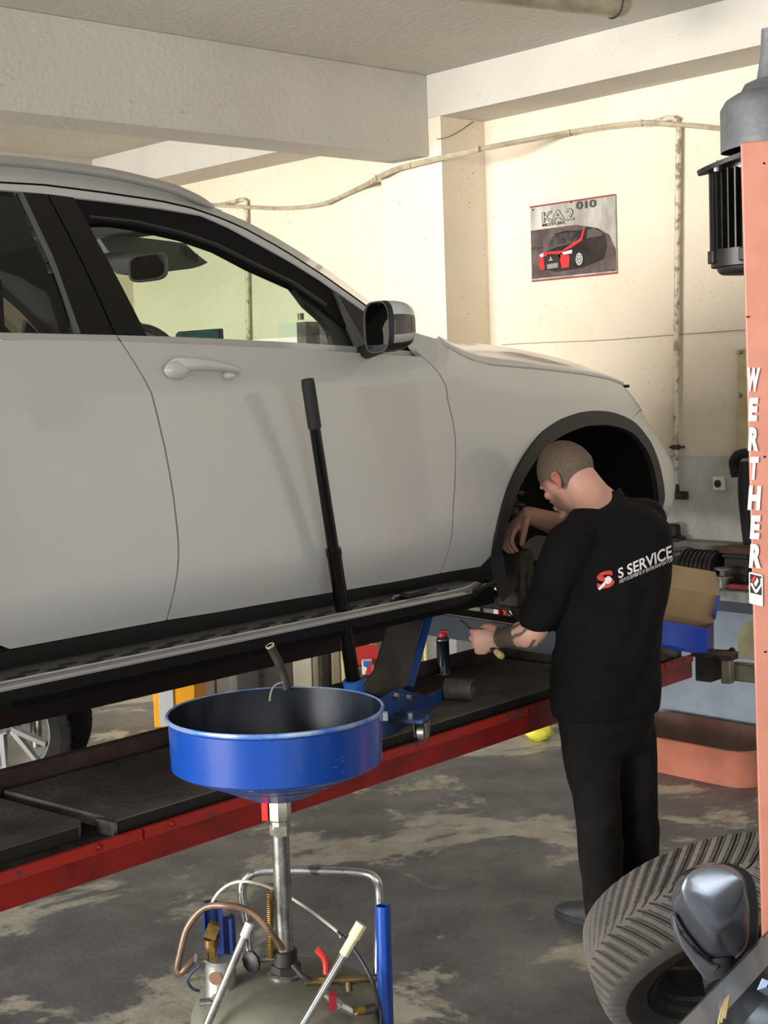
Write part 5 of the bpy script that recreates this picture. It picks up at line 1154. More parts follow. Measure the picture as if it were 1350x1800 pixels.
# colouring of the skin: ruddy cheeks, stubble, tattoo bands on the left forearm
me = person.data
ca = me.color_attributes.new('tint', 'FLOAT_COLOR', 'POINT')
base = np.array(lin('d3a48f')[:3]); ruddy = np.array(lin('c98570')[:3]); stub = np.array(lin('7a6052')[:3]); ink = np.array(lin('3c3d3b')[:3])
cols_ = np.ones((len(me.vertices), 4)); fa = (LW - LE).normalized(); fl_ = (LW - LE).length
f1, f2 = frame(fa)
from mathutils import noise as mnoise
for v in me.vertices:
    p = v.co; c_ = base.copy(); d = p - hc0; f, l, u = d.dot(HF), d.dot(HL), d.dot(HU)
    nz = mnoise.noise(p * 25)
    if d.length < .17:
        k0_ = min(1, (.17 - d.length) / .05); c_ = c_ * (1 - .15 * k0_) + ruddy * .15 * k0_
        if f > .012 and u < -.015 and abs(l) < .08:
            k = min(1, (-u - .015) / .03) * min(1, (f - .012) / .03); c_ = c_ * (1 - .85 * k) + stub * .85 * k
        if f > .05 and -.05 < u < 0: c_ = c_ * .6 + ruddy * .4
    q = p - LE; x = q.dot(fa) / fl_
    if -.15 < x < 1.02 and (q - fa * q.dot(fa)).length < .07:
        ang = math.atan2(q.dot(f2), q.dot(f1)); t_ = 0.0
        if .38 < x < .99: t_ = .90 + .08 * nz
        elif -.15 < x <= .38:
            w_ = math.sin(ang * 6 + x * 8 + nz * 2.4); t_ = .85 if w_ > .62 - .45 * x else (.4 if nz > .3 and x > .3 else 0)
        c_ = c_ * (1 - t_) + ink * t_
    if (p - RW).length < .13: c_ = c_ * .8 + np.array(lin('8a6a58')[:3]) * .2
    cols_[v.index, :3] = c_ * (1 + .05 * nz)
ca.data.foreach_set('color', cols_.reshape(-1))
# cropped hair: a close cap over the skull
hb = MB(); R = []; nr = 22
for i in range(1, nr):
    ph = math.pi * (.0 + .76 * i / (nr - 1)); u = math.cos(ph); rad = math.sin(ph); row = []
    for k in range(48):
        a_ = 2 * math.pi * k / 48; f, l = math.cos(a_), math.sin(a_)
        uu, rr = u, rad
        # hairline: high at the forehead, down to the nape behind, round the ears at the sides
        lim = -.72 if f < -.35 else (.30 if f > .55 else -.72 + (f + .35) / .90 * 1.02)
        if .1 < f < .75 and abs(l) > .6: lim = min(lim, -.02)
        if -.35 <= f <= .1 and abs(l) > .8: lim = max(lim, .02) if f > -.12 else lim
        if uu < lim: uu = lim; rr = math.sqrt(max(0, 1 - lim * lim))
        fx, lx, ux = f * rr * .1008, l * rr * .0792, uu * .1205
        if uu < 0:
            w_ = min(1, -uu / .9); lx *= 1 - .30 * w_ ** 1.3
            if f < 0: fx *= 1 - .38 * w_
            fx += .014 * w_
        elif f < 0: fx *= 1.03
        row.append(hp(fx, lx, ux))
    R.append(row)
R = [[hp(0, 0, .1205)] * 48] + R
hb.loft(R, False, False)
def hairmat():
    m = bpy.data.materials.new('cropped_hair'); m.use_nodes = True; N = m.node_tree.nodes; L = m.node_tree.links; b = N['Principled BSDF']
    b.inputs['Roughness'].default_value = .75
    t = N.new('ShaderNodeTexCoord'); n = N.new('ShaderNodeTexNoise'); n.inputs['Scale'].default_value = 420; n.inputs['Detail'].default_value = 2; L.new(t.outputs['Object'], n.inputs['Vector'])
    r = N.new('ShaderNodeValToRGB'); r.color_ramp.elements[0].position = .35; r.color_ramp.elements[1].position = .68; r.color_ramp.elements[0].color = lin('4d4036'); r.color_ramp.elements[1].color = lin('85725f'); L.new(n.outputs[0], r.inputs[0])
    at = N.new('ShaderNodeAttribute'); at.attribute_name = 'fade'; sp = N.new('ShaderNodeSeparateColor'); L.new(at.outputs['Color'], sp.inputs[0])
    mx = N.new('ShaderNodeMix'); mx.data_type = 'RGBA'; mx.inputs['B'].default_value = lin('4a3629'); mm_ = N.new('ShaderNodeMath'); mm_.operation = 'MULTIPLY'; mm_.inputs[1].default_value = .65
    L.new(sp.outputs[1], mm_.inputs[0]); L.new(mm_.outputs[0], mx.inputs['Factor']); L.new(r.outputs[0], mx.inputs['A']); L.new(mx.outputs['Result'], b.inputs['Base Color'])
    al = N.new('ShaderNodeMath'); al.operation = 'MULTIPLY_ADD'; al.inputs[1].default_value = 1.5; ns_ = N.new('ShaderNodeMath'); ns_.operation = 'SUBTRACT'; ns_.inputs[1].default_value = .55
    L.new(n.outputs[0], ns_.inputs[0]); L.new(sp.outputs[0], al.inputs[0]); L.new(ns_.outputs[0], al.inputs[2]); L.new(al.outputs[0], b.inputs['Alpha'])
    bp = N.new('ShaderNodeBump'); bp.inputs['Strength'].default_value = .5; bp.inputs['Distance'].default_value = .003; L.new(n.outputs[0], bp.inputs['Height']); L.new(bp.outputs[0], b.inputs['Normal'])
    return m
o = hair = hb.build('hair', hairmat(), person, sharp=180, recalc=True)
fa_ = hair.data.color_attributes.new('fade', 'FLOAT_COLOR', 'POINT')
for v in hair.data.vertices:
    d = v.co - hc0; f, l, u = d.dot(HF) / .0993, d.dot(HL) / .0785, d.dot(HU) / .1195
    n_ = math.hypot(f, l) + 1e-6; f /= n_; l /= n_
    lim = -.72 if f < -.35 else (.30 if f > .55 else -.72 + (f + .35) / .90 * 1.02)
    if .1 < f < .75 and abs(l) > .6: lim = min(lim, -.02)
    k = max(0, min(1, (u - lim + .02) / .42)); g_c = k * k * (3 - 2 * k)
    fa_.data[v.index].color = (g_c, max(0, min(1, (u - .1) / .7)), 0, 1)
# --- polo shirt
def cloth(name, c, c2): return mat(name, c, .9, 0, c2, 9, bump=.35, bscale=11, spec=.18)
M_POLO = cloth('black_polo_cotton', '0b0b0d', '121214'); M_TROU = cloth('black_trouser_cloth', '121011', '1a1819')
SA = (LS - RS).normalized()
def mixA(k): return (LFB * (1 - k) + SA * k).normalized()
sh = MB()
tors = [(1064, 1252, 4.64, .183, .135, 0), (1064, 1236, 4.645, .186, .138, 0), (1066, 1190, 4.66, .188, .14, .1), (1069, 1140, 4.67, .188, .142, .25), (1073, 1085, 4.69, .187, .142, .45), (1082, 1030, 4.71, .192, .140, .65), (1089, 980, 4.735, .194, .135, .85), (1088, 940, 4.75, .190, .125, 1.0), (1077, 910, 4.77, .155, .108, 1.0), (1066, 893, 4.785, .115, .092, .9), (1054, 884, 4.80, .085, .080, .7)]
sh.loft([circ_ring(dep(x, y, t_), mixA(k), FDB, a_, b_, 40, .88) for x, y, t_, a_, b_, k in tors])
# shoulder caps and sleeves
limb(sh, [(RS - SA * -.02, .075), (RS + (RE - RS) * .25, .078), (RS + (RE - RS) * .6, .072), (RS + (RE - RS) * .85, .070)], 22)
limb(sh, [(LS + SA * -.02 + UP * .005, .080), (LS.lerp(LE, .3), .076), (LS.lerp(LE, .62), .068), (LS.lerp(LE, .84), .064)], 22)
limb(sh, [(RS + UP * .01 + SA * .03, .062), (nb + FDB * -.01 - UP * .035, .075), (LS - SA * .03 + UP * .012, .066)], 20)
shirt = fuse('polo_shirt', sh, M_POLO, person, .0075, 6, .5)
# soft folds running down from the shoulder blades and across the waist
sme = shirt.data; sme.update()
off_ = person.location
for v in sme.vertices:
    p = v.co + off_; d = p - chest; h = d.dot(UP); a_ = d.dot(LFB); n_ = v.normal
    f1_ = math.sin((h * 26 + a_ * 21 + mnoise.noise(p * 4) * 3.2)); k1 = math.exp(-((h + .26) / .20) ** 2)
    f2_ = math.sin((h * 17 - a_ * 30 + mnoise.noise(p * 5 + V(3, 0, 0)) * 2.4)); k2 = math.exp(-((a_ - .13) / .08) ** 2 - ((h + .02) / .14) ** 2)
    amp = .012 * k1 * max(f1_, -.4) + .010 * k2 * f2_
    v.co += n_ * amp
sme.update()
# collar
cb = MB(); cA = circ_ring(dep(1049, 878, 4.80), mixA(.8), FDB, .083, .076, 48); c1_ = dep(1049, 878, 4.80)
up_c = (nb - chest).normalized() * .6 + UP * .5; up_c.normalize()
R = []
for dz, k in ((.0, 1.0), (.022, .98), (.030, .97), (.028, 1.02), (.006, 1.12), (-.020, 1.26), (-.024, 1.24), (-.004, 1.1)):
    R.append([c1_ + (p - c1_) * k + up_c * dz for p in cA])
cb.loft(R, False, False); cb.build('collar', cloth('black_collar_rib', '131315', '1b1b1e'), shirt, sharp=80, recalc=True)
# --- trousers
tr = MB()
def legrings(hip, knee, ank, sgn, w):
    return [(hip + UP * .05, .088), (hip.lerp(knee, .35), .090), (hip.lerp(knee, .7), .078), (knee, .071), (knee.lerp(ank, .35), .073), (knee.lerp(ank, .75), .066), (ank + UP * .03, .064), (ank - UP * .045, .060)]
limb(tr, legrings(hipL, kneeL, ankL, 1, 1), 24); limb(tr, legrings(hipR, kneeR, ankR, -1, 1), 24)
tr.loft([circ_ring(pelvis + UP * .06, LFB, FDB, .168, .118, 36), circ_ring(pelvis, LFB, FDB, .173, .125, 36), circ_ring(pelvis - UP * .06, LFB, FDB, .172, .128, 36), circ_ring(pelvis - UP * .13, LFB, FDB, .160, .115, 36), circ_ring(pelvis - UP * .16, LFB, FDB, .13, .08, 36)])
trou = fuse('trousers', tr, M_TROU, person, .0075, 6, .5)
for v in trou.data.vertices:
    p = v.co; h = p.z; nz = mnoise.noise(p * 6)
    v.co += v.normal * (.0026 * math.sin(h * 44 + nz * 5 + p.dot(LFB) * 18) * (math.exp(-((h - .40) / .10) ** 2) + math.exp(-((h - .13) / .07) ** 2) + .5 * math.exp(-((h - .64) / .05) ** 2)))
trou.data.update()
# shoes
M_SHOE = mat('dark_grey_shoe', '232527', .6, 0, '33373b', 20, bump=.1)
for ft in (foot_l, foot_r):
    R = []
    for x, w_, h_ in ((-.075, .026, .07), (-.06, .036, .09), (-.02, .040, .105), (.03, .040, .095), (.08, .044, .072), (.13, .048, .055), (.17, .042, .045), (.195, .024, .034)):
        c_ = ft + FDB * x; R.append([c_ + LFB * (w_ * math.cos(a_)) + UP * (.024 + (h_ - .024) * max(0, math.sin(a_)) ** .8 if math.sin(a_) > 0 else .024 + .012 * math.sin(a_)) for a_ in [2 * math.pi * k / 22 for k in range(22)]])
    s1 = MB().loft(R).build('shoe', M_SHOE, person, sharp=70, recalc=True)
    sole = [(-.082, .0), (-.07, .034), (-.02, .043), (.05, .042), (.12, .051), (.17, .046), (.2, .022), (.206, 0)]
    pts = [ft + FDB * x + LFB * w_ for x, w_ in sole] + [ft + FDB * x - LFB * w_ for x, w_ in sole[-2:0:-1]]
    MB().prism(pts, UP * .024).build('sole', M_RUBBER, s1, bevel=.004)
    lc = MB()
    for k in range(4): lc.tube([ft + FDB * (.03 + .022 * k) + LFB * s_ * .028 + UP * (.088 - .009 * k - .012 * abs(s_)) for s_ in (-1, -.4, .4, 1)], .0025, 6, 3)
    lc.build('laces', M_BLACKP, s1)
# --- printing on the shirt back, laid onto the cloth
bm = bmesh.new(); bm.from_mesh(shirt.data); bvh = BVHTree.FromBMesh(bm); bm.free()
def onshirt(x, y, lift=.0016):
    d = ray(x, y).normalized(); hit_ = bvh.ray_cast(CC - off_, d)
    if hit_[0] is None: return None
    return hit_[0] + off_ + hit_[1] * lift
def shirtprint(name, vs, fs, m, to_px, cut=.03, lift=.0016):
    """2D outline -> finely cut -> laid on the cloth"""
    b_ = bmesh.new(); bv_ = [b_.verts.new((v[0], v[1], 0)) for v in vs]
    for f in fs:
        try: b_.faces.new([bv_[i] for i in f])
        except ValueError: pass
    bmesh.ops.triangulate(b_, faces=b_.faces[:])
    xs = [v.co.x for v in b_.verts]; ys = [v.co.y for v in b_.verts]
    for ax_, lo, hi in ((0, min(xs), max(xs)), (1, min(ys), max(ys))):
        k = math.floor(lo / cut) + 1
        while k * cut < hi:
            co = V(0, 0, 0); no = V(0, 0, 0); co[ax_] = k * cut; no[ax_] = 1
            bmesh.ops.bisect_plane(b_, geom=b_.verts[:] + b_.edges[:] + b_.faces[:], plane_co=co, plane_no=no, dist=1e-6); k += 1
    b_.verts.index_update(); P_ = [onshirt(*to_px(v.co.x, v.co.y), lift) for v in b_.verts]
    mb_ = MB(); mb_.v = [p if p is not None else V(0, 0, 0) for p in P_]
    mb_.f = [tuple(v.index for v in f.verts) for f in b_.faces if all(P_[v.index] is not None for v in f.verts)]
    b_.free(); return mb_.build(name, m, shirt, smooth=False)
def norm2(s, bold=0, spacing=1.0):
    vs, fs = text2d(s, 1.0, bold, 0, spacing); x0 = min(v.x for v in vs); x1 = max(v.x for v in vs); y0 = min(v.y for v in vs); y1 = max(v.y for v in vs)
    return [((v.x - x0) / (x1 - x0), (v.y - y0) / (y1 - y0)) for v in vs], fs
def quadmap(p00, p10, p01, p11):
    return lambda u, v: tuple((1 - u) * ((1 - v) * a_ + v * c_) + u * ((1 - v) * b_ + v * d_) for a_, b_, c_, d_ in zip(p00, p10, p01, p11))
M_PRW = mat('white_shirt_print', 'e9e9e6', .7); M_PRR = mat('red_shirt_print', 'd8453c', .7)
vs, fs = norm2('S SERVICE', .02); shirtprint('lettering', vs, fs, M_PRW, quadmap((1087, 1018), (1181, 980), (1085.5, 1000), (1179, 958)), .05)
vs, fs = norm2('АВТОСЕРВИЗ И ВУЛКАНИЗАТОР', .008); shirtprint('lettering', vs, fs, M_PRW, quadmap((1088.5, 1026), (1182, 986.5), (1087.5, 1020), (1181.5, 980)), .04)
lg = [(.86, .98), (.5, 1.0), (.22, .92), (.04, .74), (.0, .54), (.08, .40), (.22, .36), (.46, .43), (.62, .43), (.70, .38), (.60, .30), (.40, .16), (.36, .04), (.60, .0), (.86, .08), (.99, .26), (1.0, .46), (.90, .60), (.72, .66), (.46, .62), (.36, .64), (.36, .72), (.5, .76), (.80, .76)]
vs, fs = norm2('S', .035); shirtprint('emblem', vs, fs, M_PRR, quadmap((1050, 1037), (1081, 1031), (1048.5, 1008), (1077, 1001)), .15)
wr = [(.04, .06), (.14, -.06), (.52, .26), (.60, .22), (.74, .24), (.84, .36), (.86, .50), (.76, .42), (.66, .44), (.64, .54), (.74, .64), (.62, .66), (.50, .58), (.46, .44), (.44, .40)]
shirtprint('emblem_spanner', wr, [tuple(range(len(wr)))], M_PRW, quadmap((1050, 1037), (1081, 1031), (1048.5, 1008), (1077, 1001)), .15, .0024)
# small letter on the trouser side
bm = bmesh.new(); bm.from_mesh(trou.data); tb_ = BVHTree.FromBMesh(bm); bm.free()
vs, fs = norm2('S', .03); mbp = MB()
P_ = []
for u, v in vs:
    x, y = quadmap((973.5, 1310), (980.5, 1309.5), (973, 1299.5), (980, 1299))(u, v); h_ = tb_.ray_cast(CC - off_, ray(x, y).normalized()); P_.append(h_[0] + off_ + h_[1] * .002 if h_[0] is not None else None)
if all(p is not None for p in P_):
    mbp.add(P_, fs); mbp.build('lettering', M_PRW, trou, smooth=False)
# the tool in his left hand
gc = LW + hd_dir * .075 - hn * .028
gd = (hs * .72 + hd_dir * .62 + hn * -.1).normalized()
g0 = dep(880, 1152, 4.70)
gd = (gc - g0).normalized()
t = thing('screwdriver', 'tool with pale yellow handle end held in the mechanic\'s left hand', 'tool', g0)
MB().lathe(g0, gd, [(.0, -.012), (.009, -.010), (.012, 0), (.011, .02), (.009, .03), (.0, .03)], 16).build('handle_end', mat('pale_yellow_plastic', 'c9b878', .4), t)
MB().cyl(g0 + gd * .02, g0 + gd * .11, .0095).build('handle', M_BLACKP, t)
MB().cyl(g0 + gd * .10, g0 + gd * .24, .0045).build('blade', M_STEEL, t)
# ------------------------------------------------------------------ waste oil drainer in the foreground
DX = 1.762; DY = 2.246
def D(z, a=0, r=0): return V(DX, DY, z) + (RT * math.cos(a) + HD * math.sin(a)) * r
def near_(x, y, dt=0.0, t0=2.87): return dep(x, y, t0 + dt)
t = thing('oil_drainer', 'mobile waste oil drainer with blue bowl on a steel pole', 'oil drainer', V(DX, DY, 0))
RB = .2085
zr = 1.133
bowl = MB().lathe(V(DX, DY, 0), UP, [(.040, zr - .174), (.058, zr - .170), (.100, zr - .150), (.150, zr - .127), (.196, zr - .107), (.2062, zr - .100), (RB, zr - .010), (RB + .004, zr - .006)], 96).build('bowl', mat('scratched_blue_enamel', '0e3f92', .26, 0, '0d3986', 4, coat=.2), t, sharp=12)
nt_ = MATS['scratched_blue_enamel'].node_tree; N_ = nt_.nodes; L_k = nt_.links; bs_ = N_['Principled BSDF']; prev_ = bs_.inputs['Base Color'].links[0].from_socket
tc_ = N_.new('ShaderNodeTexCoord'); mp_ = N_.new('ShaderNodeMapping'); mp_.inputs['Scale'].default_value = (9, 9, 70); nz_ = N_.new('ShaderNodeTexNoise'); nz_.inputs['Scale'].default_value = 3.5; nz_.inputs['Detail'].default_value = 4; nz_.inputs['Distortion'].default_value = .6
L_k.new(tc_.outputs['Object'], mp_.inputs[0]); L_k.new(mp_.outputs[0], nz_.inputs['Vector'])
rp_ = N_.new('ShaderNodeValToRGB'); rp_.color_ramp.elements[0].position = .715; rp_.color_ramp.elements[1].position = .74; L_k.new(nz_.outputs[0], rp_.inputs[0])
mx_ = N_.new('ShaderNodeMix'); mx_.data_type = 'RGBA'; mx_.inputs['B'].default_value = lin('8fa6cc'); L_k.new(rp_.outputs[0], mx_.inputs['Factor']); L_k.new(prev_, mx_.inputs['A']); L_k.new(mx_.outputs['Result'], bs_.inputs['Base Color'])
MB().lathe(V(DX, DY, 0), UP, [(RB + .004, zr - .006), (RB + .0055, zr - .001), (RB + .003, zr + .003), (RB - .001, zr + .001)], 96).build('bowl_rim', mat('worn_blue_rim', '3b6ab4', .3, .3, '8f9fb4', 14), bowl, sharp=80)
MB().lathe(V(DX, DY, 0), UP, [(RB - .001, zr + .001), (RB - .004, zr - .090), (.198, zr - .104), (.12, zr - .138), (.04, zr - .160), (.0, zr - .162)], 96).build('bowl_inside', M_BOWLIN, bowl, sharp=60)
MB().lathe(V(DX, DY, 0), UP, [(.1725, zr - .118), (.177, zr - .1165)], 72).lathe(V(DX, DY, 0), UP, [(.128, zr - .1385), (.133, zr - .1365)], 72).build('bowl_seam', mat('scratched_seam', '7f97bd', .4, .3), bowl)
q = near_(670, 1250, -.0); MB().box(D(zr - .02, .02, RB + .006), (.010, .014, .016), RT, HD).build('rim_clip', M_ZINC, bowl)
# grate line and oil film in the bowl
MB().lathe(V(DX, DY, 0), UP, [(.0, zr - .120), (.150, zr - .120)], 48).build('oil_film', mat('dark_oil', '0b0c0d', .06, 0, coat=.6), bowl)
# ball valve and pole
zv = zr - .172
M_NICK = mat('nickel_valve', 'b9b3a4', .3, .8, '8f8878', 30)
vb = MB().lathe(V(DX, DY, 0), UP, [(.0, zv - .062), (.0185, zv - .062), (.0185, zv - .048), (.0235, zv - .044), (.0235, zv - .008), (.021, zv), (.021, zv + .006), (.0, zv + .006)], 8)
vb.build('ball_valve', M_NICK, t, sharp=25)
vb2 = MB().lathe(V(DX, DY, 0), UP, [(.0, zv - .076), (.0205, zv - .076), (.0205, zv - .056), (.0, zv - .056)], 6); vb2.build('hex_nut', M_NICK, t, sharp=20)
MB().box(D(zv - .020, math.pi, .028) , (.012, .022, .05), RT, HD).box(D(zv - .0, math.pi, .024), (.012, .02, .014), RT, HD).build('valve_lever', mat('red_lever', 'c8322c', .4), t)
MB().cyl(D(zv - .07), D(.585), .0172, seg=28).build('pole', M_STEEL, t)
zt_ = .600
MB().lathe(V(DX, DY, 0), UP, [(.017, zt_ + .052), (.024, zt_ + .050), (.024, zt_ + .022), (.021, zt_ + .02)], 28).build('pole_clamp', M_DARKST, t)
MB().lathe(V(DX, DY, 0), UP, [(.018, zt_ + .024), (.030, zt_ + .022), (.031, zt_ + .006), (.018, zt_ + .004)], 6).build('hex_nut', M_DARKST, t, sharp=20)
MB().lathe(V(DX, DY, 0), UP, [(.0, zt_ + .008), (.032, zt_ + .008), (.036, zt_ + .004), (.036, zt_ - .012), (.0, zt_ - .012)], 32).build('tank_bung', M_STEEL, t)
kn = D(zt_ + .03, math.pi * .98, .062); kx = (D(zt_ + .03, math.pi * .98, .062) - D(zt_ + .03)).normalized()
MB().cyl(D(zt_ + .034, math.pi * .98, .02), kn, .006).build('knob_stem', M_STEEL, t); kf = (kx * .6 - HD * .8).normalized()
MB().lathe(kn, kf, [(.0, 0), (.014, 0), (.0225, .006), (.0225, .012), (.016, .016), (.0, .017)], 10).build('clamp_knob', M_BLACKP, t, sharp=30)
# tank
M_TANK = mat('olive_grey_tank', '8a8a7a', .42, .35, '6c6c5f', 4, bump=.03, rough2=.55)
MB().lathe(V(DX, DY, 0), UP, [(.0, .10), (.14, .10), (.18, .115), (.193, .14), (.1935, .50), (.19, .53), (.178, .556), (.15, .576), (.10, .590), (.05, .597), (.0, .599)], 72).build('tank', M_TANK, t, sharp=60)
for k in range(4):
    a_ = k * math.pi / 2 + .5; q = D(.0, a_, .16)
    MB().cyl(q + UP * .045, q + UP * .11, .008).build('caster_fork', M_ZINC, t); MB().lathe(q + UP * .0255 - RT * .01, RT, [(.0, 0), (.022, 0), (.025, .004), (.025, .016), (.022, .02), (.0, .02)], 20).build('caster_wheel', M_RUBBER, t)
# push handle: bent tube behind the tank
hh = [near_(442, 1760, .17), near_(437, 1640, .18), near_(425, 1568, .18), near_(437, 1540, .18), near_(468, 1531, .18), near_(560, 1531, .16), near_(632, 1534, .15), near_(660, 1545, .14), near_(667, 1580, .14), near_(664, 1700, .12), near_(662, 1790, .1)]
MB().tube(hh, .0092, 14, 7).build('push_handle', mat('chipped_chrome_tube', 'b9b9b7', .28, .9, '77746f', 40, .55, .6), t)
# blue tube on the right and blue bracket on the left
p0_, p1_ = near_(673, 1592, .02), near_(680, 1860, .02)
MB().lathe(p1_, (p0_ - p1_), [(.0142, 0), (.0152, .0), (.0152, (p0_ - p1_).length), (.0128, (p0_ - p1_).length), (.0128, (p0_ - p1_).length - .12), (.0, (p0_ - p1_).length - .12)], 32).build('probe_holder_tube', M_BLUE, t, sharp=40)
b0 = near_(370, 1592, .12)
MB().box(near_(377, 1640, .13), (.036, .006, .10), RT, HD).box(near_(399, 1645, .15), (.036, .006, .08), RT, HD).box(near_(407, 1645, .14), (.006, .03, .08), RT, HD).box(near_(360, 1630, .12), (.005, .03, .09), RT, HD).cyl(near_(370, 1585, .13), near_(371, 1650, .13), .015, seg=18).build('tool_bracket', mat('navy_bracket', '223a78', .4), t)
# sight glass cylinder with brass coupling
sg = near_(388, 1714, .05)
MB().lathe(sg - UP * .055, UP, [(.0, 0), (.034, 0), (.034, .004), (.0305, .012), (.0305, .082), (.026, .088), (.0, .088)], 36).build('filter_cup', mat('dull_alu_cup', 'b3b2ad', .35, .7, '8c8a85', 18), t)
f_ = (CC - sg); f_.z = 0; f_.normalize(); f_ = (f_ - RT * .35).normalized()
MB().cyl(sg + f_ * .027 + UP * .006, sg + f_ * .0315 + UP * .006, .0135, seg=28).build('sight_glass', mat('brown_sight_glass', '7a5d4e', .15, 0, coat=.5), t)
MB().cyl(sg + f_ * .028 - UP * .034, sg + f_ * .05 - UP * .034, .010, seg=6).cyl(sg + f_ * .045 - UP * .036 - RT * .006, sg + f_ * .05 - UP * .036 - RT * .026, .009, seg=14).build('drain_plug', M_ZINC, t)
cp = near_(372, 1680, .06)
MB().cyl(cp - UP * .015, cp + UP * .022, .0115, seg=6).cyl(cp + UP * .02, cp + UP * .035, .0145, seg=16).box(cp + UP * .052 + RT * .004, (.024, .02, .03), (RT * .9 - UP * .4).normalized(), HD, (UP * .9 + RT * .4).normalized()).build('brass_coupling', M_BRASS, t, sharp=30)
# hoses
MB().tube([near_(497, 1668, .02), near_(470, 1630, .0), near_(440, 1602, .0), near_(400, 1592, .0), near_(360, 1596, .02), near_(330, 1630, .03), near_(316, 1680, .03), near_(312, 1702, .03), near_(318, 1710, .03), near_(330, 1698, .03), near_(345, 1684, .04), near_(358, 1686, .05)], .0068, 12, 7).build('brown_hose', mat('brown_rubber_hose', '5a4436', .35, 0, '7a6048', 16), t)
MB().tube([near_(343, 1684, .03), near_(362, 1686, .045)], .0085, 12, 1).build('hose_clamp', M_ZINC, t)
MB().tube([near_(352, 1696, .03), near_(338, 1708, .03), near_(330, 1724, .03), near_(338, 1737, .04), near_(350, 1742, .05)], .003, 8, 6).build('blue_air_line', mat('navy_air_line', '26344f', .4), t)
MB().tube([near_(372, 1588, .1), near_(386, 1567, .08), near_(410, 1552, .08), near_(440, 1550, .08), near_(480, 1562, .1), near_(530, 1590, .1), near_(590, 1635, .06), near_(600, 1648, .05)], .0032, 8, 7).build('clear_tube', mat('clear_plastic_tube', 'c9c6b8', .25), t)
MB().tube([near_(594, 1638, .055), near_(620, 1665, .02), near_(650, 1715, -.01), near_(668, 1770, -.02), near_(670, 1800, -.02)], .0032, 8, 6).build('black_tube', M_BLACKP, t)
sp = [near_(475, 1565 + k * .5, .045) + RT * (.0062 * math.cos(k * .9)) + HD * (.0062 * math.sin(k * .9)) for k in range(0, 240)]
MB().tube(sp, .0014, 5, 1).build('brass_spring', M_BRASS, t)
# suction probes leaning in the holders
for (x0, y0, x1, y1, nm, tt) in ((438, 1626, 352, 1830, 'grey_tip', -.06), (630, 1634, 515, 1830, 'wood_tip', -.10)):
    a_ = near_(x0, y0, tt); b_ = near_(x1, y1, tt - .02); u_ = (b_ - a_).normalized()
    MB().cyl(a_ + u_ * .02, b_, .0078, seg=20).build('suction_probe', M_CHROME if nm == 'wood_tip' else M_ZINC, t)
    if nm == 'wood_tip': MB().lathe(a_ - u_ * .012, u_, [(.0, 0), (.0115, 0), (.0115, .028), (.0095, .03), (.0095, .066), (.0, .066)], 10).build('probe_tip', mat('cream_wood_tip', 'd8cfae', .6, 0, 'c2b58e', 40, stretch=(1, 1, .2)), t, sharp=25)
    else: MB().cyl(a_ - u_ * .004, a_ + u_ * .024, .009, seg=18).build('probe_tip', mat('taped_tip', 'bdbab2', .6), t)
# fittings on the right of the tank top
MB().tube([near_(515, 1696, .0), near_(532, 1716, -.01), near_(546, 1724, -.01)], .006, 10, 4).build('elbow_pipe', M_DARKST, t)
MB().cyl(near_(536, 1727, -.01), near_(670, 1718, .03), .0075, seg=14).cyl(near_(560, 1725, 0), near_(583, 1724, 0), .011, seg=6).cyl(near_(595, 1723, .01), near_(625, 1721, .02), .0105, seg=14).cyl(near_(612, 1724, .01), near_(614, 1742, .01), .007, seg=12).build('brass_manifold', mat('dull_bronze', '7d6a4a', .4, .7, '5b4d39', 30), t)
MB().tube([near_(573, 1712, .0), near_(572, 1690, .0), near_(566, 1678, -.0), near_(557, 1668, -.0)], lambda u_: .0055 + .002 * u_, 8, 5).build('red_tap_lever', MATS['red_lever'], t)
MB().cyl(near_(570, 1745, -.05), near_(600, 1770, -.06), .009, seg=12).cyl(near_(600, 1768, -.06), near_(627, 1782, -.06), .0075, seg=6).build('drain_tap', M_ZINC, t)
MB().box(near_(585, 1760, -.075), (.014, .02, .03), RT, HD).build('tap_handle', mat('dark_red_tap', 'a02430', .35), t)
MB().cyl(near_(618, 1778, -.06), near_(640, 1776, -.05), .009, seg=14).build('brass_nipple', M_BRASS, t); MB().cyl(near_(640, 1777, -.05), near_(660, 1772, -.05), .0085, seg=14).build('rubber_boot', M_RUBBER, t)
# bent steel pipe standing in the bowl with its wire hook
hb_ = D(zr, math.pi * .48, RB - .012)
t = thing('bent_pipe', 'bent steel spout pipe hooked at the back of the blue bowl', 'pipe', hb_)
P_ = [near_(504, 1212, .215), near_(499, 1188, .215), near_(490, 1165, .205), near_(474, 1134, .19)]
MB().tube(P_, .0092, 16, 6, caps=False).build('pipe', M_DARKST, t)
MB().lathe(P_[-1], (P_[-1] - P_[-2]), [(.0092, -.004), (.0097, 0.0), (.0078, .0004), (.0076, -.0008)], 24).build('pipe_mouth', mat('bright_cut_edge', 'cfc7a8', .4, .6), t)
MB().lathe(P_[-1], (P_[-1] - P_[-2]), [(.0077, -.0005), (.0074, -.014), (.0, -.014)], 20).build('pipe_bore', M_BLACKM, t)
MB().tube([near_(474, 1232, .14), near_(476, 1218, .16), near_(482, 1206, .185), near_(494, 1200, .20), near_(503, 1202, .215)], .0018, 8, 6).build('wire_hook', mat('pale_wire', 'c9c0a4', .4, .5), t)

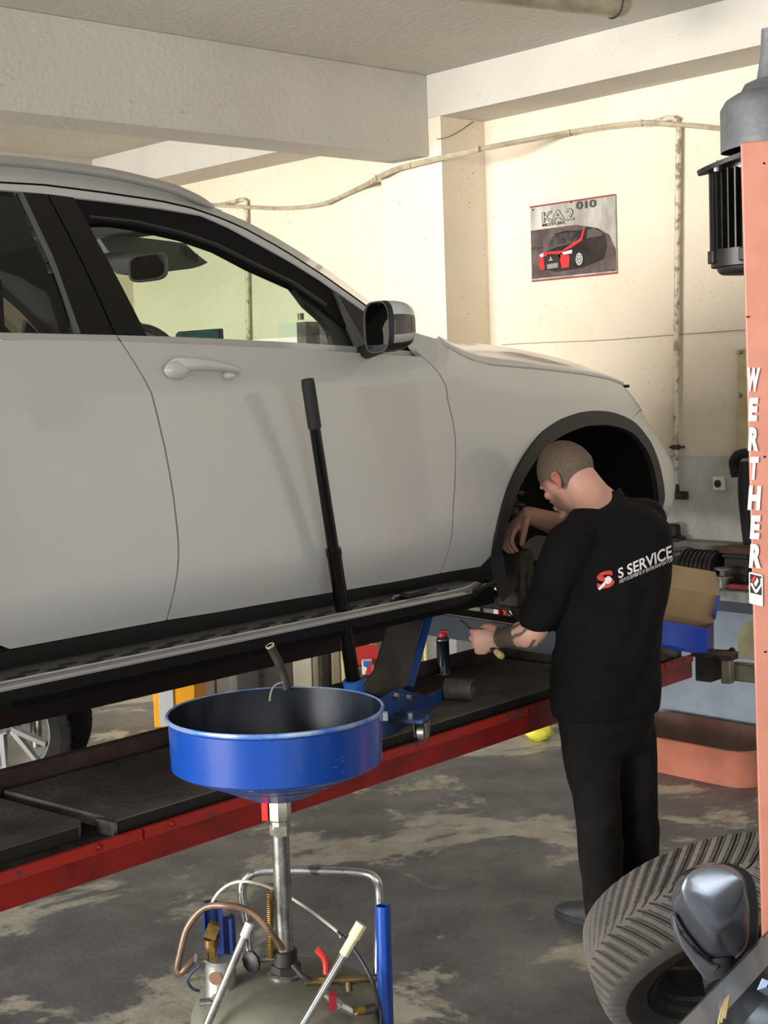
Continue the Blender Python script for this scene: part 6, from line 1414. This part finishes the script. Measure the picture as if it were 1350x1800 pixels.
# ------------------------------------------------------------------ lift post with motor, on the right
PT = 3.12
pl = dep(1308, 258, PT); ptop = pl.z
pv0 = dep(1333, 1600, PT)
edge = dep(1320.5, 930, PT); edge.z = 0                       # left front edge of the post, vertical
pyv = Vector((edge.x, edge.y, 0)).normalized(); px_ = pyv.cross(UP).normalized()
W1 = .058
def PP(a, b, z): return edge + px_ * (a + .0133 * (1.35 - z)) + pyv * b + UP * z
t = thing('lift_post', 'salmon red lift post with white lettering at the right edge', 'lift post', PP(.1, .1, 0))
MB().prism([PP(0, 0, .012), PP(W1, -.004, .012), PP(W1 + .16, -.03, .012), PP(W1 + .16, .09, .012), PP(0, .09, .012)], PP(0, 0, ptop) - PP(0, 0, .012)).build('column', M_ORANGE, t, smooth=False, bevel=.004)
MB().box(PP(.1, .07, .006), (.42, .40, .012), px_, pyv).build('base_plate', M_ORANGE, t)
pln = -pyv
def PF(a, z, d=.0012): return PP(a, -.004 * a / W1 - d, z)
def onpost(x, y): return on(x, y, pyv, pyv.dot(PP(0, -.0045, 0)))
lt = MB()
for ch, (x0, y0, x1, y1) in {'W': (1310.5, 646, 1333, 688), 'E': (1315, 699, 1330, 740), 'R': (1314.5, 751, 1332.5, 792), 'T': (1316, 803, 1331, 843), 'H': (1314, 853.5, 1335, 896), 'E ': (1318, 906, 1334, 947), 'R ': (1316.5, 956, 1337, 998)}.items():
    o_ = onpost(x0, y1); xx = (onpost(x1, y1 - .6) - o_); yy = onpost(x0, y0) - o_
    put_text(lt, ch.strip(), o_ - pyv * .001, (xx.normalized() - UP * .06).normalized(), (yy.normalized() + px_ * .07).normalized(), width=xx.length, height=yy.length, bold=.055)
lt.build('lettering', M_PAPERW, t, smooth=False)
# sticker with black field and white double chevron
s0 = onpost(1317, 1060); sx_ = (onpost(1341, 1066) - s0); sy_ = onpost(1316.5, 1005) - s0
sw, shh = sx_.length, sy_.length; sx_.normalize(); sy_.normalize()
def SP(u, v, d): return s0 + sx_ * (u * sw) + sy_ * (v * shh) - pyv * d
MB().prism([SP(u, v, .0006) for u, v in ((.06, 0), (.94, 0), (1, .03), (1, .97), (.94, 1), (.06, 1), (0, .97), (0, .03))], pyv * .0005).build('sticker', M_PAPERW, t, smooth=False)
MB().prism([SP(u, v, .0010) for u, v in ((.07, .34), (.93, .34), (.93, .95), (.07, .95))], pyv * .0003).build('sticker_black_field', M_BLACKPR, t, smooth=False)
MB().prism([SP(u, v, .0014) for u, v in ((.10, .62), (.44, .38), (.60, .40), (.94, .68), (.94, .86), (.84, .90), (.84, .70), (.52, .48), (.44, .50), (.20, .68))], pyv * .0003).prism([SP(u, v, .0014) for u, v in ((.34, .66), (.50, .58), (.70, .78), (.60, .88), (.50, .78))], pyv * .0003).build('sticker_chevron', M_PAPERW, t, smooth=False)
MB().prism([SP(u, v, .0016) for u, v in ((.16, .76), (.42, .93), (.52, .88), (.30, .70), (.22, .68))], pyv * .0003).build('sticker_red_mark', M_REDPR, t, smooth=False)
ln_ = MB()
for k in range(5): ln_.prism([SP(u, v, .0010) for u, v in ((.14, .28 - .045 * k), (.80 if k % 2 else .88, .28 - .045 * k), (.80 if k % 2 else .88, .268 - .045 * k), (.14, .268 - .045 * k))], pyv * .0002)
ln_.build('sticker_rule', mat('grey_sticker_print', '8d8d8b', .5), t, smooth=False)
for x, y in ((1343, 287), (1314, 557), (1344, 803), (1345, 1146)):
    q = onpost(x, y); MB().cyl(q - pyv * .0004, q + pyv * .002, .0022, seg=10).build('hole', M_BLACKM, t)
# motor hung on the post head: cowl, flange plate, ribbed body, end cap
MT = PT + .225
mc_ = dep(1322, 300, MT); mr = .092
mz1 = dep(1300, 300, MT).z; mz0 = dep(1300, 438, MT).z; mz2 = dep(1300, 480, MT).z
mo = V(mc_.x, mc_.y, 0)
m_ = thing('lift_motor', 'black ribbed electric motor under a grey cowl on the lift post', 'motor', mo + UP * mz2)
k_ = MB().cyl(mo + UP * (mz0 - .01), mo + UP * mz1, mr * .80, seg=40); k_.build('motor_body', M_BLKB, m_)
for k in range(34):
    a_ = 2 * math.pi * k / 34; d_ = RT * math.cos(a_) + HD * math.sin(a_)
    MB().box(mo + d_ * (mr * .88) + UP * ((mz0 + mz1) / 2), (.030, .0035, mz1 - mz0), d_, UP.cross(d_)).build('cooling_rib', M_BLKB, m_)
MB().cyl(mo + UP * (mz1 - .005), mo + UP * (mz1 + .022), mr * .72, seg=32).build('motor_neck', M_STEEL, m_)
MB().lathe(mo, UP, [(.0, mz2), (mr * .78, mz2), (mr * .86, mz2 + .006), (mr * .88, mz2 + .014), (mr * 1.02, mz2 + .016), (mr * 1.02, mz0), (mr * .8, mz0 + .004)], 44).build('end_cap', M_BLKB, m_, sharp=40)
for a_ in (3.3, 4.3, 5.2):
    d_ = RT * math.cos(a_) + HD * math.sin(a_); MB().box(mo + d_ * (mr * 1.04) + UP * (mz0 - .016), (.016, .03, .03), d_, UP.cross(d_)).build('cap_lug', M_BLKB, m_, bevel=.003)
fzl = dep(1222, 287, MT).z
fdir = (UP * 1 - RT * .0).normalized()
fc = mo + UP * (dep(1300, 268, MT).z)
ft_ = (RT * .93 + UP * .28 + HD * .2).normalized(); fo = UP.cross(RT).normalized(); fo = (HD - ft_ * ft_.dot(HD)).normalized(); fn_ = ft_.cross(fo).normalized()
MB().prism([fc + ft_ * (.128 * math.cos(a_)) + fo * (.128 * math.sin(a_)) for a_ in [2 * math.pi * k / 48 for k in range(48)]], fn_ * (-.010 if fn_.z > 0 else .010)).build('flange_plate', M_BLACKP, m_, sharp=40)
q = dep(1259, 292, MT - .06); MB().cyl(q - UP * .012, q + UP * .012, .006, seg=10).build('bolt', M_ZINC, m_)
cz = dep(1300, 268, MT).z; c1z = dep(1300, 190, MT).z
ax_c = mo + RT * .045
def cowl_ring(z, r, tilt=0.0): return [ax_c + RT * (r * math.cos(a_)) + HD * (r * math.sin(a_)) + UP * (z + tilt * (r * math.cos(a_))) for a_ in [2 * math.pi * k / 56 for k in range(56)]]
zA = dep(1270, 255, MT).z; zB = dep(1270, 195, MT).z; zC = dep(1300, 168, MT).z; zD = dep(1320, 150, MT).z; zE = dep(1345, 95, MT).z
rA = (ax_c - dep(1267, 230, MT)); rA.z = 0; rA = rA.length
MB().loft([cowl_ring(zA - .004, rA - .004, .10), cowl_ring(zA - .006, rA, .10), cowl_ring(zB, rA), cowl_ring(zB + .02, rA - .012), cowl_ring(zC, rA - .034), cowl_ring(zC + .004, rA - .045), cowl_ring(zC + .022, rA - .055), cowl_ring(zD + .008, rA - .075), cowl_ring(zD + .012, rA - .088)], False, False).build('cowl', M_GREYCAP, m_, sharp=50)
MB().lathe(ax_c, UP, [(.034, zD - .004), (.031, zD + .012), (.022, zE), (.020, zE + .05), (.0, zE + .055)], 40).build('cowl_neck', M_GREYCAP, m_)
MB().cyl(ax_c + UP * (cz - .0), ax_c + UP * (zB - .01), .05, seg=24).build('drive_shaft', M_DARKST, m_)

# ------------------------------------------------------------------ worn tyre leaning behind the post
az_, el_ = 1.297, -.787
tax = (CX * math.cos(az_) - CF * math.sin(az_)) * math.cos(el_) + CU * math.sin(el_)
tcn = dep(1267.9, 1650.5, 3.9)
t = thing('loose_tyre', 'dusty worn tyre with V tread leaning behind the salmon post', 'tyre', V(tcn.x, tcn.y, 0))
ty = tyre_mesh(tcn, tax, .358, .245, .23, 1150, vgroove(56), True).build('tread_and_sidewall', M_TYREW, t, sharp=60)
ty.data.materials.append(mat('dark_sidewall_rubber', '35322f', .8, 0, '454240', 7, bump=.05)); n_ = len(ty.data.vertices) // 1150
ty.data.polygons.foreach_set('material_index', [0 if 3 <= (i % n_) <= 139 else 1 for i in range(len(ty.data.polygons))])
MB().lathe(tcn, tax, [(.2, -.10), (.228, -.105), (.236, -.1), (.232, -.085), (.21, -.07), (.2, .06), (.205, .085), (.232, .095), (.237, .105), (.231, .11), (.213, .10), (.198, .06)], 72).build('wheel_rim', mat('dark_grey_steel_rim', '3a3835', .5, .5, '282624', 10), t)
MB().lathe(tcn, tax, [(.2, -.03), (.15, -.045), (.09, -.02), (.035, -.015), (.034, -.04), (.0, -.04)], 56).build('wheel_disc', M_DARKST, t)

# ------------------------------------------------------------------ dark grey car at the lower right: bonnet corner, pillar, windscreen, mirror
gT = 2.25
g = thing('car', 'dark grey car partly in frame at the lower right corner, mirror shell towards us', 'car', V(2.0, .8, 0))
M_GCAR = mat('dark_grey_car_paint', '4c4f55', .25, .75, coat=.7); M_GTRIM = mat('grey_pillar_paint', '74777b', .35, .3, coat=.4)
pa0, pa1 = dep(1186, 1806, 2.12), dep(1362, 1622, 2.38)          # outer edge of the windscreen pillar
pb0, pb1 = dep(1262, 1806, 2.06), dep(1362, 1690, 2.30)          # edge between pillar and glass
pd_ = (pa1 - pa0).normalized()
pa0 = pa0 - pd_ * .18; pa1 = pa1 + pd_ * .35; pb0 = pb0 - pd_ * .18; pb1 = pb1 + pd_ * .35
strip('pillar', [pa0, (pa0 + pa1) / 2 - CF * .012, pa1], [pb0, (pb0 + pb1) / 2 - CF * .012, pb1], M_GTRIM, g, 24, .03, out=-CF)
sd_v = (pb0 - pa0).normalized()
wg0, wg1 = pb0 + sd_v * 1.0 + HD * -.15, pb1 + sd_v * .95 + HD * -.1
f0_, f1_ = pb0 + sd_v * .05, pb1 + sd_v * .05
strip('glass_border', [pb0, pb1], [f0_, f1_], mat('black_glass_border', '1a1d1f', .2), g, 12, .006, out=-CF)
strip('windscreen', [f0_, f1_], [wg0, wg1], mat('dark_windscreen', '39423f', .06, .0, coat=1.0), g, 12, .006, out=-CF)
dn = (pa0 - UP * .75 + RT * .02, pa1 - UP * 1.02)
dA = [pa0 + RT * .012, pa1 + RT * .012]
cl0, cl1 = pb0 - UP * .0, pb0 + sd_v * 1.0 - HD * .15
bn = -HD * .75 - UP * .16 + RT * .1
MB().add([cl0, cl1, cl1 + bn, cl0 + bn, cl0 + bn - UP * .45, cl1 + bn - UP * .45], [(0, 1, 2, 3), (3, 2, 5, 4)]).build('bonnet', M_GCAR, g, smooth=False)
dv0 = pa0 + V(0, 0, 0); 
MB().prism([pa0 + RT * .0, pa1 + RT * .0, pa1 - UP * .55, pa0 - UP * .40], (RT * .7 - HD * .2) * .06).prism([pa0 - UP * .02, pa0 + bn * .9 - UP * .03, pa0 + bn * .9 - UP * .5, pa0 - UP * .4], (RT * .7 - HD * .2) * .06).build('fender', M_GCAR, g)
for k in range(3):
    q = [dep(1262 + 6 * k, 1806 - 8 * k, 2.05), dep(1268 + 5 * k, 1778 - 4 * k, 2.06), dep(1276 + 3 * k, 1757 - 3 * k, 2.08)]
    MB().tube(q, .0022, 6, 3).build('dry_stalk', mat('dry_straw', 'a3926a', .8), g)
q = dep(1341, 1733, 2.15)
MB().box(q, (.010, .003, .020), (RT * .9 - UP * .4).normalized(), CF, (UP * .9 + RT * .4).normalized()).build('blue_tape', mat('pale_blue_tape', 'a9bfe0', .5), g)
# mirror shell
mcx = dep(1256, 1605, 2.33)
outl = [(1222, 1522), (1245, 1515), (1270, 1517), (1292, 1524), (1308, 1537), (1316, 1560), (1320, 1600), (1318, 1650), (1312, 1672), (1290, 1688), (1262, 1692), (1248, 1689), (1232, 1676), (1215, 1656), (1198, 1634), (1186, 1612), (1180, 1590), (1181, 1566), (1190, 1545), (1204, 1530)]
outl = [(p.x, p.y) for p in resample([V(x, y, 0) for x, y in outl + outl[:1]], 33)[:-1]]
facet = [(1222, 1527), (1245, 1520), (1270, 1522), (1290, 1529), (1304, 1542), (1309, 1560), (1303, 1582), (1291, 1606), (1278, 1628), (1264, 1641), (1250, 1640), (1233, 1625), (1216, 1604), (1202, 1582), (1196, 1562), (1204, 1541)]
facet = [(p.x, p.y) for p in resample([V(x, y, 0) for x, y in facet + facet[:1]], 33)[:-1]]
def sc_ring(k, dt, sh=(0, 0)):
    return [dep(1254 + sh[0] + (x - 1254) * k, 1600 + sh[1] + (y - 1600) * k, 2.36 + dt) for x, y in outl]
def fa_ring(k, dt, mixo=0.0):
    return [dep(1255 + (x - 1255) * k * (1 - mixo) + (ox - 1255) * mixo, 1578 + (y - 1578) * k * (1 - mixo) + (oy - 1578) * mixo, 2.36 + dt) for (x, y), (ox, oy) in zip(facet, outl)]
shell = MB().loft([sc_ring(1.0, .05), sc_ring(1.0, .012), sc_ring(.985, -.004), fa_ring(1, -.018, .62), fa_ring(1.0, -.050, .12), fa_ring(1, -.057), fa_ring(.93, -.060), fa_ring(.5, -.066), fa_ring(.1, -.068)], False, True)
o = shell.build('mirror_shell', mat('metallic_grey_mirror', '858b96', .22, .8, coat=.5), g, sharp=180, recalc=True)
sbm = o.modifiers.new('round', 'SUBSURF'); sbm.levels = 1; sbm.render_levels = 2
MB().loft([[p + RT * .012 for p in sc_ring(.99, .02)], [p + RT * .014 for p in sc_ring(.99, .085)]], True, True).build('mirror_back', M_BLACKP, g, sharp=60)
low = [(1183, 1606), (1198, 1640), (1225, 1674), (1250, 1694), (1268, 1697), (1258, 1712), (1244, 1728), (1222, 1700), (1200, 1668), (1186, 1635)]
MB().prism([dep(x, y, 2.335) for x, y in low], CF * .03).build('mirror_lower_trim', mat('scuffed_grey_plastic', '4d5056', .4, .2), g, bevel=.004)
MB().tube([dep(1262, 1690, 2.37), dep(1266, 1712, 2.36), dep(1272, 1738, 2.34)], .03, 12, 4).build('mirror_foot', M_BLACKP, g)

# ------------------------------------------------------------------ things beyond the far runway (seen below the car)
def block(name, label, cat, x0, x1, ytop, t_, m, depth=.35, z0=0.0, parts=()):
    a_ = dep(x0, 1250, t_); b_ = dep(x1, 1250, t_); w_ = ((b_ - a_).dot(RT)); zt2 = dep((x0 + x1) / 2, ytop, t_).z
    c_ = (a_ + b_) / 2; c_.z = 0; c_ = c_ + HD * depth / 2
    th_ = thing(name, label, cat, c_ + UP * z0)
    MB().box(c_ + UP * (z0 + (zt2 - z0) / 2), (w_, depth, zt2 - z0), RT, HD).build('body', m, th_, bevel=.008)
    return th_, c_ - HD * depth / 2, w_, zt2
M_ORG = mat('orange_panel', 'e8a21c', .4); M_LGREY = mat('light_grey_panel', 'b9bcbc', .45); M_IVORY = mat('ivory_panel', 'cfc9b4', .5)
fl = onz(292, 1290, 0); tO = (fl - CC).dot(CF)
th_, fc_, w_, zz_ = block('orange_machine', 'orange and grey machine cabinet on the floor behind the blue bowl', 'machine', 270, 345, 1150, tO, M_ORG, .45, .03)
wl_ = w_
MB().box(fc_ + RT * (-w_ / 2 + .05 + .018) + UP * .45 - HD * .004, (.075, .012, .82), RT, HD).build('grey_stripe', M_LGREY, th_)
for k in (-1, 1): MB().cyl(fc_ + RT * (k * w_ * .35) + HD * .1 + UP * .0, fc_ + RT * (k * w_ * .35) + HD * .1 + UP * .03, .03, seg=14).build('foot', M_RUBBER, th_)
th_, fc_, w_, zz_ = block('white_machine', 'pale bluish white cabinet behind the orange machine', 'machine', 345, 408, 1130, tO + .5, mat('bluish_white_panel', 'e3ebf2', .4), .35)
MB().box(fc_ + RT * .015 + UP * .5 - HD * .003, (.012, .006, .9), RT, HD).build('dark_seam', mat('grey_seam', '6d7278', .5), th_)
th_, fc_, w_, zz_ = block('grey_cabinet', 'grey cabinet with dotted vent grids behind the blue bowl', 'machine', 410, 520, 1100, tO + .95, mat('mid_grey_cabinet', '94938f', .5), .4)
vb = MB()
for gx in (-.30, -.06, .13):
    for i in range(5):
        for j in range(12): vb.box(fc_ + RT * (w_ * gx + .009 * i) + UP * (.62 + .009 * j) - HD * .001, (.004, .003, .004), RT, HD)
vb.build('vent_grid', M_BLACKM, th_)
MB().cyl(fc_ + RT * (-w_ * .02) + UP * .0 - HD * .03, fc_ + RT * (-w_ * .02) + UP * .8 - HD * .03, .015).build('side_pipe', M_GREYC, th_)
block('ivory_cabinet', 'ivory cabinet panel standing right of the grey vented cabinet', 'cabinet', 518, 552, 1110, tO + .4, M_IVORY, .4)
block('steel_post', 'dark steel post between two pale frames beyond the far runway', 'post', 566, 584, 1080, tO + .35, M_DARKST, .1)
block('door_frame_post', 'beige frame post right of the dark steel post', 'post', 586, 602, 1080, tO + .2, mat('beige_frame', '8f8468', .6), .08)
block('door_frame_post', 'narrow grey beige frame post left of the dark steel post', 'post', 554, 564, 1080, tO + .2, mat('grey_beige_frame', '837c6a', .6), .08)
# shelf rack seen past the jack arm
rc = dep(640, 1180, tO - .1); rc.z = 0
t = thing('parts_rack', 'yellowish metal parts rack beyond the jack arm', 'rack', rc)
M_YW = mat('pale_yellow_frame', 'cfc48c', .5)
for x in (605, 655, 750):
    b_ = dep(x, 1200, tO - .1 + (x > 700) * .0); MB().cyl(V(b_.x, b_.y, 0), V(b_.x, b_.y, dep(x, 1120, tO - .1).z), .012, seg=10).build('upright', M_YW, t)
for y in (1175, 1195, 1215):
    a_ = dep(605, y - 8, tO - .1); b_ = dep(752, y + 8, tO - .1); MB().box((a_ + b_) / 2 + HD * .12, ((b_ - a_).length, .26, .012), (b_ - a_).normalized(), HD).build('shelf', M_YW if y != 1175 else M_RUST, t)
q = dep(636, 1150, tO - .12); MB().box(q, (.16, .05, .10), RT, HD).build('red_crosspiece', mat('red_bracket_paint', 'b0281e', .5), t)
q = dep(645, 1172, tO - .20); tt_ = thing('small_carton', 'small blue, white and red carton on the rack by the jack cover', 'box', q - UP * .03)
MB().box(q, (.05, .05, .07), RT, HD).build('carton', mat('carton_white', 'e6e6e6', .5), tt_); MB().prism([q - HD * .026 + RT * a_ + UP * b_ for a_, b_ in ((-.018, .034), (.024, .034), (.0, -.0), (-.018, .01))], -HD * .001).build('blue_print', mat('blue_carton_mark', '2c63b4', .5), tt_, smooth=False); MB().prism([q - HD * .026 + RT * a_ + UP * b_ for a_, b_ in ((.0, -.002), (.024, .032), (.024, -.034), (-.01, -.034))], -HD * .001).build('red_print', M_REDPR, tt_, smooth=False)
# machine on the far side seen through the windscreen
wq = onx(530, 575, WX - .25)
t = thing('wall_unit', 'box unit with two grey posts standing by the wall, seen through the windscreen', 'machine', V(wq.x, wq.y, 0))
for nm_, x0, x1, y0, m__, dpt in (('pale_panel', 489, 522, 568, mat('pale_green_panel', 'cfd0c0', .5), .03), ('post', 524, 538, 566, M_GREYC, .12), ('post', 562, 574, 565, M_GREYC, .12), ('dark_panel', 538, 562, 575, M_DARKST, .05)):
    a_ = onx(x0, 590, WX - .22); b_ = onx(x1, 590, WX - .22); zt2 = onx((x0 + x1) / 2, y0, WX - .22).z
    MB().box(V(WX - .22 + dpt / 2, (a_.y + b_.y) / 2, zt2 / 2), (dpt, abs(a_.y - b_.y), zt2)).build(nm_, m__, t)
a_ = onx(529, 562, WX - .22); MB().cyl(a_, a_ + UP * .04, .02).build('knob', M_GREYC, t)

# repeats of one kind share a group
for base, grp in (('perforated_strip', 'red perforated strips beyond the blue beam'), ('wall_cabinet', 'pale cabinets against the right wall'), ('loose_cable', 'black cable loops beyond the blue beam'), ('lift_runway', 'runways of the car lift'), ('wall_pipe', 'pipes on the right wall'), ('door_frame_post', 'frame posts beyond the far runway')):
    for o in bpy.data.objects:
        if o.parent is None and o.name.split('.')[0] == base: o['group'] = grp
